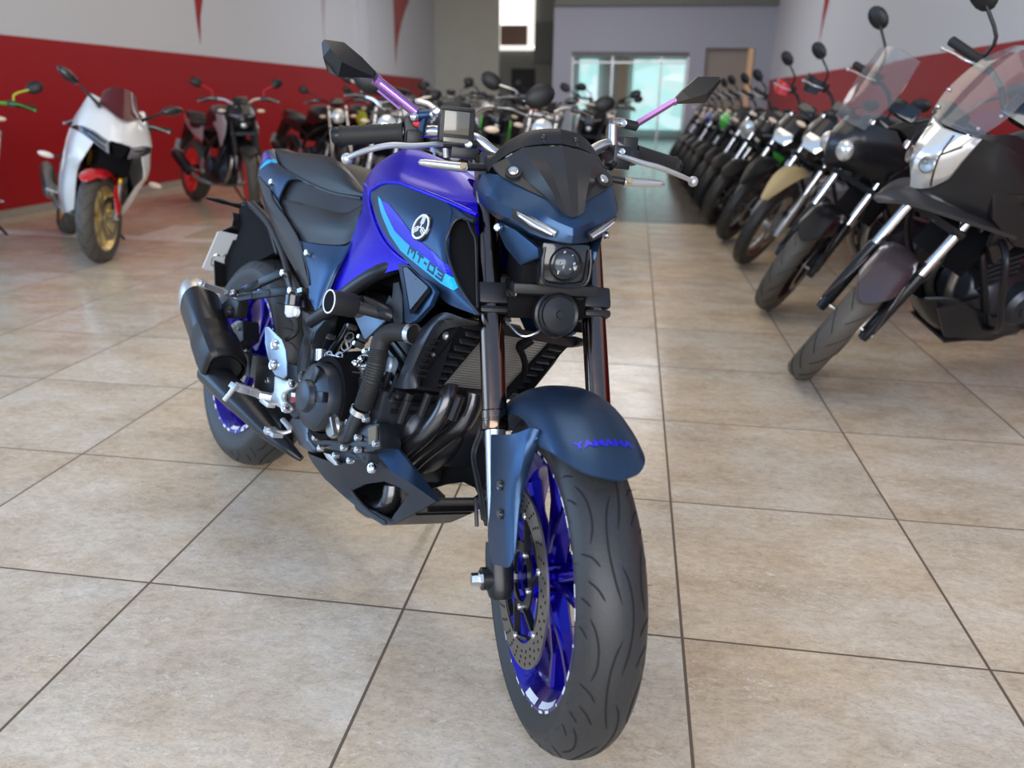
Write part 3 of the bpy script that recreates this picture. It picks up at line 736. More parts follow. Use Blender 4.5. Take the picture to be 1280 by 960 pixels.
# horn
g = G(); g.lathe([(1e-4, 0.024), (0.006, 0.024), (0.007, 0.021), (0.030, 0.019), (0.034, 0.022), (0.037, 0.019), (0.037, 0.010), (0.041, 0.008), (0.042, 0.002), (0.041, -0.004), (0.030, -0.012), (1e-4, -0.014)], (1.240, 0.004, .722), (1, 0.05, 0.12), 40)
part('horn', g, K_satin, label='round black horn')
g = G(); g.tube([(1.21, -0.075, .700), (1.245, -0.055, .682), (1.25, -0.03, .690), (1.235, -0.012, .70)], 0.0022, 8, 4); part('horn_wire', g, C_silv)

# ---- turn signals
for s in (-1, 1):
    g = G(); g.tube([(1.118, s*.078, .966), (1.122, s*.100, .966), (1.122, s*.112, .966)], [0.017, 0.017, 0.0155], 20, 1); g.tube([(1.124, s*.110, .962), (1.132, s*.150, .959)], 0.0068, 14, 1)
    sg = part('front_indicator', g, K_matte, label='clear front indicator on a black stalk')
    g = G(); g.tube([(1.135, s*.150, .958), (1.135, s*.160, .958), (1.132, s*.222, .960), (1.130, s*.232, .960)], [0.0095, 0.0098, 0.0074, 0.004], 16, 2, flat=0.9); part('indicator_lens', g, C_lens, sg)
    g = G(); g.lathe([(1e-4, 0.0), (0.0050, 0.0), (0.0065, -0.003)], (1.1462, s*.157, .961), (0.92, 0, 0.3), 16); part('diode', g, C_amber, sg)
    g = G(); g.box((1.131, s*.19, .960), (0.010, 0.056, 0.008)); part('reflector_strip', g, C_silv, sg)

# ---- handlebar
g = G()
hb = [(0.925, -.352, 1.001), (0.965, -.235, 1.016), (1.000, -.175, 1.022), (1.040, -.115, 1.012), (1.050, -.070, .985), (1.052, 0, .980), (1.050, .070, .985), (1.035, .115, 1.010), (1.000, .165, 1.030), (0.955, .235, 1.022), (0.915, .352, 1.006)]
g.tube(hb, 0.0111, 16, 4); bar = part('handlebar', g, C_silv, label='bare silver handlebar')
for s in (-1, 1):
    a, b = (Vector(hb[0]), Vector(hb[1])) if s < 0 else (Vector(hb[-1]), Vector(hb[-2]))
    d = (b-a).normalized(); g = G(); L = 0.122; P_ = []
    prof = []
    for k in range(25):
        t = k/24; prof.append((0.0172+(0.0012 if k % 2 else 0.0) + (0.003 if k in (0, 24) else 0), t*L))
    g.lathe([(1e-4, 0.0)]+prof+[(1e-4, L)], a-d*0.002, d, 24); gr_ = part('grip', g, K_rub, bar)
    g = G(); g.lathe([(1e-4, -0.018), (0.013, -0.018), (0.0165, -0.012), (0.0165, -0.002), (0.012, 0.0)], a-d*0.001, d, 20); part('bar_end', g, K_satin, bar)
    c = b-d*0.0+d*0.012
    g = G(); g.box(c, (0.034, 0.034, 0.058)); g.box(c+Vector((0.01, 0, -0.012)), (0.050, 0.030, 0.030)); sw = part('switch_housing', g, K_matte, bar, bevel=0.006)
    if s < 0:
        g = G(); g.sphere(c+Vector((0.022, 0.006, 0.016)), 0.0085, 12, (0.8, 1.1, 0.9)); part('stop_switch', g, C_red, sw, label='red stop switch')
# right-hand brake master cylinder and reservoir
g = G(); g.box((1.062, -.158, 1.032), (0.026, 0.064, 0.060)); g.box((1.060, -.132, 1.030), (0.026, 0.006, 0.060)); g.box((1.072, -.160, 1.059), (0.012, 0.060, 0.007)); rs = part('brake_reservoir', g, K_matte, bevel=0.003)
g = G(); g.box((1.077, -.160, 1.035), (0.003, 0.046, 0.040)); part('sight_window', g, C_cream, rs, bevel=0.001)
g = G(); g.box((1.077, -.160, 1.005), (0.004, 0.046, 0.007)); part('reservoir_rim', g, C_cream, rs)
g = G(); g.tube([(1.05, -.200, .998), (1.062, -.150, 1.002), (1.06, -.118, 1.000)], [0.008, 0.0125, 0.010], 14, 1); g.box((1.055, -.14, .985), (0.03, 0.05, 0.02)); mc = part('master_cylinder', g, K_satin, bevel=0.002)
bolts('clamp_bolt', [(1.072, -.136, 1.000), (1.062, -.196, 1.052)], 0.0075, (1, 0, 0.1), mc, C_silv, 0.006)
g = G(); g.tube([(1.045, -.125, .99), (1.055, -.10, .965), (1.06, -.06, .94), (1.05, -.02, .90)], 0.0055, 10, 4); part('brake_line', g, K_rub)
# levers
levR = [(1.052, -0.171, 0.975), (1.056, -0.175, 0.998), (1.066, -0.201, 0.994), (1.075, -0.238, 0.988), (1.078, -0.274, 0.986), (1.07, -0.308, 0.977), (1.05, -0.334, 0.966), (1.03, -0.348, 0.957)]
g = G(); g.tube(levR[1:], [0.006, 0.0062, 0.0068, 0.0068, 0.0068, 0.0064, 0.006], 12, 4, flat=0.8); g.tube(levR[:2], 0.0055, 10, 1); g.sphere(levR[-1], 0.0108, 16)
part('brake_lever', g, C_cast, label='bare alloy brake lever with ball end')
levL = [(1.05, 0.165, 1.009), (1.06, 0.189, 1.003), (1.068, 0.216, 0.997), (1.068, 0.246, 0.993), (1.055, 0.293, 0.984), (1.028, 0.347, 0.973)]
g = G(); g.tube(levL, [0.0065, 0.0068, 0.0068, 0.0068, 0.0062, 0.0058], 12, 4, flat=0.8); g.sphere(levL[-1], 0.0108, 16)
part('clutch_lever', g, C_cast, label='bare alloy clutch lever with ball end')
g = G(); g.box((1.03, .175, 1.005), (0.05, 0.035, 0.045)); g.tube([(1.04, .172, 1.0), (1.055, .150, .985)], 0.009, 12, 1); cp = part('clutch_perch', g, K_satin, bar, bevel=0.005)
bolts('perch_bolt', [(1.058, .170, 1.015)], 0.007, (1, 0, 0.1), cp, C_silv)
g = G(); g.tube([(1.05, .150, .985), (1.075, .10, .95), (1.06, .04, .88), (1.05, 0.0, .82)], 0.0035, 8, 4); part('clutch_cable', g, K_rub)

# ---- mirrors
def mirror(pts, arm, joint, s):
    # pts: outline seen from the front, ridge: raised keel
    rim_, keel = pts
    g = G(); P_ = [Vector(p) for p in rim_]; c = sum(P_, Vector())/len(P_); n = len(P_)
    out = [p+Vector((0.0, 0, 0)) for p in P_]; back = [c+(p-c)*0.93+Vector((-0.012, 0, 0)) for p in P_]
    K = [Vector(k) for k in keel]
    vs = out+back+K; fs = [tuple(n+k for k in range(n))]
    fs += [(k, (k+1) % n, n+(k+1) % n, n+k) for k in range(n)]
    bm = bmesh.new(); V = [bm.verts.new(v) for v in vs]
    for f in fs: bm.faces.new([V[i] for i in f])
    return g, vs, fs, n
armR = [(1, -0.218, 1.049), (1, -0.223, 1.052), (1, -0.294, 1.097), (1.002, -0.301, 1.101)]
g = G(); g.tube(armR[1:3], 0.0098, 16, 1); g.tube([armR[2], armR[3]], 0.0108, 16, 1)
arr = [(1.01, -0.296, 1.082), (1.01, -0.254, 1.054)]
g.tube(arr, 0.003, 8, 1)
ms = part('mirror_stem', g, C_plum, label='anodised purple mirror stem')
g = G(); g.tube([(1, -0.222, 1.046), (1, -0.193, 1.051)], 0.0095, 16, 1); g.tube([(1.0, -.207, 1.045), (0.99, -.210, 1.015)], 0.008, 12, 1); jr = part('stem_joint', g, B_matte, ms)
bolts('joint_bolt', [(1.012, -0.194, 1.051)], 0.007, (1, 0, 0.1), jr, C_silv)
g = G(); g.sphere([(1.004, -0.226, 1.043)][0], 0.009, 12); part('stem_ball', g, C_silv, ms)
# right mirror housing: two facets meeting in a keel
rimR = [(1.002, -0.302, 1.102), (1, -0.299, 1.114), (1, -0.325, 1.136), (1, -0.357, 1.157), (0.998, -0.392, 1.158), (0.996, -0.396, 1.152), (0.992, -0.393, 1.129), (0.99, -0.384, 1.105), (0.992, -0.366, 1.098), (1, -0.32, 1.102)]
keelR = [(1.01, -0.307, 1.106), (1.024, -0.333, 1.111), (1.03, -0.362, 1.12), (1.018, -0.382, 1.142), (1.004, -0.392, 1.155)]
def shell(rimp, keel, nm, parent, split):
    bm = bmesh.new(); V = [bm.verts.new(p) for p in rimp]; K = [bm.verts.new(p) for p in keel]
    n = len(V)
    up, lo = split     # index runs along the upper and lower rim, each as long as the keel
    for run in (up, lo):
        for k in range(len(K)-1):
            a, b = V[run[k]], V[run[k+1]]
            vsq = [K[k], K[k+1], b, a] if a is not b else [K[k], K[k+1], b]
            try: bm.faces.new(vsq)
            except ValueError: pass
    for k0 in (0, len(K)-1):
        a, b = V[up[k0]], V[lo[k0]]
        if a is not b:
            try: bm.faces.new([K[k0], a, b])
            except ValueError: pass
    cen = sum((v.co for v in V), Vector())/n
    Bk = [bm.verts.new(cen+(v.co-cen)*0.94+Vector((-0.014, 0, 0))) for v in V]
    for k in range(n):
        bm.faces.new([V[k], V[(k+1) % n], Bk[(k+1) % n], Bk[k]])
    bm.faces.new(Bk[::-1])
    bmesh.ops.recalc_face_normals(bm, faces=bm.faces)
    me = bpy.data.meshes.new(nm); bm.to_mesh(me); bm.free()
    return part(nm, me, K_matte, parent, smooth=True, angle=20)
mr = shell(rimR, keelR, 'mirror_head', ms, ([1, 2, 3, 3, 4], [0, 9, 8, 6, 5]))
rimL = [(1, 0.295, 1.127), (1, 0.311, 1.147), (0.998, 0.343, 1.178), (0.992, 0.394, 1.184), (0.99, 0.4, 1.175), (0.988, 0.385, 1.15), (0.99, 0.371, 1.131), (0.998, 0.324, 1.124), (1, 0.302, 1.121)]
keelL = [(1.012, 0.299, 1.124), (1.026, 0.317, 1.131), (1.026, 0.353, 1.144), (1.014, 0.376, 1.166), (0.998, 0.393, 1.18)]
armL = [(1, 0.219, 1.07), (1, 0.224, 1.077), (1, 0.292, 1.123), (1, 0.301, 1.126)]
g = G(); g.tube(armL, [0.0085, 0.0085, 0.0085, 0.009], 4, 1, flat=0.8); ml = part('mirror_stem', g, C_plum, label='anodised purple mirror stem')
shell(rimL, keelL, 'mirror_head', ml, ([0, 1, 2, 3, 3], [8, 7, 6, 5, 4]))
g = G(); g.tube([(1, 0.193, 1.073), (1, 0.221, 1.07)], 0.0095, 14, 1); part('stem_neck', g, K_matte, ml)
g = G(); g.tube([(1, 0.17, 1.07), (1, 0.174, 1.028)], [0.0095, 0.011], 14, 1); g.tube([(1, 0.165, 1.072), (1, 0.193, 1.073)], 0.010, 14, 1); jl = part('stem_joint', g, C_steel, ml)
bolts('joint_bolt', [(1.012, 0.186, 1.072)], 0.0075, (1, 0, 0.1), jl, C_silv)
XF[0] = None

# ---- fuel tank, seat, tail, side panels (bike frame, right side first, mirrored)
def hp(name, rows, m, nu=3, nv=3, th=0.003, parent=None, label=None, mirror=True, shift=(0, 0.004, -0.002), angle=35, bevel=0):
    g = G(); g.surf(rows, nu, nv, th, mirror=mirror, shift=shift); return part(name, g, m, parent, label=label, angle=angle)

tk1 = [(0.552, -0.085, 0.881), (0.583, -0.085, 0.921), (0.658, -0.08, 0.959), (0.711, -0.075, 0.966), (0.824, -0.075, 0.95), (0.926, -0.07, 0.922)]
tk2 = [(0.621, -0.118, 0.868), (0.666, -0.118, 0.904), (0.754, -0.122, 0.913), (0.83, -0.122, 0.904), (0.941, -0.12, 0.895), (1.031, -0.115, 0.889)]
tk3 = [(0.672, -0.138, 0.852), (0.707, -0.142, 0.868), (0.777, -0.148, 0.884), (0.837, -0.15, 0.884), (0.967, -0.15, 0.87), (1.082, -0.14, 0.851)]
tk4 = [(x, y+0.012, z-0.030) for x, y, z in tk3]
tk0 = [(x-0.035, 0, z+0.006) for x, y, z in tk1]
tkm = [(x-0.015, y*0.5, z+0.005) for x, y, z in tk1]
tank = hp('fuel_tank', [tk0, tkm, tk1, tk2, tk3, tk4], B_gloss, label='glossy bright blue fuel tank', shift=(0, 0.006, -0.012))
tank_top = bvh_of(tank)
# back face of the tank, down to the seat nose
tb = [[(tk0[0][0], 0, tk0[0][2]), tkm[0], tk1[0], tk2[0], tk3[0]], [(.50, 0, .79), (.505, -.03, .79), (.52, -.055, .79), (.57, -.08, .79), (.62, -.10, .79)]]
hp('tank_back', tb, B_gloss, 3, 2, 0.003, tank, shift=(0.01, 0.004, 0))
g = G(); g.lathe([(0.030, 0.0), (0.030, 0.004), (0.026, 0.007), (1e-4, 0.007)], (0.62, 0, 0.978), (-0.05, 0, 1), 28); part('filler_cap', g, K_satin, tank)
wing = [(0.629, -0.128, 0.873), (0.675, -0.136, 0.859), (0.726, -0.142, 0.849), (0.793, -0.14, 0.84)] , [(0.621, -0.12, 0.844), (0.694, -0.138, 0.819), (0.762, -0.146, 0.798), (0.836, -0.148, 0.787)], [(0.619, -0.113, 0.813), (0.71, -0.136, 0.783), (0.797, -0.146, 0.765), (0.889, -0.15, 0.758)], [(0.589, -0.106, 0.774), (0.698, -0.132, 0.747), (0.803, -0.142, 0.737), (0.925, -0.15, 0.731)], [(0.56, -0.104, 0.718), (0.659, -0.126, 0.705), (0.743, -0.134, 0.703), (0.825, -0.142, 0.702)], [(0.536, -0.108, 0.664), (0.6, -0.122, 0.657), (0.659, -0.128, 0.655), (0.722, -0.134, 0.648)], [(0.52, -0.114, 0.607), (0.554, -0.12, 0.607), (0.589, -0.123, 0.606), (0.627, -0.126, 0.598)], [(0.526, -0.119, 0.555), (0.537, -0.121, 0.557), (0.547, -0.122, 0.56), (0.56, -0.123, 0.563)]
hp('tank_wing', list(wing), B_gloss, 3, 3, 0.003, tank, shift=(0, 0.006, 0))
# raised rim of the blue panel round the side cover
rimb = [(0.724, -0.15, 0.869), (0.702, -0.146, 0.856), (0.718, -0.15, 0.829), (0.768, -0.156, 0.793), (0.826, -0.16, 0.762), (0.888, -0.162, 0.743), (0.933, -0.16, 0.735)]
g = G(); g.tube(rimb, 0.004, 10, 4); g.tube(mir(rimb), 0.004, 10, 4); part('panel_edge', g, B_gloss, tank)
rimt = [(0.716, -0.15, 0.863), (0.76, -0.154, 0.878), (0.827, -0.157, 0.883), (0.891, -0.158, 0.877), (0.966, -0.158, 0.869), (1.046, -0.156, 0.859), (1.095, -0.15, 0.851)]
g = G(); g.tube(rimt, 0.0045, 10, 4); g.tube(mir(rimt), 0.0045, 10, 4); part('panel_edge', g, B_gloss, tank)

# side cover with the air scoop
U_ = [(0.709, -0.15, 0.856), (0.768, -0.156, 0.875), (0.846, -0.158, 0.879), (0.941, -0.16, 0.869), (1.026, -0.163, 0.856), (1.054, -0.174, 0.809), (1.071, -0.174, 0.769), (1.116, -0.166, 0.724), (1.174, -0.157, 0.688)]
Mm = [(0.714, -0.153, 0.849), (0.775, -0.165, 0.843), (0.853, -0.174, 0.831), (0.938, -0.18, 0.815), (1.019, -0.182, 0.795), (1.052, -0.183, 0.77), (1.081, -0.18, 0.741), (1.114, -0.17, 0.707), (1.174, -0.157, 0.687)]
L_2 = [(0.717, -0.152, 0.839), (0.764, -0.16, 0.812), (0.816, -0.163, 0.781), (0.885, -0.167, 0.754), (0.956, -0.17, 0.732), (1.021, -0.17, 0.713), (1.058, -0.168, 0.699), (1.096, -0.164, 0.687), (1.173, -0.157, 0.685)]
scoops = []
for s in (-1, 1):
    R_ = [U_, Mm, L_2]
    if s > 0: R_ = [mir(r) for r in R_]
    g = G(); g.surf(R_, 4, 4, 0.003, shift=(0, 0.005 if s < 0 else -0.005, 0))
    scoops.append(part('side_cover', g, B_matte, label='matte slate blue side cover'))
cover = scoops[0]; cb = bvh_of(cover)
ct = [(0.959, -0.162, 0.867), (1.013, -0.158, 0.863), (1.051, -0.15, 0.856), (1.083, -0.14, 0.848)], [(1.011, -0.163, 0.849), (1.038, -0.163, 0.847), (1.066, -0.16, 0.843), (1.093, -0.152, 0.839)], [(1.054, -0.174, 0.809), (1.053, -0.17, 0.827), (1.061, -0.164, 0.838), (1.089, -0.153, 0.836)]
for s in (-1, 1):
    g = G(); g.surf([r if s < 0 else mir(r) for r in ct], 3, 2, 0.003, shift=(0, 0.004 if s < 0 else -0.004, 0)); part('cover_tip', g, B_matte, scoops[0 if s < 0 else 1])
edg = [(1.096, -0.156, 0.84), (1.071, -0.162, 0.841), (1.058, -0.169, 0.831), (1.059, -0.176, 0.809), (1.059, -0.177, 0.793), (1.075, -0.176, 0.767), (1.096, -0.172, 0.743), (1.12, -0.168, 0.721), (1.147, -0.163, 0.703), (1.176, -0.158, 0.687)]
for s in (-1, 1):
    g = G(); g.tube(edg if s < 0 else mir(edg), 0.0022, 8, 4); part('scoop_edge', g, G_visor, scoops[0 if s < 0 else 1])
inn = [(1.034, -0.16, 0.809), (1.041, -0.155, 0.836), (1.072, -0.14, 0.847), (1.082, -0.125, 0.81), (1.133, -0.125, 0.685), (1.155, -0.15, 0.69), (1.106, -0.158, 0.72), (1.055, -0.16, 0.767), (1.038, -0.16, 0.794)]
for s in (-1, 1):
    P_ = inn if s < 0 else mir(inn)
    g = G(); g.prism(P_, (0, 0.03 if s < 0 else -0.03, 0)); ii = part('scoop_inner', g, K_deep, scoops[0 if s < 0 else 1])
    lp = [(1.076, -0.156, 0.84), (1.094, -0.152, 0.821), (1.106, -0.148, 0.806), (1.127, -0.146, 0.755), (1.159, -0.15, 0.696)]
    if s > 0: lp = mir(lp)
    g = G(); g.tube(lp, 0.0035, 8, 3, flat=0.6); part('inner_lip', g, G_visor, ii)
# decals laid on the cover
dv = (0.0, 1.0, 0.0)
def decal(name, pts, m, off, tree=cb, par=cover, mx=0.006, label=None):
    me = subdivided(poly_mesh(pts), mx); project(me, tree, (0, 1, 0), off); return part(name, me, m, par, smooth=False, label=label)
decal('royal_blue_decal', [(0.781, -0.16, 0.843), (0.827, -0.17, 0.838), (0.871, -0.175, 0.823), (0.908, -0.178, 0.809), (0.949, -0.18, 0.791), (0.994, -0.182, 0.779), (1.045, -0.182, 0.767), (1.083, -0.178, 0.753), (1.097, -0.174, 0.738), (1.065, -0.175, 0.741), (1, -0.176, 0.757), (0.918, -0.173, 0.774), (0.872, -0.17, 0.789), (0.822, -0.165, 0.817)], C_bdec, 0.0011)
decal('light_blue_decal', [(0.766, -0.16, 0.849), (0.786, -0.163, 0.844), (0.821, -0.168, 0.821), (0.873, -0.172, 0.789), (0.927, -0.175, 0.773), (1.008, -0.178, 0.756), (1.067, -0.177, 0.743), (1.1, -0.174, 0.735), (1.117, -0.172, 0.723), (1.11, -0.172, 0.714), (1.071, -0.173, 0.719), (1.004, -0.172, 0.733), (0.907, -0.168, 0.755), (0.851, -0.165, 0.78), (0.8, -0.162, 0.815)], C_cyan, 0.0014)
# lettering in navy along the light blue stripe
def place_text(body, size, a, b, m, tree, off, name, par, xs=1.0, bold=0.0, dirn=(0, 1, 0), shear=0.0, lab=None):
    me = subdivided(text_mesh(body, size, bold=bold, xs=xs), size*0.3)
    a, b = Vector(a), Vector(b); d = (b-a).normalized(); out = -Vector(dirn); up = out.cross(d).normalized(); c = (a+b)/2
    for v in me.vertices: v.co = c+d*(v.co.x+shear*v.co.y)+up*v.co.y
    project(me, tree, dirn, off); return part(name, me, m, par, smooth=False, label=lab)
ta, tb_ = [(0.939, -0.175, 0.761), (1.078, -0.176, 0.731)]
def block_letters(a, b, m, tree, off, name, par, slant=0.25):
    cells = {'M': (1.6, [(0, 0, .28, 1), (1.32, 0, 1.6, 1), (0, .74, 1.6, 1), (.66, .42, .94, .8)]), 'T': (1.4, [(0, .74, 1.4, 1), (.56, 0, .84, .8)]), '-': (.6, [(0, .38, .6, .62)]),
             '0': (1.44, [(0, 0, .26, 1), (1.18, 0, 1.44, 1), (.2, .76, 1.3, 1), (.2, 0, 1.3, .24)]), '3': (1.44, [(0, .76, 1.3, 1), (0, 0, 1.3, .24), (.3, .39, 1.3, .61), (1.18, 0, 1.44, 1)])}
    a, b = Vector(a), Vector(b); d = (b-a).normalized(); up = Vector((0, -1, 0)).cross(d).normalized(); tot = 7.78; k = (b-a).length/tot; x0 = 0.0; g = G()
    if up.z < 0: up = -up
    for ch in 'MT-03':
        w, qs = cells[ch]
        for (p, q, r, t) in qs:
            P4 = [(p, q), (r, q), (r, t), (p, t)]; g.add([a+d*((x0+u+slant*v)*k)+up*((v-0.5)*k) for u, v in P4], [(0, 1, 2, 3)])
        x0 += w+0.325
    me = subdivided(g.mesh(name, weld=False), 0.004); project(me, tree, (0, 1, 0), off); return part(name, me, m, par, smooth=False)
block_letters(ta, tb_, C_navy, cb, 0.0020, 'model_lettering', cover)
# round tuning-fork emblem
ec = Vector([(0.98, -0.182, 0.807)][0]); h_ = cb.ray_cast(ec+Vector((0, -0.2, 0)), Vector((0, 1, 0))); ec = h_[0]; en = h_[1]
if en.y > 0: en = -en
e1 = (Vector((0, 0, 1))-en*en.z).normalized(); e2 = e1.cross(en)
g = G(); g.lathe([(1e-4, 0.004), (0.0245, 0.004), (0.0265, 0.002), (0.0265, -0.006)], ec, en, 40); eb = part('emblem', g, K_gloss, cover, label='round silver tuning fork emblem')
g = G(); g.lathe([(0.0205, 0.0052), (0.0245, 0.0052), (0.0245, 0.0035), (0.0205, 0.0035)], ec, en, 40, close=True)
for k in range(3):
    a = 2*pi*k/3; d = e1*cos(a)+e2*sin(a); q = e1*(-sin(a))+e2*cos(a)
    o = ec+en*0.0042
    g.bar(o, o+d*0.0205, 0.0026, 0.0012, en)
    for s in (-1, 1): g.bar(o+d*0.007+q*(s*0.0042), o+d*0.0205+q*(s*0.0042), 0.0018, 0.0012, en)
    g.bar(o+d*0.007-q*0.005, o+d*0.007+q*0.005, 0.0018, 0.0012, en)
part('emblem_face', g, mat('bright_emblem', (0.8, 0.82, 0.84), 0.3, metal=0.3), eb, smooth=False)

# inner frame cover: triangular side scoop below the side cover
fr = [(0.873, -0.15, 0.728), (0.929, -0.158, 0.733), (0.975, -0.166, 0.722), (1.042, -0.18, 0.714), (1.08, -0.19, 0.704), (1.073, -0.19, 0.676), (1.034, -0.185, 0.641), (1.011, -0.18, 0.631), (0.978, -0.17, 0.627), (0.928, -0.158, 0.679)]
for s in (-1, 1):
    P_ = fr if s < 0 else mir(fr)
    g = G(); g.prism(P_, (0, 0.012 if s < 0 else -0.012, 0)); fp = part('frame_scoop', g, B_matte, bevel=0.003, label='slate blue triangular side scoop')
    hole = [(0.91, -0.159, 0.725), (0.931, -0.162, 0.729), (0.987, -0.172, 0.717), (1.055, -0.187, 0.707), (1.068, -0.191, 0.7), (1.03, -0.19, 0.652), (1.014, -0.186, 0.649), (0.978, -0.174, 0.669)]
    if s > 0: hole = mir(hole)
    g = G(); g.prism([(x, y-(0.001 if s < 0 else -0.001), z) for x, y, z in hole], (0, 0.002 if s < 0 else -0.002, 0)); hh = part('scoop_recess', g, K_deep, fp)
    pan = [(0.917, -0.162, 0.724), (0.933, -0.165, 0.728), (0.988, -0.175, 0.717), (1.048, -0.188, 0.708), (1.055, -0.19, 0.705), (1.016, -0.19, 0.657), (0.986, -0.178, 0.67)]
    if s > 0: pan = mir(pan)
    g = G(); g.prism(pan, (0, 0.0015 if s < 0 else -0.0015, 0)); part('mesh_panel', g, mat('steel_blue_mesh', (0.12, 0.17, 0.24), 0.4, metal=0.6, bump=0.5, bscale=700), hh)
bk = [(0.858, -0.14, 0.687), (0.881, -0.142, 0.693), (0.92, -0.15, 0.668), (0.962, -0.165, 0.624), (0.922, -0.155, 0.611), (0.896, -0.15, 0.626), (0.839, -0.14, 0.637), (0.871, -0.142, 0.653)]
g = G(); g.prism(bk, (0, 0.02, 0)); part('inner_panel', g, K_matte, bevel=0.002)

# seats
s1 = [[(.400, 0, .805), (.33, 0, .792), (.24, 0, .790), (.15, 0, .805), (.085, 0, .835), (.06, 0, .868)],
      [(.44, -.05, .80), (.36, -.06, .790), (.25, -.07, .788), (.15, -.075, .803), (.085, -.072, .832), (.06, -.068, .866)]]
s1 += [[(0.587, -0.098, 0.827), (0.522, -0.104, 0.8), (0.434, -0.112, 0.798), (0.286, -0.108, 0.799), (0.167, -0.098, 0.804), (0.099, -0.088, 0.857)],
       [(0.6, -0.108, 0.787), (0.57, -0.116, 0.768), (0.465, -0.128, 0.756), (0.331, -0.124, 0.755), (0.185, -0.108, 0.773), (0.13, -0.1, 0.808)],
       [(0.597, -0.108, 0.745), (0.559, -0.116, 0.727), (0.438, -0.126, 0.712), (0.339, -0.124, 0.715), (0.157, -0.11, 0.785), (0.132, -0.104, 0.801)]]
rs_ = hp('rider_seat', s1, K_seat, 3, 3, 0.01, label='black rider seat', shift=(0, 0.012, -0.012))
s1b = [s1[2], [(0.582, -0.096, 0.833), (0.563, -0.094, 0.843), (0.413, -0.096, 0.841), (0.218, -0.09, 0.858), (0.124, -0.086, 0.874), (0.069, -0.084, 0.881)]]
hp('seat_hump', s1b, K_seat, 3, 2, 0.006, rs_, shift=(0, 0.010, -0.006))
s2 = [[(.385, 0, .875), (.30, 0, .905), (.18, 0, .928), (.05, 0, .935), (-.06, 0, .935)]]
s2 += [[(0.501, -0.06, 0.868), (0.416, -0.066, 0.906), (0.307, -0.064, 0.93), (0.144, -0.058, 0.93), (0.019, -0.052, 0.929)]]
s2 += [[(0.541, -0.078, 0.856), (0.458, -0.088, 0.872), (0.343, -0.088, 0.885), (0.173, -0.078, 0.896), (0.027, -0.068, 0.908)]]
s2 += [[(0.547, -0.08, 0.848), (0.4, -0.09, 0.844), (0.207, -0.086, 0.861), (0.11, -0.08, 0.874), (0.031, -0.072, 0.886)]]
ps_ = hp('passenger_seat', s2, K_seat, 3, 3, 0.01, label='black passenger seat', shift=(0, 0.015, -0.012))
sb = [(0.576, -0.098, 0.841), (0.414, -0.096, 0.84), (0.218, -0.09, 0.858), (0.061, -0.084, 0.881), (-0.019, -0.07, 0.905)]
g = G(); g.tube(sb, 0.0032, 8, 4); g.tube(mir(sb), 0.0032, 8, 4); part('seat_piping', g, K_gloss, ps_)
hp('seat_tail_pad', [[(-.06, 0, .938), (-.12, 0, .945), (-.17, 0, .935)], [(0.018, -0.052, 0.93), (-0.055, -0.046, 0.935), (-0.119, -0.04, 0.935)], [(0.027, -0.068, 0.908), (-0.023, -0.062, 0.918), (-0.08, -0.055, 0.929)], [(0.028, -0.072, 0.885), (-0.022, -0.066, 0.905), (-0.072, -0.058, 0.927)]], K_seat, 3, 2, 0.006, ps_, shift=(0, 0.01, -0.01))

# tail cowl
t1 = [(-0.064, -0.062, 0.93), (-0.007, -0.072, 0.905), (0.065, -0.086, 0.883), (0.138, -0.092, 0.872), (0.236, -0.098, 0.857)], [(-0.05, -0.082, 0.922), (0.004, -0.094, 0.888), (0.062, -0.104, 0.864), (0.126, -0.106, 0.855), (0.182, -0.106, 0.848)], [(-0.067, -0.088, 0.911), (-0.037, -0.098, 0.873), (0.003, -0.106, 0.848), (0.093, -0.112, 0.84), (0.164, -0.112, 0.808)], [(-0.07, -0.09, 0.87), (-0.048, -0.098, 0.846), (-0.019, -0.104, 0.831), (0.061, -0.108, 0.816), (0.16, -0.112, 0.789)]
tc_ = hp('tail_cowl', list(t1), B_matte, 3, 3, 0.003, label='slate blue tail cowl')
tcb = bvh_of(tc_)
def dec2(nm, pts, m, off=0.0008): return decal(nm, pts, m, off, tree=tcb, par=tc_, mx=0.01)
dec2('purple_decal', [(-0.054, -0.09, 0.911), (-0.023, -0.08, 0.923), (0.005, -0.085, 0.914), (-0.012, -0.09, 0.899), (-0.03, -0.1, 0.878), (-0.046, -0.095, 0.896)], mat('violet_decal', (0.10, 0.02, 0.33), 0.3, coat=0.4))
dec2('light_blue_decal', [(-0.037, -0.1, 0.869), (-0.009, -0.09, 0.895), (0.015, -0.085, 0.908), (0.035, -0.09, 0.901), (0.002, -0.1, 0.878), (-0.033, -0.1, 0.86)], C_cyan)
t2 = [(0.127, -0.106, 0.852), (0.274, -0.104, 0.856), (0.445, -0.106, 0.839), (0.586, -0.106, 0.839), (0.597, -0.104, 0.833)], [(0.154, -0.112, 0.807), (0.224, -0.115, 0.805), (0.325, -0.116, 0.805), (0.442, -0.112, 0.803), (0.538, -0.108, 0.804)], [(0.163, -0.114, 0.787), (0.221, -0.117, 0.783), (0.306, -0.117, 0.798), (0.436, -0.113, 0.796), (0.535, -0.108, 0.8)]
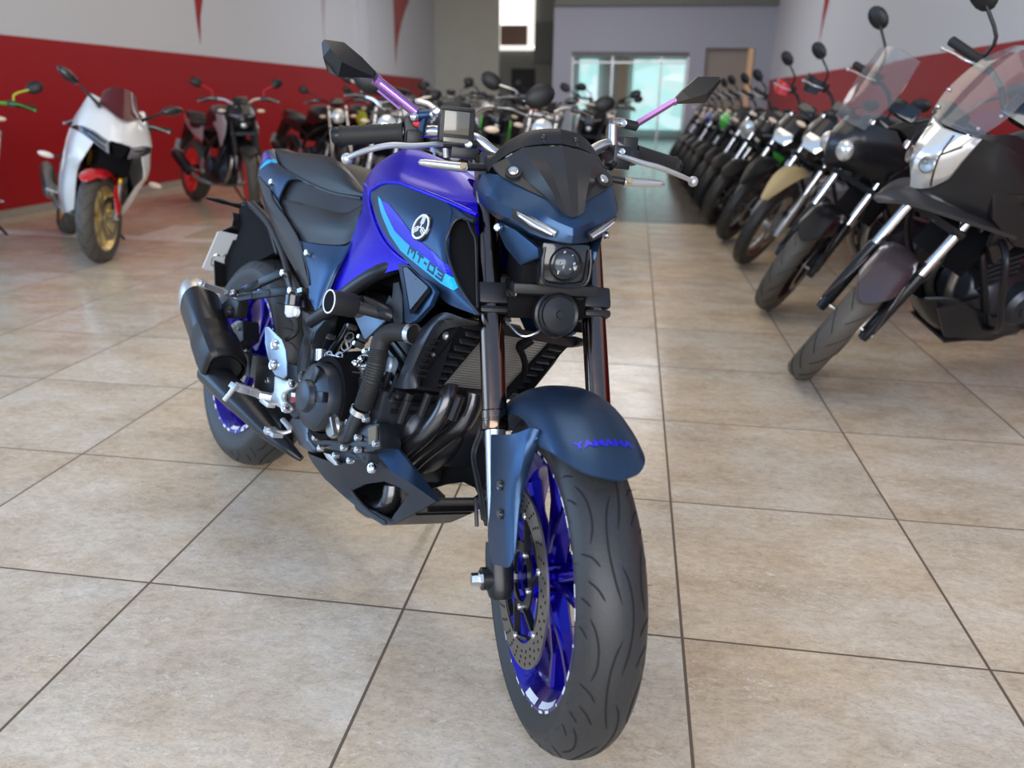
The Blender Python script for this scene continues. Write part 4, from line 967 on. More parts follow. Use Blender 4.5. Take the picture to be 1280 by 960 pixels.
# long black rail under the seat, from the tail to the side panel
t3 = [(-0.019, -0.108, 0.843), (0.068, -0.112, 0.821), (0.175, -0.118, 0.787), (0.285, -0.128, 0.743), (0.381, -0.136, 0.708), (0.515, -0.148, 0.615)], [(-0.03, -0.104, 0.836), (0.057, -0.114, 0.797), (0.163, -0.122, 0.751), (0.268, -0.13, 0.71), (0.374, -0.138, 0.672), (0.514, -0.148, 0.61)], [(-0.043, -0.096, 0.831), (0.036, -0.106, 0.786), (0.127, -0.114, 0.743), (0.236, -0.124, 0.696), (0.337, -0.132, 0.657), (0.493, -0.144, 0.604)]
hp('tail_rail', list(t3), K_satin, 3, 2, 0.006, label='black tail rail')
g = G(); hl = [(0.091, -0.116, 0.83), (0.123, -0.118, 0.797), (0.176, -0.122, 0.777), (0.291, -0.131, 0.744), (0.387, -0.139, 0.709), (0.483, -0.147, 0.653), (0.519, -0.15, 0.618)]; g.tube(hl, 0.0022, 8, 4); part('rail_edge', g, G_eng)
bolts('tail_bolt', [(0.099, -0.116, 0.833), (0.471, -0.15, 0.687)], 0.0085, (0.15, -1, 0.1), hero, C_bolt, 0.004)
# matte side panel between seat and frame
t4 = [(0.374, -0.134, 0.707), (0.456, -0.132, 0.711), (0.532, -0.126, 0.719), (0.592, -0.118, 0.729), (0.605, -0.112, 0.744)], [(0.45, -0.144, 0.673), (0.516, -0.144, 0.674), (0.569, -0.14, 0.678), (0.593, -0.132, 0.679), (0.6, -0.126, 0.691)], [(0.503, -0.148, 0.627), (0.542, -0.148, 0.615), (0.569, -0.146, 0.616), (0.586, -0.136, 0.626), (0.586, -0.13, 0.643)], [(0.532, -0.15, 0.589), (0.56, -0.15, 0.576), (0.58, -0.148, 0.563), (0.581, -0.144, 0.562), (0.574, -0.138, 0.571)]
hp('side_panel', list(t4), B_matte, 3, 3, 0.003, label='matte side panel under the seat')
# under-tail box, rear mudguard and number plate
g = G()
for z0, z1, x0, x1, w in ((.66, .775, -.36, -.02, .055),): pass
ub = [(-0.3, -0.04, 0.752), (-0.114, -0.05, 0.777), (-0.033, -0.06, 0.743), (0.071, -0.07, 0.687), (0.119, -0.07, 0.654), (0.047, -0.06, 0.631), (-0.117, -0.045, 0.577), (-0.291, -0.035, 0.497), (-0.307, -0.03, 0.475), (-0.388, -0.03, 0.622), (-0.29, -0.03, 0.636), (-0.264, -0.035, 0.677), (-0.282, -0.04, 0.719)]
g.prism(ub, (0, 0.02, 0)); g.prism(mir(ub), (0, -0.02, 0)); und = part('undertail', g, K_deep)
g = G(); g.surf([[(x, y, z) for x, y, z in ub[:5]], [(x, 0, z+0.004) for x, y, z in ub[:5]], [(x, -y, z) for x, y, z in ub[:5]]], 2, 1, 0.004, shift=(0, 0, -0.01)); part('undertail_top', g, K_matte, und)
mg = [ub[12], ub[11], ub[9], ub[8]]
g = G(); g.surf([[(p_[0], -.06, p_[2]) for p_ in mg], [(p_[0]-0.01, 0, p_[2]) for p_ in mg], [(p_[0], .06, p_[2]) for p_ in mg]], 2, 2, 0.004, shift=(-0.006, 0, 0)); part('rear_mudguard', g, K_matte, und)
# plate: tilted metal sheet whose right half shows past the mudguard
pc = [(-0.305, -0.085, 0.653), (-0.378, -0.085, 0.524), (-0.368, -0.075, 0.512), (-0.339, -0.02, 0.509)]
tl, bl = Vector(pc[0]), Vector(pc[1])
dn = (bl-tl).normalized()
w_ = Vector((0.0, 1, 0)); pn = dn.cross(w_).normalized()
g = G(); plw, plh = 0.17, (bl-tl).length+0.01
cn = [tl+dn*0.006, tl+w_*0.008, tl+w_*(plw-0.008), tl+w_*plw+dn*0.006, tl+w_*plw+dn*(plh-0.006), tl+w_*(plw-0.008)+dn*plh, tl+w_*0.008+dn*plh, tl+dn*(plh-0.006)]
g.prism(cn, pn*0.0012); plt = part('number_plate', g, C_plate)
g = G()
o = tl+w_*0.035+dn*(plh*0.66)+pn*(-0.0006)
def stroke(pts, r=0.0032):
    g.tube([tl+w_*u+dn*v for u, v in pts], r, 6, 3, flat=0.8)
stroke([(0.036, plh*.60), (0.026, plh*.57), (0.018, plh*.66), (0.018, plh*.78), (0.026, plh*.86), (0.036, plh*.83)])
stroke([(0.045, plh*.60), (0.050, plh*.52), (0.055, plh*.60)])
part('embossed_character', g, C_silv, plt)
g = G(); g.tube([tl+w_*0.001+dn*0.006, tl+w_*0.001+dn*(plh-0.006)], 0.0022, 6, 1); part('plate_edge', g, C_white, plt)
# rear indicators
for s in (-1, 1):
    r_ = [(-0.216, -0.07, 0.746), (-0.183, -0.11, 0.745), (-0.128, -0.16, 0.747), (-0.078, -0.22, 0.746)]
    if s > 0: r_ = mir(r_)
    g = G(); g.tube(r_, [0.009, 0.006, 0.008, 0.003], 10, 4); part('rear_indicator', g, G_visor, label='small rear indicator')

# ---- frame and engine
def tubep(name, pts, r, m, n=14, sm=4, par=None, label=None, both=False, flat=1.0):
    g = G(); g.tube(pts, r, n, sm, flat=flat)
    if both: g.tube(mir(pts), r, n, sm, flat=flat)
    return part(name, g, m, par, label=label)
fm = tubep('main_frame', [(0.6, -0.165, 0.545), (0.656, -0.165, 0.578), (0.716, -0.16, 0.615)] + [(0.687, -0.155, 0.615), (0.737, -0.15, 0.656), (0.786, -0.14, 0.693), (0.831, -0.125, 0.72)] + [(0.98, -.09, .80), (1.06, -.03, .90)], 0.0165, K_satin, label='satin black tubular frame', both=True)
piv = [(0.526, -0.16, 0.558), (0.589, -0.165, 0.559), (0.656, -0.165, 0.58), (0.661, -0.168, 0.558), (0.634, -0.168, 0.528), (0.625, -0.168, 0.498), (0.64, -0.168, 0.442), (0.637, -0.168, 0.408), (0.6, -0.165, 0.397), (0.572, -0.165, 0.428), (0.566, -0.162, 0.477), (0.564, -0.16, 0.506), (0.535, -0.158, 0.532)]
for s in (-1, 1):
    g = G(); g.prism(piv if s < 0 else mir(piv), (0, 0.03 if s < 0 else -0.03, 0)); pv = part('pivot_plate', g, G_eng, bevel=0.004, label='slate pivot plate')
    rec = [(0.586, -0.169, 0.502), (0.626, -0.169, 0.526), (0.624, -0.169, 0.49), (0.627, -0.169, 0.44), (0.607, -0.169, 0.436), (0.59, -0.169, 0.475)]
    g = G(); g.prism(rec if s < 0 else mir(rec), (0, 0.0012*(1 if s < 0 else -1), 0)); part('plate_recess', g, K_matte, pv)
    bolts('pivot_bolt', [(p[0], p[1] if s < 0 else -p[1], p[2]) for p in [(0.624, -0.17, 0.42)]], 0.014, (0, s, 0), pv, K_gloss, 0.006)
sf = [(0.518, -0.15, 0.555), (0.48, -0.145, 0.584), (0.425, -0.138, 0.605), (0.364, -0.13, 0.618)] + [(.25, -.105, .66), (.08, -.085, .72), (-.12, -.07, .76)]
tubep('subframe', sf, 0.0125, K_satin, both=True)
g = G(); g.bar(*[(0.489, -0.15, 0.596), (0.503, -0.146, 0.603)], 0.03, 0.01); part('cable_clip', g, C_steel)
tubep('frame_brace', [(0.576, -0.06, 0.546), (0.575, -0.07, 0.512), (0.567, -0.08, 0.483), (0.568, -0.085, 0.463)], 0.008, K_satin)
# rear wheel end: swingarm, chain guard, caliper
sw_ = [(.560, -.105, .395), (.42, -.112, .375), (.25, -.118, .350), (.08, -.122, .325), (-.04, -.122, .314)]
g = G()
for s in (-1, 1):
    P_ = sw_ if s < 0 else mir(sw_)
    for a, b in zip(P_, P_[1:]): g.bar(a, b, 0.030, 0.062)
g.tube([(.56, -.12, .40), (.56, .12, .40)], 0.032, 18, 1); part('swingarm', g, K_satin, bevel=0.006)
g = G(); g.tube([(0, -.150, .314), (0, .150, .314)], 0.011, 14, 1); ax_ = part('rear_axle', g, C_bolt)
g = G(); g.box((.085, -.095, .40), (.085, .050, .060), Matrix.Rotation(radians(-30), 3, 'Y')); rc = part('rear_caliper', g, K_satin, bevel=0.006)
bolts('caliper_bolt', [(.10, -.122, .42), (.06, -.122, .375)], 0.007, (0, -1, 0), rc, C_steel)
g = G(); g.tube([(.50, -.06, .44), (.47, -.03, .52), (.42, 0, .62)], 0.026, 16, 3); g.lathe([(0.026, 0)]+[(0.034 if k % 2 else 0.026, 0.012*k) for k in range(14)], (.46, -.02, .46), (-0.25, 0.1, 1), 20); part('rear_shock', g, K_satin)
hug = [[(cos(radians(a))*0.328, y, 0.314+sin(radians(a))*0.328) for a in (150, 120, 90, 60, 40)] for y in (-.072, -.03, .03, .072)]

# passenger footrest hangers
for s in (-1, 1):
    def S_(P_): return P_ if s < 0 else mir(P_)
    g = G()
    A_ = S_([(0.367, -0.15, 0.621), (0.295, -0.172, 0.577), (0.264, -0.19, 0.548), (0.235, -0.205, 0.53)]); B_ = S_([(0.43, -0.15, 0.587), (0.377, -0.172, 0.567), (0.316, -0.19, 0.546), (0.259, -0.205, 0.525)])
    for P_ in (A_, B_):
        for a, b in zip(P_, P_[1:]): g.bar(a, b, 0.014, 0.020)
    g.bar(S_([(0.384, -0.15, 0.624)])[0], S_([(0.434, -0.15, 0.587)])[0], 0.012, 0.018)
    hg = part('pillion_hanger', g, K_satin, bevel=0.003)
    bolts('hanger_bolt', S_([(0.388, -0.16, 0.622), (0.449, -0.16, 0.589), (0.244, -0.216, 0.534)]), 0.010, (0.1, s, 0.1), hg, C_bolt, 0.005)
    pp = S_([(0.211, -0.215, 0.524), (0.242, -0.245, 0.53), (0.258, -0.275, 0.539), (0.275, -0.3, 0.543), (0.289, -0.315, 0.55)])
    g = G()
    for a, b in zip(pp[:-1], pp[1:]): g.bar(a, b, 0.020, 0.012)
    g.sphere(pp[-1], 0.009, 10); 
    for k in range(9):
        c = lerp(pp[0], pp[3], 0.12+k*0.1); g.box(c+Vector((0, 0, 0.0075)), (0.022, 0.004, 0.005))
    part('pillion_footrest', g, C_cast, hg, label='alloy pillion footrest')
mb = [(0.126, -0.195, 0.483), (0.168, -0.195, 0.51), (0.237, -0.195, 0.516), (0.231, -0.19, 0.471), (0.163, -0.19, 0.454), (0.128, -0.19, 0.466)]
g = G(); g.prism(mb, (0, 0.03, 0)); mh = part('muffler_hanger', g, K_matte, bevel=0.004)
bolts('hanger_bolt', [(0.197, -0.198, 0.478)], 0.016, (0, -1, 0), mh, K_satin, 0.006)

# muffler
fe = Vector([(0.282, -0.215, 0.342)][0]); re_ = Vector([(0.042, -0.222, 0.463)][0])
ad = (re_-fe).normalized(); mup = (Vector((0, -0.35, 1))-ad*Vector((0, -0.35, 1)).dot(ad)).normalized(); msd = ad.cross(mup)
ML = (re_-fe).length
def mring(t, sc, n=28):
    vs = []
    for k in range(n):
        a = 2*pi*k/n; r = 0.053*sc*(1+0.07*cos(3*a+0.6)); vs.append(fe+ad*(ML*t)+mup*(r*1.12*sin(a))+msd*(r*0.96*cos(a)))
    return vs
def rings(g, specs, n=28, cap=(True, True)):
    vs = []; [vs.extend(mring(t, s_, n)) for t, s_ in specs]; m = len(specs)
    fs = [(i*n+k, i*n+(k+1) % n, (i+1)*n+(k+1) % n, (i+1)*n+k) for i in range(m-1) for k in range(n)]
    if cap[0]: fs.append(tuple(range(n))[::-1])
    if cap[1]: fs.append(tuple((m-1)*n+k for k in range(n)))
    g.add(vs, fs)
g = G(); rings(g, [(-0.02, 0.80), (0.04, 0.98), (0.12, 1.06), (0.5, 1.08), (0.99, 1.05), (1.0, 1.03)]); mf = part('muffler', g, K_satin, label='satin black muffler')
g = G(); rings(g, [(0.99, 1.02), (1.003, 1.045), (1.08, 1.03), (1.16, 0.96), (1.21, 0.84), (1.225, 0.68), (1.21, 0.55), (1.12, 0.50)], cap=(True, False)); mc_ = part('muffler_end_cap', g, C_tita, mf, label='warm brushed steel end cap')
g = G(); g.tube([fe+ad*(ML*1.08), fe+ad*(ML*1.18)], 0.022, 18, 1); part('exhaust_outlet', g, K_deep, mf)
# faceted heat shield on the front third of the muffler
tree_m = bvh_of(mf)
g = G(); vs = []; n_ = 24
for j_ in range(4):
    for k in range(n_):
        a = 2*pi*k/n_; te = (-0.05, 0.04, 0.20, 0.40+0.07*sin(a-0.5))[j_]; sc_k = (0.98, 1.13, 1.17, 1.15)[j_]; r = 0.053*sc_k*(1+0.07*cos(3*a+0.6)+0.03*cos(6*a))
        vs.append(fe+ad*(ML*te)+mup*(r*1.12*sin(a))+msd*(r*0.96*cos(a)))
g.add(vs, [(i*n_+k, i*n_+(k+1) % n_, (i+1)*n_+(k+1) % n_, (i+1)*n_+k) for i in range(3) for k in range(n_)])
hs_ = part('heat_shield', g, K_matte, mf, angle=18); md_ = hs_.modifiers.new('thickness', 'SOLIDIFY'); md_.thickness = 0.003; md_.offset = -1
# link pipe with its long black guard running forward and down
lp_ = [(0.237, -0.225, 0.309), (0.357, -0.215, 0.295), (0.462, -0.2, 0.277), (0.549, -0.185, 0.256), (0.627, -0.17, 0.243), (0.663, -0.15, 0.229)]
g = G(); R_ = [0.040, 0.040, 0.034, 0.026, 0.016, 0.008]
g.tube([Vector(p_)+Vector((0, 0.0, 0.008)) for p_ in lp_], R_, 16, 3, flat=0.85); gp = part('exhaust_guard', g, K_satin, label='long black exhaust guard')
bx = [(0.286, -0.135, 0.364), (0.424, -0.135, 0.387), (0.482, -0.135, 0.284), (0.542, -0.135, 0.214), (0.497, -0.14, 0.237), (0.462, -0.15, 0.242), (0.392, -0.155, 0.254), (0.365, -0.155, 0.281), (0.307, -0.14, 0.332)]
g = G(); g.prism(bx, (0, 0.03, 0)); part('heel_guard', g, K_matte, bevel=0.004)
bolts('guard_bolt', [(0.393, -0.142, 0.348)], 0.009, (0, -1, 0), hero, C_bolt)
# rider footrest hanger, heel plate, brake pedal
hb_ = [(0.554, -0.205, 0.4), (0.601, -0.2, 0.403), (0.616, -0.195, 0.408), (0.642, -0.192, 0.409), (0.645, -0.192, 0.401), (0.63, -0.195, 0.389), (0.608, -0.2, 0.372), (0.613, -0.2, 0.359), (0.648, -0.198, 0.357), (0.659, -0.198, 0.352), (0.649, -0.198, 0.34), (0.628, -0.2, 0.333), (0.613, -0.204, 0.34), (0.576, -0.206, 0.338), (0.56, -0.206, 0.351), (0.569, -0.206, 0.368)]
g = G(); g.prism(hb_, (0, 0.012, 0)); fb = part('footrest_hanger', g, C_cast, bevel=0.004, label='cast alloy footrest hanger')
bolts('hanger_bolt', [(0.633, -0.2, 0.405), (0.642, -0.206, 0.349)], 0.010, (0, -1, 0), fb, C_bolt)
hpz = [(0.501, -0.228, 0.5), (0.518, -0.228, 0.506), (0.558, -0.226, 0.499), (0.59, -0.224, 0.493), (0.618, -0.222, 0.475), (0.631, -0.22, 0.452), (0.641, -0.218, 0.423), (0.63, -0.218, 0.413), (0.594, -0.222, 0.41), (0.579, -0.224, 0.416), (0.548, -0.228, 0.443), (0.526, -0.23, 0.466)]
g = G(); g.prism(hpz, (0, 0.004, 0)); hz = part('heel_plate', g, mat('pale_aluminium_plate', (0.30, 0.36, 0.45), 0.3, metal=0.85), fb, bevel=0.002, label='flat alloy heel plate')
bolts('heel_plate_bolt', [(0.57, -0.228, 0.476), (0.582, -0.228, 0.431)], 0.0125, (0, -1, 0), hz, C_bolt, 0.004)
g = G(); fp_ = [(0.602, -0.222, 0.361), (0.588, -0.25, 0.361), (0.594, -0.28, 0.369), (0.595, -0.305, 0.374), (0.596, -0.315, 0.379)]
for a, b in zip(fp_, fp_[1:]): g.bar(a, b, 0.026, 0.013)
for k in range(14): g.box(lerp(fp_[1], fp_[3], k/14)+Vector((0, 0, 0.008)), (0.026, 0.0035, 0.005))
frt = part('footrest', g, C_cast, bevel=0.0012, label='ribbed alloy footrest')
tubep('footrest_feeler', [(0.591, -0.308, 0.371), (0.583, -0.312, 0.354), (0.575, -0.316, 0.339)], [0.006, 0.0055, 0.006], C_cast, par=frt)
g = G(); g.box(Vector([(0.57, -0.215, 0.339)][0]), (0.05, 0.02, 0.012)); part('hanger_block', g, C_cast, fb, bevel=0.003)
g = G(); pd = [(0.646, -0.235, 0.294), (0.653, -0.222, 0.294), (0.668, -0.208, 0.299), (0.67, -0.195, 0.308), (0.6, -0.185, 0.31)]
g.tube(pd, [0.008, 0.009, 0.008, 0.007, 0.006], 10, 3, flat=0.6); g.box(lerp(pd[0], pd[1], 0.8), (0.05, 0.024, 0.010)); g.sphere(pd[0], 0.011, 12, (1, 1, 0.8)); part('brake_pedal', g, C_cast, bevel=0.0)
g = G(); q_ = [(0.639, -0.197, 0.385), (0.68, -0.197, 0.393), (0.682, -0.197, 0.375), (0.645, -0.197, 0.365)]; g.prism(q_, (0, 0.0015, 0)); lb = part('warning_label', g, C_white)
g = G(); q_ = [(0.643, -0.198, 0.377), (0.683, -0.198, 0.385), (0.684, -0.198, 0.375), (0.646, -0.198, 0.366)]; g.prism(q_, (0, 0.001, 0)); part('label_band', g, mat('label_red', (0.30, 0.02, 0.03), 0.4), lb)
g = G(); q_ = [(0.618, -0.196, 0.38), (0.667, -0.19, 0.398), (0.694, -0.19, 0.352), (0.665, -0.19, 0.331), (0.643, -0.196, 0.339)]; g.prism(q_, (0, 0.02, 0)); part('master_cylinder_cover', g, K_matte, bevel=0.003)
# rear fluid reservoir
rt_ = Vector([(0.499, -0.17, 0.573)][0]); rb_ = Vector([(0.507, -0.17, 0.533)][0])
g = G(); g.tube([rt_, lerp(rt_, rb_, .15), lerp(rt_, rb_, .8), rb_], [0.0185, 0.019, 0.0175, 0.012], 24, 1); rr_ = part('rear_reservoir', g, C_cyl, label='milky rear brake reservoir')
g = G(); g.lathe([(1e-4, 0.012)]+[(0.0205 if k % 2 else 0.0195, 0.011) for k in range(2)]+[(0.0205, -0.012), (0.019, -0.014)], rt_, (rt_-rb_), 28); part('reservoir_cap', g, K_gloss, rr_)
g = G(); g.disc(Vector([(0.568, -0.19, 0.556)][0]), (0, 1, 0), 0.009, 0.008, 16); part('reservoir_boss', g, C_white, rr_)
tubep('reservoir_hose', [tuple(rb_)]+[(0.537, -0.172, 0.53), (0.567, -0.18, 0.514), (0.568, -0.19, 0.499), (0.555, -0.195, 0.488)], 0.006, K_rub)

# crankcase and covers
g = G()
g.tube([(.52, 0, .36), (.60, 0, .37), (.78, 0, .38), (.90, 0, .40), (.95, 0, .41)], [.10, .125, .13, .10, .06], 20, 3)
g.box((.70, 0, .31), (.34, .20, .10)); g.box((.80, 0, .40), (.26, .30, .16)); en_ = part('crankcase', g, G_eng, bevel=0.012, label='charcoal crankcase')
cc_ = Vector([(0.758, -0.195, 0.411)][0]); CK = 0.80
g = G(); g.lathe([(r_*CK, h_) for r_, h_ in ((0.092, 0.055), (0.092, 0.0), (0.086, -0.012), (0.060, -0.022), (0.045, -0.024), (0.042, -0.030), (0.040, -0.036), (0.034, -0.038), (1e-4, -0.039))], cc_, (0, 1, 0), 48); cl_ = part('clutch_cover', g, G_eng, en_, label='round charcoal clutch cover')
for k in range(10):
    a = 2*pi*k/10+0.1
    p_ = cc_+Vector((0.0885*cos(a), -0.004, 0.0885*sin(a)))
for a in (0.25, 1.3):
    g = G(); g.box(cc_+Vector((0.053*cos(a), -0.021, 0.053*sin(a))), (0.034, 0.012, 0.022), Matrix.Rotation(-a, 3, 'Y')); part('cover_rib', g, K_satin, cl_, bevel=0.003)
g = G(); g.lathe([(0.077, 0.0), (0.090, 0.0), (0.090, 0.04), (0.077, 0.04)], cc_+Vector((0.004, 0.012, 0.0)), (0, 1, 0), 48, close=True); part('cover_gasket_ring', g, K_deep, cl_)
g = G(); fc = [(0.776, -0.165, 0.478), (0.815, -0.165, 0.488), (0.822, -0.165, 0.456), (0.857, -0.165, 0.414), (0.858, -0.165, 0.38), (0.829, -0.17, 0.37), (0.812, -0.17, 0.43)]; g.prism(fc, (0, 0.05, 0)); part('front_cover', g, C_steel, en_, bevel=0.008)
g = G(); g.lathe([(0.026, 0.02), (0.026, 0.0), (0.022, -0.006), (1e-4, -0.007)], Vector([(0.83, -0.185, 0.369)][0]), (0, 1, 0), 24); g.box(Vector([(0.848, -0.195, 0.375)][0]), (0.040, 0.010, 0.008), Matrix.Rotation(0.8, 3, 'Y')); part('oil_filler', g, C_steel, en_, bevel=0.001)
wp = [(0.682, -0.165, 0.309), (0.804, -0.17, 0.348), (0.863, -0.17, 0.358), (0.916, -0.165, 0.403), (0.956, -0.16, 0.42), (0.983, -0.16, 0.375), (0.938, -0.168, 0.349), (0.876, -0.17, 0.329), (0.783, -0.17, 0.303), (0.708, -0.165, 0.293)]
g = G(); g.prism(wp, (0, 0.05, 0)); pc_ = part('pump_cover', g, K_satin, en_, bevel=0.006)
bolts('cover_bolt', [(0.75, -0.176, 0.318), (0.864, -0.172, 0.389), (0.924, -0.172, 0.416), (0.874, -0.176, 0.338), (0.924, -0.174, 0.352), (0.782, -0.176, 0.305), (0.842, -0.172, 0.31), (0.902, -0.172, 0.321), (0.97, -0.166, 0.381), (0.914, -0.174, 0.374)], 0.0075, (0, -1, 0), pc_, C_silv, 0.006)
g = G(); g.prism([(0.932, -0.167, 0.4), (0.956, -0.166, 0.414), (0.969, -0.166, 0.384), (0.949, -0.167, 0.371)], (0, 0.004, 0)); part('cover_window', g, mat('dull_gold_window', (0.12, 0.10, 0.06), 0.3), pc_)
lv = [(0.79, -0.172, 0.298), (0.824, -0.174, 0.306), (0.864, -0.174, 0.297), (0.848, -0.172, 0.29), (0.81, -0.172, 0.291)]
g = G(); g.prism(lv, (0, 0.012, 0)); part('side_stand_switch', g, C_silv, en_, bevel=0.002)
g = G(); g.prism([(0.52, -0.13, 0.283), (0.58, -0.14, 0.328), (0.65, -0.15, 0.329), (0.669, -0.15, 0.289), (0.718, -0.15, 0.281), (0.673, -0.14, 0.257), (0.579, -0.12, 0.242)], (0, 0.06, 0)); part('sump_guard', g, mat('grey_blue_alloy', (0.16, 0.20, 0.26), 0.4, metal=0.7), en_, bevel=0.008)
# cylinder block and head, leaning forward
rot = Matrix.Rotation(radians(18), 3, 'Y')
g = G()
for k in range(7):
    g.box(Vector((.855, 0, .44))+Vector((0.006*k, 0, 0.021*k)), (.15, .25, .010), rot)
g.box(Vector((.875, 0, .50)), (.125, .225, .16), rot); g.box(Vector((.90, 0, .605)), (.17, .25, .06), rot); cy_ = part('cylinder_block', g, K_satin, bevel=0.003)
g = G(); g.box((.74, 0, .60), (.16, .16, .10)); g.box((.56, 0, .66), (.22, .18, .12)); g.box((.80, 0, .72), (.30, .18, .10)); part('airbox', g, K_deep, bevel=0.01)
g = G(); g.box((.45, 0, .56), (.10, .10, .14)); g.box((.30, 0, .70), (.34, .12, .06)); part('battery_tray', g, K_deep, bevel=0.01)
# fittings beside the cylinders
for pts_, r_, mm, nm in (
    ([(0.641, -0.15, 0.491), (0.65, -0.15, 0.466)], 0.0125, C_silv, 'adjuster_barrel'),
    ([(0.637, -0.15, 0.461), (0.633, -0.15, 0.441), (0.636, -0.15, 0.425)], 0.0125, K_satin, 'cable_boot'),
    ([(0.665, -0.15, 0.486), (0.689, -0.148, 0.491), (0.719, -0.145, 0.495), (0.746, -0.142, 0.496), (0.775, -0.14, 0.496)], 0.0025, C_silv, 'clutch_cable_end'),
    ([(0.783, -0.135, 0.493), (0.81, -0.13, 0.498), (0.827, -0.125, 0.508)], 0.0075, C_silv, 'coolant_pipe'),
    ([(0.773, -0.12, 0.515), (0.797, -0.12, 0.52), (0.819, -0.12, 0.522)], 0.004, C_steel, 'pinch_tube'),
    ([(0.641, -0.09, 0.528), (0.66, -0.09, 0.524), (0.673, -0.09, 0.514)], 0.010, K_satin, 'coupler')):
    tubep(nm, pts_, r_, mm)
g = G(); g.prism([(0.766, -0.138, 0.473), (0.803, -0.138, 0.494), (0.81, -0.138, 0.493), (0.821, -0.138, 0.473), (0.843, -0.138, 0.45), (0.833, -0.138, 0.445), (0.794, -0.138, 0.473), (0.773, -0.138, 0.467)], (0, 0.006, 0)); ra = part('release_arm', g, C_silv, bevel=0.001)
g = G(); g.sphere([(0.788, -0.145, 0.475)][0], 0.0095, 12); g.sphere([(0.794, -0.145, 0.499)][0], 0.010, 12); g.sphere([(0.802, -0.14, 0.513)][0], 0.0075, 12); part('linkage_joint', g, C_bolt)
for c_, r_ in (([(0.67, -0.105, 0.514)][0], 0.012), ([(0.675, -0.105, 0.534)][0], 0.010), ([(0.686, -0.152, 0.488)][0], 0.0085), ([(0.728, -0.15, 0.497)][0], 0.0085)):
    g = G(); g.lathe([(r_, -0.0016), (r_+0.0028, -0.0016), (r_+0.0028, 0.0016), (r_, 0.0016)], c_, (0.3, -1, 0.4), 20, close=True); part('spring_clip', g, C_silv)
for k, p_ in enumerate([(0.564, -0.1, 0.513), (0.618, -0.08, 0.551), (0.78, -0.12, 0.525), (0.716, -0.11, 0.529), (0.728, -0.11, 0.547), (0.797, -0.115, 0.534), (0.919, -0.13, 0.616), (0.923, -0.13, 0.46), (0.668, -0.12, 0.474)]):
    g = G(); g.lathe([(1e-4, 0.006), (0.005, 0.006), (0.0075, 0.0), (0.0075, -0.02)], p_, (0.1, -1, 0.2), 8); part('fitting_bolt', g, C_silv)
tri = [(0.755, -0.15, 0.592), (0.788, -0.15, 0.603), (0.884, -0.15, 0.618), (0.854, -0.15, 0.59), (0.82, -0.15, 0.559), (0.813, -0.15, 0.558)]
g = G(); g.prism(tri, (0, 0.006, 0)); part('triangle_plate', g, mat('slate_plate', (0.10, 0.15, 0.22), 0.35, metal=0.6), bevel=0.001)
g = G(); g.lathe([(0.018, 0.012), (0.018, 0.0), (0.014, -0.004), (1e-4, -0.005)], Vector([(0.924, -0.15, 0.531)][0]), (0.1, 1, 0), 24); part('thermostat_cap', g, mat('grey_cap', (0.22, 0.28, 0.34), 0.35, metal=0.5))
for o_, w in ((0, .010), (0.028, .006)):
    tubep('ignition_lead', [Vector(p_)+Vector((o_, 0, 0)) for p_ in [(0.933, -0.148, 0.522), (0.916, -0.14, 0.493), (0.893, -0.13, 0.458), (0.872, -0.12, 0.435)]], w*0.7, K_satin)
for s_, a in enumerate([(0.964, -0.11, 0.488), (0.964, -0.11, 0.473), (1, -0.09, 0.5), (1.061, -0.06, 0.514), (0.891, -0.11, 0.451), (0.928, -0.11, 0.477)]):
    g = G(); g.tube([a, Vector(a)+Vector((-0.01, 0, -0.05))], 0.009, 10, 1); part('exhaust_stud', g, K_satin)
# coolant hose
hs = tubep('radiator_hose', [(0.981, -0.15, 0.608), (0.952, -0.155, 0.604), (0.924, -0.16, 0.595), (0.907, -0.165, 0.579), (0.908, -0.168, 0.557), (0.914, -0.17, 0.529), (0.915, -0.172, 0.493), (0.91, -0.172, 0.463), (0.905, -0.172, 0.435)], 0.0185, K_rub, 20, 5, label='black ribbed coolant hose')
g = G()
P_ = [Vector(p_) for p_ in [(0.909, -0.168, 0.553), (0.914, -0.17, 0.529), (0.915, -0.172, 0.493), (0.91, -0.172, 0.463), (0.906, -0.172, 0.436)]]
for k in range(26):
    t_ = k/25*3.999; i_ = int(t_); c = lerp(P_[i_], P_[i_+1], t_-i_); d_ = (P_[i_+1]-P_[i_]).normalized()
    g.lathe([(0.0180, -0.0018), (0.0198, 0.0), (0.0180, 0.0018)], c, d_, 20)
part('hose_ribs', g, K_rub, hs)
tubep('water_pipe', [(0.898, -0.172, 0.426), (0.886, -0.172, 0.396), (0.874, -0.17, 0.366), (0.85, -0.165, 0.354)], 0.0155, G_eng, 16)
for p_, d_ in (([(0.898, -0.172, 0.425)][0], (0.3, 0, 1)), ([(0.981, -0.15, 0.608)][0], (1, 0.2, 0.1))):
    g = G(); g.lathe([(0.0185, -0.006), (0.0205, -0.006), (0.0205, 0.006), (0.0185, 0.006)], p_, d_, 24, close=True); part('hose_clamp', g, C_silv)
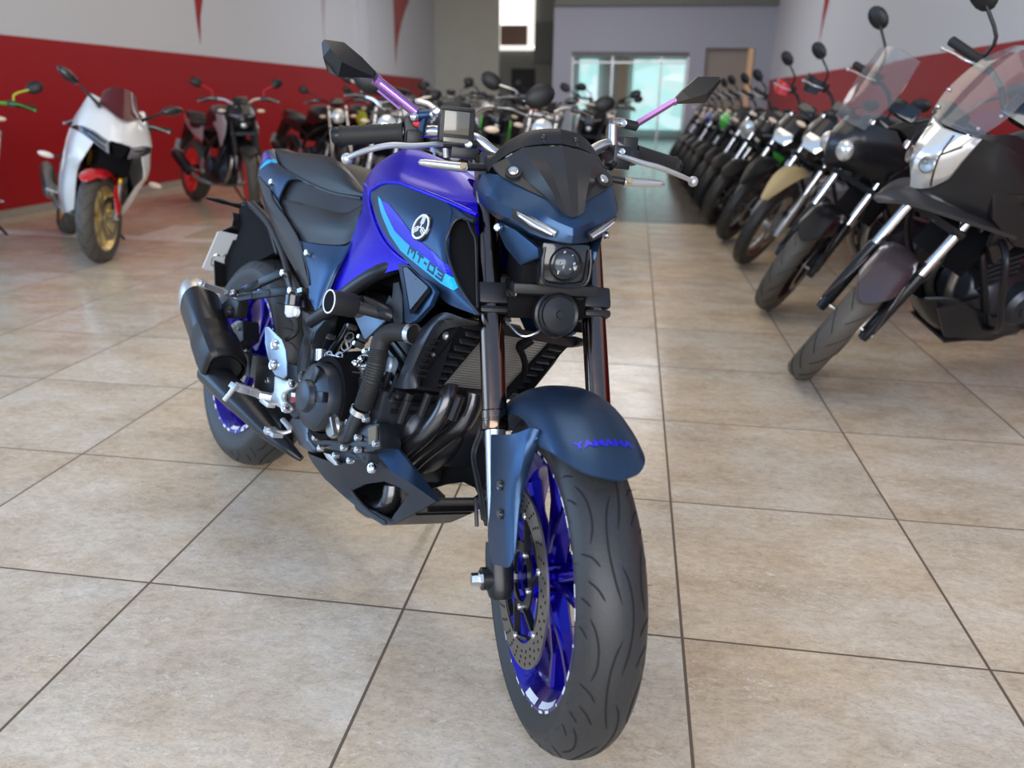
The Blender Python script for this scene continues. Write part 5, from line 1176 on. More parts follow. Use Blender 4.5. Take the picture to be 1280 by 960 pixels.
# frame slider
sc_ = Vector([(0.821, -0.25, 0.623)][0])
g = G(); g.tube([sc_, sc_+Vector((0, 0.055, 0.0))], 0.0245, 32, 1); g.tube([sc_+Vector((0, .05, 0)), sc_+Vector((0.05, .105, 0.0))], 0.013, 14, 1); sl_ = part('frame_slider', g, K_rub, bevel=0.002, label='black frame slider with a white ring')
g = G(); g.lathe([(0.0215, -0.0006), (0.0243, -0.0006), (0.0243, 0.0008), (0.0215, 0.0008)], sc_+Vector((0, -0.0004, 0)), (0, 1, 0), 36, close=True); part('slider_ring', g, C_white, sl_)
g = G(); g.disc(sc_, (0, 1, 0), 0.0205, 0.0016, 28); part('slider_face', g, K_deep, sl_)
tubep('slider_arm', [sc_+Vector((0.015, .055, -0.004))]+[Vector(p_) for p_ in [(0.803, -0.165, 0.63), (0.873, -0.15, 0.627), (0.893, -0.14, 0.622)]], [0.019, 0.016, 0.016, 0.012], K_satin)
slm = mir([tuple(sc_)])[0]
g = G(); g.tube([slm, Vector(slm)+Vector((0, -0.055, 0))], 0.0245, 32, 1); part('frame_slider', g, K_rub, bevel=0.002)

# ---- radiator with its shrouds
def rp(y, z, off=0.0): return (1.0+(z-.5)*.72+off, y, z)
g = G(); g.prism([rp(-.083, .522), rp(.085, .522), rp(.085, .655), rp(-.083, .655)], (-0.022, 0, 0.008)); rd = part('radiator', g, C_core, label='grey radiator core')
for s in (-1, 1):
    g = G(); g.prism([rp(s*.083, .517), rp(s*.140, .517), rp(s*.140, .66), rp(s*.083, .66)], (-0.026, 0, 0.008)); tk_ = part('radiator_tank', g, K_deep, rd)
    g = G()
    for k in range(8):
        z = .527+k*.0165; g.box(rp(s*(.104), z, 0.004), (0.006, 0.034, 0.0105), Matrix.Rotation(radians(-36), 3, 'Y'))
    fl_ = g.mesh('f', 0.002)
    # each louvre is its own blade
    bpy.data.meshes.remove(fl_)
    for k in range(8):
        z = .527+k*.0165; g = G(); g.box(rp(s*(.104), z, 0.005), (0.005, 0.036, 0.011), Matrix.Rotation(radians(-50), 3, 'Y')); part('louvre', g, G_eng, tk_, bevel=0.0015)
    g = G(); g.bar(rp(s*.0845, .517, 0.004), rp(s*.0845, .66, 0.004), 0.006, 0.008, (1, 0, 0)); part('louvre_post', g, K_deep, tk_)
g = G(); g.bar(rp(-.14, .661, 0.002), rp(.14, .661, 0.002), 0.012, 0.016); g.bar(rp(-.14, .515, 0.002), rp(.14, .515, 0.002), 0.012, 0.012); part('radiator_rail', g, K_matte, rd)
shR = [[(1.006, -0.15, 0.623), (1.001, -0.152, 0.603), (0.988, -0.152, 0.572), (0.972, -0.148, 0.53), (0.959, -0.145, 0.51), (0.935, -0.14, 0.489)],
       [(1.077, -0.168, 0.665), (1.06, -0.17, 0.633), (1.046, -0.17, 0.595), (1.026, -0.165, 0.553), (1.013, -0.16, 0.529), (1.003, -0.153, 0.504)],
       [(1.146, -0.168, 0.672), (1.086, -0.163, 0.654), (1.056, -0.158, 0.612), (1.035, -0.153, 0.567), (1.026, -0.149, 0.537), (1.03, -0.145, 0.514)],
       [(1.128, -0.15, 0.657), (1.077, -0.148, 0.638), (1.051, -0.144, 0.602), (1.032, -0.138, 0.564), (1.022, -0.134, 0.538), (1.024, -0.132, 0.518)]]
for s in (-1, 1):
    R_ = shR if s < 0 else [mir(r) for r in shR]
    g = G(); g.surf(R_, 3, 3, 0.004, shift=(-0.006, 0.004*(1 if s < 0 else -1), 0)); sh_ = part('radiator_shroud', g, G_eng, label='charcoal radiator shroud')
    tp = [(1.076, -0.167, 0.665), (1.1, -0.168, 0.673), (1.146, -0.168, 0.673), (1.16, -0.14, 0.673)], [(1.094, -0.165, 0.656), (1.106, -0.166, 0.665), (1.145, -0.166, 0.669), (1.161, -0.142, 0.671)], [(1.087, -0.15, 0.642), (1.101, -0.15, 0.648), (1.126, -0.148, 0.655), (1.155, -0.138, 0.667)]
    R_ = list(tp) if s < 0 else [mir(r) for r in tp]
    g = G(); g.surf(R_, 2, 2, 0.004, shift=(-0.004, 0.004*(1 if s < 0 else -1), 0)); part('shroud_lip', g, G_visor, sh_)
    inn_ = [(1.04, -0.143, 0.634), (1.102, -0.14, 0.653), (1.055, -0.118, 0.526), (1.016, -0.13, 0.515), (1.014, -0.135, 0.553)]
    g = G(); g.prism(inn_ if s < 0 else mir(inn_), (-0.02, 0.006*(1 if s < 0 else -1), 0)); part('shroud_inner', g, K_deep, sh_)
    bolts('shroud_bolt', [(p[0], p[1] if s < 0 else -p[1], p[2]) for p in [(1.077, -0.136, 0.628), (1.052, -0.132, 0.586)]], 0.009, (1, 0, 0.1), sh_, C_silv if s < 0 else K_satin, 0.006)
    for k in range(7):
        c = lerp([(1.055, -0.14, 0.614)][0], [(1.027, -0.136, 0.539)][0], k/6); c.y *= (1 if s < 0 else -1)
        g = G(); g.box(c, (0.012, 0.03, 0.004)); part('shroud_slat', g, K_matte, sh_)
tubep('wiring_loom', [(1.14, 0.002, 0.656), (1.13, -0.009, 0.639), (1.12, 0.017, 0.619), (1.1, 0.047, 0.597), (1.08, 0.066, 0.567), (1.06, 0.063, 0.535), (1.05, 0.055, 0.51)], 0.0065, K_deep, 10, 5)
tubep('wiring_loom', [(1.15, 0.001, 0.657), (1.145, -0.006, 0.647), (1.135, -0.01, 0.636)], 0.008, K_deep, 10, 5)

# ---- header pipes
for pts_, s in (([(1.009, -0.055, 0.52), (1.021, -0.06, 0.494), (1.017, -0.065, 0.46), (0.993, -0.07, 0.415), (0.954, -0.075, 0.368), (0.934, -0.08, 0.337)], 1), ([(1.039, -0.01, 0.519), (1.04, -0.01, 0.486), (1.027, -0.015, 0.448), (0.993, -0.02, 0.41), (0.954, -0.03, 0.365), (0.93, -0.04, 0.329)], 1)):
    tubep('header_pipe', pts_, 0.0195, mat('dark_header_steel', (0.10, 0.10, 0.105), 0.25, metal=0.9), 18, 5, label='dark steel header pipe')
tubep('collector_pipe', [(0.896, -0.05, 0.265), (0.901, -0.05, 0.238), (0.884, -0.05, 0.209), (0.839, -0.05, 0.188), (0.8, -0.05, 0.185)], 0.022, mat('dark_header_steel'), 16, 4)

# ---- belly pan
bp_out = [(0.644, -0.128, 0.245), (0.723, -0.13, 0.259), (0.796, -0.132, 0.275), (0.868, -0.132, 0.31), (0.91, -0.132, 0.333), (0.929, -0.132, 0.349), (0.916, -0.13, 0.409), (0.963, -0.122, 0.384), (1.019, -0.108, 0.357), (1.058, -0.094, 0.335), (1.094, -0.08, 0.312), (1.038, -0.078, 0.265), (0.965, -0.076, 0.207), (0.935, -0.078, 0.191), (0.874, -0.088, 0.191), (0.804, -0.1, 0.199), (0.722, -0.114, 0.212), (0.67, -0.124, 0.231)]
bp_hole = [(0.818, -0.1, 0.221), (0.878, -0.108, 0.261), (0.942, -0.106, 0.292), (0.992, -0.1, 0.298), (1.015, -0.092, 0.293), (0.985, -0.084, 0.254), (0.958, -0.078, 0.215), (0.916, -0.082, 0.209), (0.856, -0.09, 0.204)]
def holed(outer, hole, ext, nm, m, par=None, bevel=0.0, label=None):
    """plate with one opening, bridged as a ring where outline and hole run the same way round"""
    bm = bmesh.new(); vo = [bm.verts.new(p) for p in outer]; vh = [bm.verts.new(p) for p in hole]
    eo = [bm.edges.new((vo[i], vo[(i+1) % len(vo)])) for i in range(len(vo))]; eh = [bm.edges.new((vh[i], vh[(i+1) % len(vh)])) for i in range(len(vh))]
    bmesh.ops.triangle_fill(bm, use_beauty=True, use_dissolve=False, edges=eo+eh)
    r = bmesh.ops.extrude_face_region(bm, geom=bm.faces[:]); vs_ = [v for v in r['geom'] if isinstance(v, bmesh.types.BMVert)]
    bmesh.ops.translate(bm, verts=vs_, vec=ext); bmesh.ops.recalc_face_normals(bm, faces=bm.faces)
    me = bpy.data.meshes.new(nm); bm.to_mesh(me); bm.free(); return part(nm, me, m, par, label=label, angle=25)
for s in (-1, 1):
    O_ = bp_out if s < 0 else mir(bp_out); H_ = bp_hole if s < 0 else mir(bp_hole)
    bpn = holed(O_, H_, (0, 0.006*(1 if s < 0 else -1), 0), 'belly_pan', G_eng, label='charcoal belly pan')
    up_ = [[(0.918, -0.131, 0.409), (0.964, -0.123, 0.384), (1.021, -0.109, 0.357), (1.059, -0.095, 0.336), (1.095, -0.081, 0.312)], [(0.941, -0.14, 0.353), (1.004, -0.136, 0.336), (1.049, -0.124, 0.332), (1.078, -0.108, 0.324), (1.1, -0.086, 0.312)]]
    R_ = up_ if s < 0 else [mir(r) for r in up_]
    g = G(); g.surf(R_, 2, 1, 0.004, shift=(0, 0.006*(1 if s < 0 else -1), 0)); part('pan_flank', g, B_matte, bpn, angle=20)
    bolts('pan_bolt', [(p[0], p[1]*(1 if s < 0 else -1), p[2]) for p in [(0.938, -0.141, 0.319)]], 0.012, (0, s, 0.15), bpn, C_bolt, 0.004)
    el = [(0.832, -0.108, 0.228), (0.859, -0.104, 0.218), (0.9, -0.094, 0.207), (0.954, -0.086, 0.206)]
    tubep('opening_edge', el if s < 0 else mir(el), 0.0035, G_visor, 8, par=bpn)
bot = [bp_out[k] for k in (10, 11, 12, 13, 14, 15, 16, 17, 0)]
g = G(); g.surf([bot, [(x, y*0.4, z) for x, y, z in bot], [(x, -y*0.4, z) for x, y, z in bot], mir(bot)], 1, 2, 0.004, shift=(0, 0, 0.006)); pb_ = part('pan_floor', g, G_eng)
g = G()
for k in range(4): g.bar((1.06-0.035*k, -.07+0.0*k, .285-.022*k), (1.06-0.035*k, .07, .285-.022*k), 0.006, 0.02)
part('pan_grille', g, K_deep, pb_)
# side stand on the far side, carrying the lean
R_m = bike_matrix(*Q[:4]); inv = R_m.inverted()
ft_w = R_m @ Vector((.52, .20, 0)); foot = Vector((ft_w.x, ft_w.y, 0.008)); fl = inv @ (R_m @ Vector((.50, .26, -.02)))
hinge = Vector((.60, .13, .25)); wh = R_m @ hinge
tgt = Vector((wh.x, wh.y, 0))+(R_m.to_3x3() @ Vector((-.02, 1, 0))).normalized()*0.16; tgt.z = 0.010
lo = inv @ tgt
tubep('side_stand', [hinge, lerp(hinge, lo, .5), lo], [0.013, 0.011, 0.010], K_satin, 12, 1, label='black side stand')

# ------------------------------------------------------------------ the other motorcycles of the showroom
K_body = mat('dark_grey_bodywork', (0.014, 0.014, 0.016), 0.32, metal=0.3, coat=0.3)
W_body = mat('pearl_white_paint', (0.78, 0.78, 0.76), 0.22, coat=1.0)
R_body = mat('bright_red_paint', (0.62, 0.010, 0.015), 0.25, coat=1.0)
R_wheel = mat('fluorescent_red_wheel', (0.85, 0.03, 0.03), 0.35)
Y_wheel = mat('gold_wheel', (0.62, 0.44, 0.16), 0.30, metal=0.7, coat=0.5)
Y_fork = mat('gold_fork', (0.75, 0.42, 0.05), 0.22, metal=1.0)
N_green = mat('lime_green_paint', (0.06, 0.50, 0.05), 0.3, coat=0.6)
N_yel = mat('acid_yellow_paint', (0.55, 0.65, 0.03), 0.35, coat=0.5)
N_silver = mat('silver_grey_paint', (0.42, 0.40, 0.40), 0.3, metal=0.3, coat=0.6)
N_sand = mat('sand_plastic', (0.50, 0.39, 0.20), 0.5)
N_blue = mat('deep_blue_paint', (0.02, 0.04, 0.22), 0.28, coat=0.8)
N_orange = mat('orange_paint', (0.7, 0.15, 0.02), 0.3, coat=0.6)
C_chrome = mat('chrome', (0.80, 0.81, 0.83), 0.10, metal=1.0)
C_brown = mat('dusty_tyre', (0.075, 0.066, 0.055), 0.55, var=0.2, bscale=90)
L_head = mat('headlamp_glass', (0.78, 0.78, 0.76), 0.08, metal=0.55, coat=1.0)
L_amber = mat('clear_indicator_glass', (0.80, 0.62, 0.45), 0.15, coat=0.8)
S_clear = mat('clear_screen', (0.74, 0.76, 0.79), 0.03, trans=0.93, ior=1.2, coat=0.4)
S_smoke = mat('smoked_screen', (0.22, 0.05, 0.06), 0.05, trans=0.65, ior=1.2, coat=0.3)
S_dark = mat('dark_screen', (0.02, 0.02, 0.025), 0.08, coat=1.0)

def pbox(g, a, b, w, h): return g.bar(a, b, w, h)
def build_bike(name, x, y, head, lean, steer, label, group=None, style='naked', WB=1.38, body=K_body, acc=K_body, wheel=K_satin, fork='usd',
               forkm=K_satin, fend=K_matte, screen=None, lamp='slit', lampm=L_head, barm=K_satin, mirz=1.16, mirm=K_matte, barz=1.03, lever=C_cast, R=0.30,
               tyre=K_tyre, spoked=False, belly=None, detail=1, seatm=K_seat, lug=None, mirw=0.36, mirs=1.0):
    root = empty(name, mw=bike_matrix(x, y, head, lean)); tag(root, label, 'motorcycle', group)
    F = Vector((WB, 0, R)); p0 = Vector((WB+0.095, 0, 0)); STM = steer_matrix(steer, p0)
    n1 = 36 if detail else 22
    def P(nm, g, m, par=None, bevel=0.0, lab=None, angle=35):
        o = link(nm, g.mesh(nm, bevel), m, par if par is not None else root, True, angle)
        if lab: o['label'] = lab
        return o
    def wheel_(c, nm, hw, trans, side):
        rr = c.z-0.078
        XF[0] = trans
        g = G(); pr = [(rr-0.004, -hw*0.75), (rr+0.02, -hw*0.97)]+[(c.z-hw*0.92+hw*0.92*cos(b), hw*sin(b)) for b in (-1.25, -0.9, -0.5, 0, 0.5, 0.9, 1.25)]+[(rr+0.02, hw*0.97), (rr-0.004, hw*0.75)]
        g.lathe(pr, c, (0, 1, 0), 64 if detail else 36); t = P(nm+'_tyre', g, tyre, angle=60)
        if detail:
            g = G()
            for k in range(18):
                for s in (-1, 1):
                    pts = []
                    for j in range(5):
                        b = s*(0.12+0.26*j); a = 2*pi*k/18+0.07*j+(0.17 if s > 0 else 0)
                        r2 = c.z-hw*0.92+hw*0.92*cos(b)+0.0004; pts.append((c.x+r2*cos(a), c.y+hw*sin(b), c.z+r2*sin(a)))
                    g.tube(pts, 0.0016, 4, 1, False)
            P('tread_grooves', g, K_groove, t)
        g = G(); rim_geo(g, c, rr, hw*0.76, 40 if detail else 24); g.lathe([(0.018, -0.045), (0.034, -0.045), (0.034, 0.045), (0.018, 0.045)], c, (0, 1, 0), 18, close=True)
        for k in range(5):
            for s in (-1, 1):
                a = 2*pi*k/5+0.2; a1 = a+s*(0.24 if not spoked else 0.5)
                if not spoked:
                    g.bar((c.x+0.03*cos(a), 0, c.z+0.03*sin(a)), (c.x+(rr-0.032)*cos(a1), 0, c.z+(rr-0.032)*sin(a1)), 0.020, 0.030, (0, 1, 0))
                else:
                    for q in (-1, 1):
                        g.tube([(c.x+0.03*cos(a), q*0.035, c.z+0.03*sin(a)), (c.x+(rr-0.032)*cos(a1+q*0.15), 0, c.z+(rr-0.032)*sin(a1+q*0.15))], 0.002, 5, 1)
        rm = P(nm+'_rim', g, wheel, angle=30)
        g = G(); yd = side*0.062; ro = 0.14 if nm == 'front' else 0.11
        g.lathe([(ro-0.035, yd-0.002), (ro, yd-0.002), (ro, yd+0.002), (ro-0.035, yd+0.002)], c, (0, 1, 0), 40, close=True); d_ = P('brake_disc', g, C_disc)
        g = G(); g.tube([(c.x, -0.12, c.z), (c.x, 0.12, c.z)], 0.010, 10, 1); P(nm+'_axle', g, C_steel, rm)
        XF[0] = None
    wheel_(F, 'front', 0.055 if style != 'trail' else 0.043, STM, 1); wheel_(Vector((0, 0, R+0.01)), 'rear', 0.070 if style not in ('trail', 'commuter') else 0.055, None, 1)
    # front end
    XF[0] = STM
    def fk_(y_, t): return F+Vector((0, y_, 0))+AXS*t
    for s in (-1, 1):
        y_ = s*0.098; g = G()
        if fork == 'usd':
            g.tube([fk_(y_, 0.25), fk_(y_, 0.74)], 0.0245, 18, 1); f = P('fork_tube', g, forkm)
            g = G(); g.tube([fk_(y_, 0.0), fk_(y_, 0.26)], 0.0175, 14, 1); P('fork_slider', g, C_steel, f)
        else:
            g.tube([fk_(y_, 0.26), fk_(y_, 0.74)], 0.0185, 16, 1); f = P('fork_tube', g, C_chrome)
            g = G(); g.tube([fk_(y_, -0.03), fk_(y_, 0.02), fk_(y_, 0.27), fk_(y_, 0.28)], [0.018, 0.025, 0.0245, 0.021], 16, 1); P('fork_slider', g, lug or forkm, f)
        g = G(); g.box(fk_(y_, 0.47), (0.05, 0.05, 0.03)); P('lower_clamp', g, K_matte, f, bevel=0.006)
    g = G(); g.box(fk_(0, 0.47), (0.045, 0.16, 0.03)); g.box(fk_(0, 0.70), (0.05, 0.22, 0.025)); g.tube([fk_(0, 0.45), fk_(0, 0.72)], 0.02, 10, 1); P('yokes', g, K_satin)
    # fender
    if style == 'trail':
        rows = [[(WB+0.30, -0.025, 0.62), (WB+0.17, -0.06, 0.70), (WB+0.0, -0.07, 0.715), (WB-0.16, -0.06, 0.67)], [(WB+0.33, 0, 0.62), (WB+0.18, 0, 0.725), (WB+0.0, 0, 0.74), (WB-0.16, 0, 0.69)]]
        rows.append(mir(rows[0])); g = G(); g.surf(rows, 3, 3, 0.004, shift=(0, 0, -0.005)); P('front_fender', g, fend)
    else:
        rr_ = R+0.028; rows = []
        for y_, dr, a0 in ((-0.078, -0.045, 68), (-0.06, -0.012, 58), (-0.03, -0.002, 50), (0, 0, 47), (0.03, -0.002, 50), (0.06, -0.012, 58), (0.078, -0.045, 68)):
            rows.append([(F.x+(rr_+dr)*cos(radians(a0+(150-a0)*t)), y_, F.z+(rr_+dr)*sin(radians(a0+(150-a0)*t))) for t in (0, .25, .5, .75, 1)])
        g = G(); g.surf(rows, 2, 3, 0.003, shift=(0, 0, -0.004)); fd_ = P('front_fender', g, fend)
        for s in (-1, 1):
            g = G(); q = [fk_(s*0.086, 0.24)+Vector((0.05, 0, 0.0)), fk_(s*0.098, 0.26)+Vector((-0.02, 0, 0)), fk_(s*0.118, 0.14)+Vector((-0.012, 0, 0)), fk_(s*0.122, 0.03), fk_(s*0.116, 0.03)+Vector((0.03, 0, 0)), fk_(s*0.10, 0.15)+Vector((0.07, 0, 0))]
            g.prism(q, (0, -s*0.005, 0)); P('fender_stay', g, fend, fd_, bevel=0.002)
    g = G(); g.box(F+Vector((-0.10, 0.075, 0.10)), (0.06, 0.05, 0.09)); P('brake_caliper', g, K_satin, bevel=0.006)
    g = G(); g.tube([fk_(0.09, 0.46), fk_(0.13, 0.3)+Vector((-.04, 0, 0)), F+Vector((-0.10, 0.10, 0.13))], 0.004, 6, 4); P('brake_hose', g, K_rub)
    # handlebar
    clip = style == 'sport'
    bz = barz if not clip else 0.90
    hb_ = [(0.90, -0.36, bz-0.005), (0.96, -0.24, bz+0.01), (1.02, -0.13, bz), (1.06, -0.05, bz-0.05), (1.06, 0.05, bz-0.05), (1.02, 0.13, bz), (0.96, 0.24, bz+0.01), (0.90, 0.36, bz-0.005)]
    if clip: hb_ = [(0.93, -0.34, 0.90), (0.99, -0.22, 0.915), (1.05, -0.12, 0.93), (1.06, 0, 0.93), (1.05, 0.12, 0.93), (0.99, 0.22, 0.915), (0.93, 0.34, 0.90)]
    g = G(); g.tube(hb_, 0.011, 10, 3); hbar = P('handlebar', g, barm)
    for s in (-1, 1):
        e_, i_ = (hb_[0], hb_[1]) if s < 0 else (hb_[-1], hb_[-2]); e_, i_ = Vector(e_), Vector(i_)
        g = G(); g.tube([e_, lerp(e_, i_, 0.02), lerp(e_, i_, 0.95), i_], [0.014, 0.0175, 0.0165, 0.018], 14, 1); P('grip', g, K_rub, hbar)
        g = G(); g.box(i_+Vector((0.012, -s*0.02, 0.0)), (0.05, 0.055, 0.045)); P('switch_housing', g, K_matte, hbar, bevel=0.006)
        g = G(); g.tube([i_+Vector((0.04, -s*0.03, 0)), i_+Vector((0.07, s*0.03, 0.0)), lerp(e_, i_, 0.4)+Vector((0.075, 0, -0.002)), e_+Vector((0.075, 0, -0.01))], [0.006, 0.007, 0.0065, 0.006], 8, 3, flat=0.7); g.sphere(e_+Vector((0.075, 0, -0.01)), 0.009, 8); P('lever', g, lever, hbar)
        if not clip:
            a_ = i_+Vector((0.01, -s*0.01, 0.02)); b_ = Vector((0.965, s*(mirw-0.015), mirz-0.012)); c_ = Vector((0.96, s*mirw, mirz))
            g = G(); g.tube([a_, a_+Vector((0, s*0.01, (mirz-a_.z)*0.45)), b_], 0.0065, 8, 3); ms_ = P('mirror_stem', g, mirm)
            g = G(); g.sphere(c_, 0.05*mirs, 14, (0.32, 1.2, 0.85), Matrix.Rotation(s*0.45, 3, 'X')); P('mirror_head', g, K_matte, ms_)
    if style in ('trail', 'adventure'):
        for s in (-1, 1):
            e_ = Vector(hb_[0] if s < 0 else hb_[-1])
            g = G()
            if style == 'trail':
                g.surf([[e_+Vector((0.02, s*0.01, 0.03)), e_+Vector((0.10, -s*0.05, 0.05)), e_+Vector((0.11, -s*0.14, 0.04))], [e_+Vector((0.02, s*0.01, -0.04)), e_+Vector((0.11, -s*0.05, -0.05)), e_+Vector((0.12, -s*0.14, -0.03))]], 3, 1, 0.003, shift=(-0.004, 0, 0)); P('hand_guard', g, acc)
    # headlight of the bikes whose lamp turns with the bars
    def indicators(xf, z, yb, par=None):
        for s in (-1, 1):
            g = G(); g.tube([(xf, s*yb, z), (xf, s*(yb+0.05), z)], 0.006, 8, 1); q = P('indicator', g, K_matte, par)
            g = G(); g.sphere((xf+0.005, s*(yb+0.075), z), 0.022, 12, (0.7, 1.7, 0.75)); P('indicator_glass', g, L_amber, q)
    hx, hz = 1.19, 0.86
    if lamp == 'round':
        g = G(); g.lathe([(1e-4, -0.09), (0.05, -0.08), (0.080, -0.03), (0.085, 0.0), (0.080, 0.006), (0.078, 0.0)], (hx+0.03, 0, hz), (1, 0, 0.05), 28); h_ = P('headlamp_shell', g, body)
        g = G(); g.lathe([(0.078, 0.0), (0.05, 0.014), (1e-4, 0.02)], (hx+0.032, 0, hz), (1, 0, 0.05), 28); P('headlamp_lens', g, lampm, h_)
        indicators(hx-0.02, hz, 0.10, h_)
    elif lamp == 'slit':
        rows = [[(1.20, 0, 0.99), (1.19, .05, 0.985), (1.14, .095, 0.96)], [(1.27, 0, 0.90), (1.25, .06, 0.90), (1.17, .125, 0.90)], [(1.27, 0, 0.84), (1.25, .06, 0.845), (1.17, .115, 0.85)], [(1.22, 0, 0.77), (1.20, .05, 0.77), (1.13, .09, 0.79)], [(1.16, 0, .74), (1.15, .04, .74), (1.10, .06, .76)]]
        g = G(); g.surf(rows, 3, 1, 0.004, mirror=True, shift=(-0.006, 0, 0)); h_ = P('headlamp_cowl', g, body, angle=25)
        g = G(); g.sphere((1.235, 0, 0.805), 0.030, 14, (0.7, 1, 1)); P('headlamp_lens', g, lampm, h_)
        for s in (-1, 1):
            g = G(); g.prism([(1.272, s*.03, .878), (1.262, s*.055, .888), (1.20, s*.112, .90), (1.205, s*.11, .888), (1.264, s*.055, .872)], (0.004, 0, 0)); P('position_lamp', g, C_smoke, h_)
            for dx, r_ in ((0, 0.004),):
                pass
        g = G(); g.surf([[(1.155, -.07, 1.035), (1.17, 0, 1.045), (1.155, .07, 1.035)], [(1.195, -.06, .985), (1.21, 0, .99), (1.195, .06, .985)]], 3, 1, 0.004, shift=(-0.006, 0, 0)); P('meter_visor', g, K_matte, h_)
        bolts_ = [(1.205, .05, .965), (1.205, -.05, .965), (1.222, 0, .97)]
        for b in bolts_:
            g = G(); g.sphere(b, 0.008, 8); P('cowl_bolt', g, C_bolt, h_)
        g = G(); g.box((1.13, 0, .82), (.12, .14, .16)); P('lamp_bracket', g, K_deep, h_, bevel=0.01)
        indicators(1.13, 0.93, 0.10, h_)
    elif lamp == 'mask':
        rows = [[(1.22, 0, 1.03), (1.21, .05, 1.02), (1.17, .09, 1.0)], [(1.29, 0, 0.93), (1.275, .07, 0.93), (1.20, .12, 0.92)], [(1.33, 0, 0.85), (1.30, .06, 0.85), (1.21, .11, 0.84)], [(1.30, 0, 0.79), (1.27, .045, 0.79), (1.20, .08, 0.79)]]
        g = G(); g.surf(rows, 3, 2, 0.004, mirror=True, shift=(-0.006, 0, 0)); h_ = P('headlamp_mask', g, body, angle=25)
        g = G(); g.prism([(1.338, -.05, .86), (1.338, .05, .86), (1.31, .075, .905), (1.29, .06, .94), (1.29, -.06, .94), (1.31, -.075, .905)], (0.006, 0, 0)); P('headlamp_lens', g, lampm, h_, bevel=0.004)
        indicators(1.16, 0.90, 0.10, h_)
    g = G(); g.box((1.10, 0, bz-0.01), (0.03, 0.13, 0.07), Matrix.Rotation(-0.6, 3, 'Y')); P('instrument_panel', g, K_gloss, bevel=0.006)
    XF[0] = None
    # chassis and engine
    g = G(); g.tube([(1.10, 0, .86), (1.02, 0, .72)], 0.036, 14, 1)
    for s in (-1, 1):
        g.tube([(1.06, s*.03, .80), (.86, s*.115, .68), (.62, s*.13, .56), (.52, s*.12, .38)], 0.020, 10, 3); g.tube([(.62, s*.12, .60), (.30, s*.09, .70), (-.02, s*.07, .74)], 0.012, 8, 2)
        g.tube([(1.04, s*.04, .74), (.98, s*.13, .52), (.82, s*.13, .28)], 0.014, 8, 3)
    P('frame', g, K_satin if acc is not R_body else K_satin)
    g = G()
    for s in (-1, 1):
        g.bar((.55, s*.10, .38), (.0, s*.115, .315), 0.028, 0.05)
    P('swingarm', g, K_satin, bevel=0.005)
    g = G(); g.tube([(.50, 0, .36), (.66, 0, .37), (.86, 0, .39), (.95, 0, .40)], [.09, .13, .14, .08], 16, 3); g.box((.74, 0, .29), (.34, .22, .10)); e_ = P('crankcase', g, G_eng, bevel=0.008)
    for s in (-1, 1):
        g = G(); g.lathe([(0.088, 0.05), (0.088, 0.0), (0.07, -0.02), (0.04, -0.024), (0.038, -0.032), (1e-4, -0.034)], (.74, s*.165, .39), (0, -s, 0), 28); P('engine_cover', g, G_eng if detail else K_satin, e_)
    g = G()
    for k in range(6): g.box((.855+.006*k, 0, .45+.024*k), (.15, .22, .012), Matrix.Rotation(0.3, 3, 'Y'))
    g.box((.875, 0, .51), (.12, .18, .16)); P('cylinder', g, G_eng if not spoked else C_cast, e_, bevel=0.003)
    for s in (-1, 1):
        g = G(); g.tube([(.94, s*.04, .56), (1.02, s*.05, .50), (1.0, s*.06, .36), (.86, s*.06, .24), (.60, -.06, .22)], 0.018, 10, 4); P('header_pipe', g, C_steel)
    if style in ('naked', 'sport', 'adventure'):
        g = G(); g.box((1.06, 0, .60), (.03, .26, .17), Matrix.Rotation(-0.5, 3, 'Y')); P('radiator', g, K_deep)
    g = G(); g.tube([(.60, -.06, .22), (.48, -.15, .24), (.34, -.18, .30)], 0.022, 10, 3); mu = P('link_pipe', g, C_steel)
    g = G(); a_, b_ = Vector((.36, -.19, .29)), Vector((-.02, -.22, .47)); g.tube([a_, lerp(a_, b_, .08), lerp(a_, b_, .9), b_], [0.03, 0.052, 0.054, 0.035], 20, 1); P('muffler', g, K_satin if style != 'sport' else C_steel)
    g = G(); g.tube([lerp(a_, b_, .88), b_+(b_-a_)*0.02], [0.055, 0.04], 20, 1); P('muffler_end_cap', g, C_steel)
    # footrests, chain guard, stand
    for s in (-1, 1):
        g = G(); g.prism([(.56, s*.15, .46), (.64, s*.15, .40), (.62, s*.15, .32), (.55, s*.15, .30), (.50, s*.15, .38)], (0, s*.012, 0)); fh = P('footrest_hanger', g, C_cast, bevel=0.003)
        g = G(); g.bar((.58, s*.16, .33), (.58, s*.26, .34), 0.024, 0.012); P('footrest', g, C_cast, fh)
    lo = root.matrix_world.inverted() @ (Vector((root.matrix_world @ Vector((.60, .13, .25))).xy.to_3d())+(root.matrix_world.to_3x3() @ Vector((-.02, 1, 0))).normalized()*0.13+Vector((0, 0, 0.0)))
    wl = root.matrix_world @ lo; wl.z = 0.011; lo = root.matrix_world.inverted() @ wl
    g = G(); g.tube([(.60, .13, .25), lo], [0.012, 0.010], 8, 1); P('side_stand', g, K_satin)
    # bodywork
    tall = 0.04 if style in ('adventure', 'trail') else 0.0
    c0 = [(.40, 0, .82+tall), (.52, 0, .94+tall), (.70, 0, .975+tall), (.88, 0, .96+tall), (1.00, 0, .93+tall)]
    w_ = 0.85 if style in ('trail', 'commuter') else 1.0
    c1 = [(.42, .07, .81+tall), (.53, .10, .92+tall), (.70, .12, .955+tall), (.88, .115, .94+tall), (1.00, .08, .91+tall)]
    c2 = [(.44, .09, .78+tall), (.54, .135, .84+tall), (.70, .165, .86+tall), (.88, .165, .85+tall), (1.02, .11, .86+tall)]
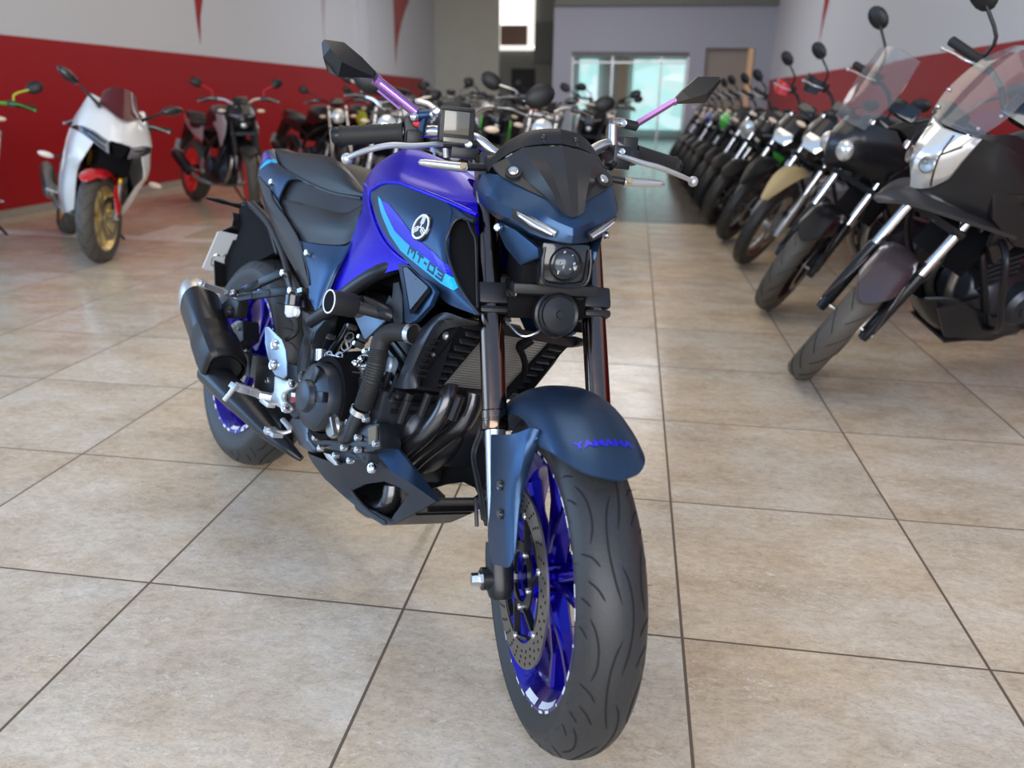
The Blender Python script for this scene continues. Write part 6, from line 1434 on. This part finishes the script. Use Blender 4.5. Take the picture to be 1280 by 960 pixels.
    c3 = [(.46, .10, .74), (.54, .12, .76), (.70, .14, .75), (.88, .16, .76), (1.04, .13, .80)]
    g = G(); g.surf([[(a, b*w_, c) for a, b, c in r] for r in (c0, c1, c2, c3)], 3, 3, 0.003, mirror=True, shift=(0, -0.005, -0.01)); tk_ = P('fuel_tank', g, body)
    if style in ('naked', 'adventure'):
        wd = 0.03 if style == 'adventure' else 0.0
        for s in (-1, 1):
            g = G(); q = [(.80, s*.16, .88), (1.02, s*(.17+wd), .87), (1.10+wd, s*(.165+wd), .80), (1.08+wd, s*(.17+wd), .68), (1.00, s*.165, .58), (.94, s*.17, .70), (.82, s*.17, .78)]
            g.prism(q, (0, -s*0.02, 0)); P('tank_shroud', g, acc, tk_, bevel=0.008)
    g = G(); g.box((.60, 0, .64), (.56, .15, .16)); g.box((.86, 0, .74), (.24, .15, .14)); P('airbox', g, K_deep, bevel=0.02)
    sz = 0.02 if style != 'sport' else 0.0
    s0 = [(.44, 0, .80+sz), (.30, 0, .785+sz), (.14, 0, .80+sz), (.06, 0, .86+sz), (-.08, 0, .89+sz), (-.20, 0, .89+sz)]
    s1_ = [(.46, .07, .79+sz), (.30, .12, .775+sz), (.14, .125, .79+sz), (.06, .10, .85+sz), (-.08, .09, .88+sz), (-.20, .05, .88+sz)]
    s2_ = [(.46, .09, .76), (.30, .135, .74), (.14, .135, .75), (.06, .115, .81), (-.08, .095, .85), (-.20, .05, .86)]
    g = G(); g.surf([s0, s1_, s2_], 3, 3, 0.006, mirror=True, shift=(0, -0.01, -0.01)); P('seat', g, seatm)
    t0 = [(.42, .11, .76), (.20, .128, .735), (.04, .115, .80), (-.10, .10, .845), (-.26, .05, .875)]; t1_ = [(.44, .12, .62), (.26, .13, .66), (.08, .12, .72), (-.08, .10, .78), (-.24, .055, .83)]
    g = G(); g.surf([t0, t1_], 3, 2, 0.004, mirror=True, shift=(0, -0.006, 0)); P('tail_panel', g, acc if style != 'sport' else body)
    g = G(); g.prism([(-.05, -.04, .76), (-.26, -.04, .80), (-.42, -.04, .55), (-.38, -.04, .50), (-.18, -.04, .66)], (0, .08, 0)); um = P('rear_mudguard', g, K_matte, bevel=0.004)
    g = G(); g.box((-.40, 0, .55), (.006, .17, .13), Matrix.Rotation(0.5, 3, 'Y')); P('number_plate', g, C_plate, um)
    if lamp not in ('fairing',):
        pass
    if belly:
        g = G(); q = [(.58, -.13, .26), (.60, -.13, .34), (.94, -.13, .42), (1.08, -.10, .36), (.96, -.10, .20), (.74, -.12, .19)]
        g.prism(q, (0, .012, 0)); g.prism(mir(q), (0, -.012, 0)); g.box((.84, 0, .20), (.26, .22, .012)); P('belly_pan', g, belly, bevel=0.003)
    return root, P, STM

def screen_surf(P, name, rows, m, th=0.003, lab=None, par=None):
    g = G(); g.surf(rows, 4, 3, th, shift=(-th, 0, 0)); return P(name, g, m, par, lab=lab)

# ---- white sports bike with gold wheels by the left wall
wr, PW, WST = build_bike('motorcycle', -4.4401, 5.7355, -0.8133, 0.3445, -0.5497, 'white fully faired sports motorcycle with gold wheels and red front fender by the red wall', style='sport',
                         body=W_body, acc=W_body, wheel=Y_wheel, forkm=Y_fork, fend=R_body, lamp='fairing', R=0.293, tyre=C_brown)
# nose: half rows from the centre outwards, top to bottom
nose = [[(1.130, 0, 1.035), (1.13, .05, 1.03), (1.11, .10, 1.035), (1.09, .15, 1.050), (1.03, .178, 1.055)],
        [(1.30, 0, .945), (1.28, .07, .955), (1.22, .13, .965), (1.14, .185, .970), (1.02, .205, .970)],
        [(1.385, 0, .835), (1.36, .07, .85), (1.29, .15, .875), (1.19, .215, .885), (1.03, .235, .88)],
        [(1.415, 0, .80), (1.395, .066, .79), (1.33, .15, .825), (1.24, .222, .835), (1.04, .24, .82)]]
g = G(); g.surf([r for r in nose], 3, 3, 0.004, mirror=True, shift=(-0.008, 0, -0.004)); fr_ = PW('front_fairing', g, W_body, lab='pearl white nose fairing')
sl_ = [[(1.395, .068, .79), (1.33, .15, .825), (1.24, .222, .835)], [(1.425, .055, .71), (1.36, .15, .755), (1.25, .218, .795)]]
for s in (-1, 1):
    def S_(P_): return [(x, y*s, z) for x, y, z in P_]
    g = G(); g.surf([S_(r) for r in sl_], 3, 1, 0.004, shift=(-0.01, 0, 0)); hd = PW('headlamp', g, mat('grey_headlamp_glass', (0.30, 0.31, 0.34), 0.1, metal=0.5, coat=1.0), fr_)  # darker grey glass than the other headlamps
    g = G(); g.tube(S_([(1.40, .085, .775), (1.35, .15, .80), (1.26, .21, .822)]), 0.010, 6, 2); g.tube(S_([(1.42, .08, .735), (1.365, .145, .768), (1.27, .205, .80)]), 0.006, 6, 2); PW('headlamp_detail', g, K_gloss, hd)
    low = [[(1.425, .055, .71), (1.36, .15, .755), (1.25, .22, .79), (1.04, .245, .80)], [(1.39, .07, .675), (1.36, .19, .63), (1.24, .24, .66), (1.02, .25, .68)],
           [(1.20, .12, .62), (1.22, .185, .55), (1.12, .225, .52), (.98, .235, .52)], [(1.13, .12, .50), (1.14, .165, .44), (1.04, .20, .38), (.92, .21, .36)], [(1.05, .10, .34), (1.03, .13, .28), (.94, .15, .24), (.80, .15, .22)]]
    low2 = [[r[1], r[2], r[3]] for r in low]
    g = G(); g.surf([S_(r) for r in low2], 3, 3, 0.004, shift=(0, -s*0.006, 0)); sf_ = PW('side_fairing', g, W_body, fr_ if False else None, lab='white side fairing')
    g = G(); g.surf([S_(r) for r in ([(1.04, .247, .80), (.86, .235, .78), (.66, .20, .74)], [(1.02, .252, .68), (.86, .24, .60), (.70, .21, .52)], [(.98, .238, .52), (.86, .225, .42), (.72, .20, .34)], [(.80, .152, .22), (.72, .15, .21), (.62, .15, .23)])], 3, 3, 0.004, shift=(0, -s*0.006, 0)); PW('rear_side_fairing', g, W_body, sf_)
    g = G(); g.surf([S_(r) for r in ([(1.03, .256, .72), (.90, .25, .70), (.78, .234, .67)], [(1.02, .257, .66), (.90, .246, .60), (.80, .230, .56)])], 2, 1, 0.001, shift=(0, -s*0.001, 0)); PW('red_flash', g, R_body, sf_)
    g = G(); g.surf([S_(r) for r in ([(1.30, .08, .68), (1.22, .12, .62), (1.14, .14, .55)], [(1.20, .165, .54), (1.13, .19, .50), (1.06, .19, .42)])], 2, 1, 0.003, shift=(-0.004, -s*0.003, 0)); PW('duct_lining', g, K_deep, sf_)
    # fairing mirrors and indicators
    a_, b_ = Vector((1.215, s*.128, .985)), Vector((1.14, s*.25, 1.075)); c_ = Vector((1.08, s*.325, 1.118))
    g = G(); g.tube([a_, lerp(a_, b_, .5)+Vector((0.01, 0, .0)), b_], [0.014, 0.010, 0.009], 10, 3); mm = PW('mirror_stem', g, K_matte)
    g = G(); g.sphere(c_, 0.06, 16, (0.45, 1.25, 0.52), Matrix.Rotation(s*0.45, 3, 'X')); PW('mirror_head', g, K_gloss, mm)
    g = G(); g.tube([(1.0, s*.245, .60), (.99, s*.30, .59)], 0.008, 8, 1); q = PW('indicator', g, K_matte, sf_)
    g = G(); g.sphere((.985, s*.345, .585), 0.026, 12, (0.8, 1.9, 0.8)); PW('indicator_glass', g, mat('white_amber_glass', (0.85, 0.72, 0.62), 0.2, coat=0.7), q)
g = G(); g.prism([(1.432, -.060, .795), (1.432, .060, .795), (1.42, .04, .755), (1.435, .018, .70), (1.435, -.018, .70), (1.42, -.04, .755)], (-0.02, 0, 0)); PW('ram_air_intake', g, K_deep, fr_)
g = G(); g.box((1.25, 0, .66), (.20, .20, .14)); g.box((1.12, 0, .80), (.22, .26, .20)); PW('fairing_bracket', g, K_deep, bevel=0.02)
screen_surf(PW, 'windscreen', [[(1.125, 0, 1.155), (1.115, .04, 1.150), (1.085, .085, 1.125), (1.06, .11, 1.09)], [(1.22, 0, 1.06), (1.20, .05, 1.055), (1.16, .09, 1.05), (1.11, .12, 1.04)], [(1.335, 0, .945), (1.31, .04, .955), (1.25, .09, .985), (1.17, .135, 1.01)]], S_smoke, lab='dark red tinted windscreen')
screen_surf(PW, 'windscreen_far_half', [[(1.125, 0, 1.155), (1.115, -.04, 1.150), (1.085, -.085, 1.125), (1.06, -.11, 1.09)], [(1.22, 0, 1.06), (1.20, -.05, 1.055), (1.16, -.09, 1.05), (1.11, -.12, 1.04)], [(1.335, 0, .945), (1.31, -.04, .955), (1.25, -.09, .985), (1.17, -.135, 1.01)]], S_smoke)

# ---- black adventure bike at the right edge
ar, PA, AST = build_bike('motorcycle', 2.109, 3.786, -2.718, 0.333, 0.714, 'nearest black adventure motorcycle at the right edge, with clear tall screen and big headlight', style='adventure', WB=1.43,
                         fork='conv', forkm=K_satin, fend=mat('plum_grey_plastic', (0.055, 0.042, 0.048), 0.3, coat=0.3), lamp='own', barm=K_satin, barz=1.12, mirz=1.30, tyre=C_brown, detail=1, belly=K_body)
cwl = None
for s in (-1, 1):
    def S_(P_): return [(x, y*s, z) for x, y, z in P_]
    f1 = [[(1.34, .0, 1.055), (1.285, .127, 1.06), (1.20, .16, 1.07), (1.05, .19, 1.00)], [(1.35, .0, 1.045), (1.288, .125, 1.045), (1.20, .165, 1.03), (1.03, .21, .95)], [(1.36, .05, 1.035), (1.298, .103, .96), (1.20, .175, .94), (1.0, .23, .89)],
          [(1.36, .04, .86), (1.298, .077, .88), (1.20, .165, .85), (.98, .24, .80)], [(1.37, .0, .82), (1.33, .045, .825), (1.22, .13, .79), (1.0, .22, .73)]]
    g = G(); g.surf([S_(f1[0]), S_(f1[1])], 3, 1, 0.004, shift=(-0.008, 0, 0)); c1_ = PA('front_cowl', g, K_body, lab='dark grey front cowl', angle=28)
    g = G(); g.surf([S_(r[1:]) for r in f1[1:]], 3, 3, 0.004, shift=(-0.008, 0, 0)); PA('cowl_flank', g, K_body, c1_, angle=28)
    g = G(); g.surf([S_(f1[4]), S_([(1.40, 0, .80), (1.36, .05, .80), (1.22, .13, .76), (1.0, .20, .70)])], 3, 1, 0.004, shift=(-0.008, 0, 0)); PA('cowl_chin', g, K_body, c1_)
    g = G(); g.surf([S_(r) for r in ([(1.345, 0, 1.035), (1.395, 0, .93), (1.365, 0, .82)], [(1.325, .06, 1.037), (1.375, .05, .935), (1.335, .043, .838)], [(1.286, .122, 1.042), (1.302, .10, .965), (1.302, .075, .885)])], 3, 3, 0.004, shift=(-0.012, 0, 0))
    hlp = PA('headlamp', g, L_head, lab='large clear headlamp')
    g = G(); g.lathe([(0.030, 0.0), (0.024, 0.004), (0.012, 0.001), (1e-4, 0.0)], (1.380, s*.045, .925), (1, s*.35, .15), 18); PA('reflector', g, C_steel, hlp)
    g = G(); g.tube(S_([(1.335, .055, 1.03), (1.372, .072, .97), (1.362, .070, .90), (1.33, .05, .85)]), 0.0028, 6, 3); g.tube(S_([(1.372, .072, .97), (1.33, .105, 1.01)]), 0.0028, 6, 1); PA('lens_line', g, K_satin, hlp)
g = G(); g.surf([[(1.485, -.012, .785), (1.40, -.07, .80), (1.24, -.17, .78), (1.05, -.23, .74)], [(1.50, 0, .795), (1.42, 0, .825), (1.26, 0, .82), (1.05, 0, .80)], [(1.485, .012, .785), (1.40, .07, .80), (1.24, .17, .78), (1.05, .23, .74)]], 3, 3, 0.006, shift=(0, 0, -0.014)); PA('beak', g, mat('graphite_beak', (0.035, 0.034, 0.036), 0.4, metal=0.2), lab='dark grey beak')
for s in (-1, 1):
    sh = [(1.20, s*.17, .90), (1.02, s*.24, .88), (.80, s*.23, .86), (.72, s*.22, .74), (.92, s*.24, .68), (1.04, s*.235, .70), (1.16, s*.20, .79)]
    g = G(); g.prism(sh, (0, -s*.03, 0)); sd_ = PA('side_shroud', g, K_body, bevel=0.012, lab='dark grey side shroud')
    # crash bar loop and its lower run
    g = G(); g.tube([(1.02, s*.13, .70), (1.06, s*.24, .66), (1.02, s*.27, .52), (.92, s*.25, .36), (.84, s*.14, .28)], 0.013, 10, 4); PA('crash_bar', g, K_satin)
    g = G(); g.tube([(1.05, s*.20, .83), (1.06, s*.27, .84)], 0.007, 8, 1); q = PA('indicator', g, K_matte)
    g = G(); g.sphere((1.06, s*.30, .842), 0.026, 12, (0.8, 1.5, 0.8)); PA('indicator_glass', g, mat('orange_glass', (0.75, 0.38, 0.12), 0.15, coat=0.8), q)
    tr = [(1.15, s*.235, .82), (1.06, s*.248, .86)]
g = G(); g.surf([[(1.30, -.115, 1.045), (1.35, 0, 1.05), (1.30, .115, 1.045)], [(1.25, -.14, 1.12), (1.285, 0, 1.14), (1.25, .14, 1.12)], [(1.18, -.125, 1.22), (1.21, 0, 1.245), (1.18, .125, 1.22)], [(1.13, -.07, 1.285), (1.15, 0, 1.30), (1.13, .07, 1.285)]], 4, 4, 0.004, shift=(-0.004, 0, -0.001)); sc_a = PA('windscreen', g, S_clear, lab='tall clear windscreen')
bl_ = [(1.29, -.10, 1.07), (1.25, -.125, 1.12), (1.29, .10, 1.07), (1.25, .125, 1.12)]
for b in bl_:
    g = G(); g.sphere((b[0]+0.008, b[1], b[2]), 0.007, 8); PA('screen_bolt', g, C_bolt, sc_a)
g = G(); g.surf([[(.62, -.13, .30), (.84, -.14, .33), (1.02, -.11, .40), (1.12, -.06, .38)], [(.60, -.10, .20), (.82, -.11, .20), (.98, -.09, .24), (1.12, -.03, .36)], [(.60, 0, .18), (.82, 0, .18), (.98, 0, .22), (1.14, 0, .37)]], 3, 2, 0.005, mirror=True, shift=(0, 0.006, 0.006)); PA('skid_plate', g, K_body)

# ---- the row along the right-hand side: same parking angle, front wheels on one line
def parked(front, head, WB=1.38, **kw):
    # rear contact from the wanted front contact
    return dict(x=front[0]-WB*cos(head), y=front[1]-WB*sin(head), head=head)
HR = -2.70
def right(front, st=0.62, head=HR, lean=0.26, WB=1.38, **kw):
    pr_ = parked(front, head, WB)
    return build_bike('motorcycle', pr_['x'], pr_['y'], head, lean, st, WB=WB, group='motorcycles parked in the right-hand row', **kw)
rb, PB, _ = right((0.83, 4.30), st=0.66, label='black motorcycle with tall narrow clear screen, second in the right-hand row', style='adventure', fork='conv', forkm=K_satin, fend=K_body, lamp='own', barz=1.10, mirz=1.34, tyre=C_brown, acc=K_body, body=K_body)
g = G(); g.surf([[(1.31, 0, 1.02), (1.27, .06, 1.02), (1.14, .13, 1.0)], [(1.37, 0, .93), (1.32, .08, .94), (1.10, .18, .92)], [(1.38, 0, .84), (1.31, .09, .84), (1.06, .19, .80)], [(1.36, 0, .79), (1.28, .06, .79), (1.04, .15, .72)]], 3, 3, 0.004, mirror=True, shift=(-0.008, 0, 0)); fc_ = PB('front_cowl', g, K_body, angle=28)
for s in (-1, 1):
    g = G(); g.sphere((1.33, s*.06, .89), 0.058, 18, (0.6, 0.95, 0.9)); PB('headlamp', g, L_head)
g = G(); g.surf([[(1.30, -.11, 1.0), (1.33, 0, 1.01), (1.30, .11, 1.0)], [(1.22, -.15, 1.15), (1.26, 0, 1.17), (1.22, .15, 1.15)], [(1.15, -.14, 1.31), (1.18, 0, 1.34), (1.15, .14, 1.31)]], 4, 4, 0.004, shift=(-0.004, 0, 0)); PB('windscreen', g, S_clear)
g = G(); g.prism([(.98, -.19, .78), (1.10, -.17, .80), (1.04, -.19, .74)], (0, .01, 0)); g.prism([(.98, .19, .78), (1.10, .17, .80), (1.04, .19, .74)], (0, -.01, 0)); PB('green_flash', g, N_green)

right((0.86, 5.55), st=0.60, label='black trail motorcycle with a sand-coloured front fender and bright fork legs', style='trail', fork='conv', forkm=C_cast, fend=N_sand, body=K_body, acc=K_matte, lamp='mask', spoked=True, wheel=C_steel, mirz=1.26, barz=1.08, R=0.31, lug=C_cast)
right((0.84, 6.55), st=0.62, label='slim black trail motorcycle with long bright fork legs, behind the sand-coloured one', style='trail', fork='conv', forkm=C_cast, fend=K_matte, body=K_body, acc=R_body, lamp='mask', spoked=True, wheel=K_satin, mirz=1.26, barz=1.08, R=0.31, lug=C_cast)
far_specs = [((0.80, 7.5), dict(style='naked', acc=N_green, body=K_body, fork='conv', forkm=C_cast, label='black naked motorcycle with green tank shrouds, fifth in the right-hand row')),
             ((0.80, 8.4), dict(style='commuter', lamp='round', body=W_body, acc=K_body, fork='conv', forkm=C_cast, label='small motorcycle with a white tank and round lamp in the right-hand row')),
             ((0.78, 9.3), dict(style='naked', acc=N_yel, body=K_body, label='black naked motorcycle with acid yellow shrouds in the right-hand row')),
             ((0.78, 10.2), dict(style='naked', acc=N_green, body=N_green, label='lime green naked motorcycle in the right-hand row')),
             ((0.76, 11.2), dict(style='naked', acc=N_silver, body=K_body, fork='conv', forkm=C_cast, label='black naked motorcycle with silver shrouds in the right-hand row')),
             ((0.76, 12.2), dict(style='naked', acc=N_blue, body=N_blue, label='deep blue naked motorcycle in the right-hand row')),
             ((0.76, 13.3), dict(style='commuter', lamp='round', body=R_body, acc=K_body, fork='conv', forkm=C_cast, label='small red motorcycle with a round lamp, far along the right-hand row')),
             ((0.76, 14.5), dict(style='naked', acc=N_orange, body=K_body, label='black motorcycle with orange shrouds, farthest in the right-hand row'))]
for fr, kw in far_specs: right(fr, st=0.62+random.uniform(-.1, .1), detail=0, **kw)

# ---- the row along the left wall
HL = -0.70
def left(front, st=-0.45, head=HL, lean=0.22, WB=1.38, **kw):
    pr_ = parked(front, head, WB)
    return build_bike('motorcycle', pr_['x'], pr_['y'], head, lean, st, WB=WB, group='motorcycles parked along the left wall', **kw)
gr, PG, _ = build_bike('motorcycle', -5.42, 5.72, -0.80, 0.26, -0.3, 'dark motorcycle with green levers, cut off by the left edge of the photo', style='naked', group='motorcycles parked along the left wall', body=K_body, acc=N_silver, wheel=K_satin, lever=N_green, barm=N_green, mirm=N_yel, mirz=1.17, fork='usd', forkm=Y_fork)
left((-3.52, 7.05), st=-0.36, lean=0.16, label='black naked motorcycle with red wheels and red mirror stems, beside the white sports bike', style='naked', body=K_body, acc=N_silver, wheel=R_wheel, mirm=R_body, forkm=K_satin, fend=K_matte, tyre=C_brown, mirz=1.18, barm=C_silv)
lf = [((-3.30, 8.9), dict(style='commuter', lamp='round', body=K_body, acc=K_body, fork='conv', forkm=C_cast, detail=1, label='black motorcycle with a bright white lamp panel, fourth along the left wall')),
      ((-3.25, 10.2), dict(style='naked', body=K_body, acc=N_yel, detail=0, label='black motorcycle with acid yellow shrouds along the left wall')),
      ((-3.2, 11.4), dict(style='commuter', lamp='round', body=W_body, acc=K_body, fork='conv', forkm=C_cast, detail=0, label='motorcycle with a white tank along the left wall')),
      ((-3.1, 12.6), dict(style='naked', body=K_body, acc=N_silver, detail=0, label='black motorcycle with silver shrouds along the left wall')),
      ((-3.1, 13.8), dict(style='trail', lamp='mask', body=K_body, acc=K_body, fork='conv', forkm=C_cast, spoked=True, detail=0, mirz=1.3, barz=1.1, label='black trail motorcycle with tall bars along the left wall')),
      ((-3.0, 15.0), dict(style='naked', body=K_body, acc=K_body, detail=0, label='all-black motorcycle farthest along the left wall'))]
for fr, kw in lf: left(fr, st=-0.4+random.uniform(-.15, .15), **kw)

# ---- the pack standing in the middle of the hall behind the blue motorcycle
HC = -1.48
def mid(front, st=0.0, head=HC, lean=0.18, WB=1.38, **kw):
    pr_ = parked(front, head, WB)
    return build_bike('motorcycle', pr_['x'], pr_['y'], head, lean, st, WB=WB, group='motorcycles standing in the middle of the hall', **kw)
mid((-0.84, 3.60), head=-1.30, lean=0.07, mirw=0.42, mirs=1.35, barz=1.02, label='black motorcycle with chrome bars directly behind the blue one', style='naked', body=K_body, acc=K_body, fork='conv', forkm=K_satin, lamp='slit', mirz=1.10, barm=C_chrome, mirm=K_matte)
mid((-2.05, 6.2), head=-1.25, label='dark motorcycle with upright chrome mirror stems, seen beside the purple mirror stem', style='commuter', lamp='round', body=K_body, acc=K_body, fork='conv', forkm=C_cast, mirz=1.16, barm=C_chrome, mirm=C_chrome)
mid((-0.78, 5.75), head=-1.42, label='black motorcycle with chrome mirror stems, second behind the blue one', style='commuter', lamp='round', body=K_body, acc=K_body, fork='conv', forkm=C_cast, mirz=1.12, mirw=0.43, mirs=1.4, barm=C_chrome, mirm=C_chrome)
cm = [((-0.55, 7.95), dict(style='naked', body=K_body, acc=N_silver, barm=C_chrome, label='black motorcycle with silver shrouds in the middle pack')),
      ((-1.55, 8.4), dict(style='naked', body=K_body, acc=N_green, label='black motorcycle with green shrouds in the middle pack')),
      ((-0.50, 10.1), dict(style='commuter', lamp='round', body=N_silver, acc=K_body, fork='conv', forkm=C_cast, barm=C_chrome, label='silver motorcycle with a round lamp in the middle pack')),
      ((-1.45, 10.8), dict(style='naked', body=R_body, acc=K_body, label='dark red motorcycle in the middle pack')),
      ((-0.75, 12.6), dict(style='naked', body=K_body, acc=N_orange, label='black motorcycle with orange shrouds in the middle pack')),
      ((-1.5, 13.2), dict(style='commuter', lamp='round', body=W_body, acc=K_body, fork='conv', forkm=C_cast, label='white motorcycle with a round lamp in the middle pack')),
      ((-2.3, 9.3), dict(style='naked', body=K_body, acc=K_body, label='all-black motorcycle at the left of the middle pack')),
      ((-2.3, 12.0), dict(style='trail', lamp='mask', body=W_body, acc=K_body, fork='conv', forkm=C_cast, spoked=True, mirz=1.3, barz=1.1, label='white trail motorcycle at the back of the middle pack'))]
for fr, kw in cm: mid(fr, st=random.uniform(-.3, .3), detail=0, head=HC+random.uniform(-.12, .12), **kw)
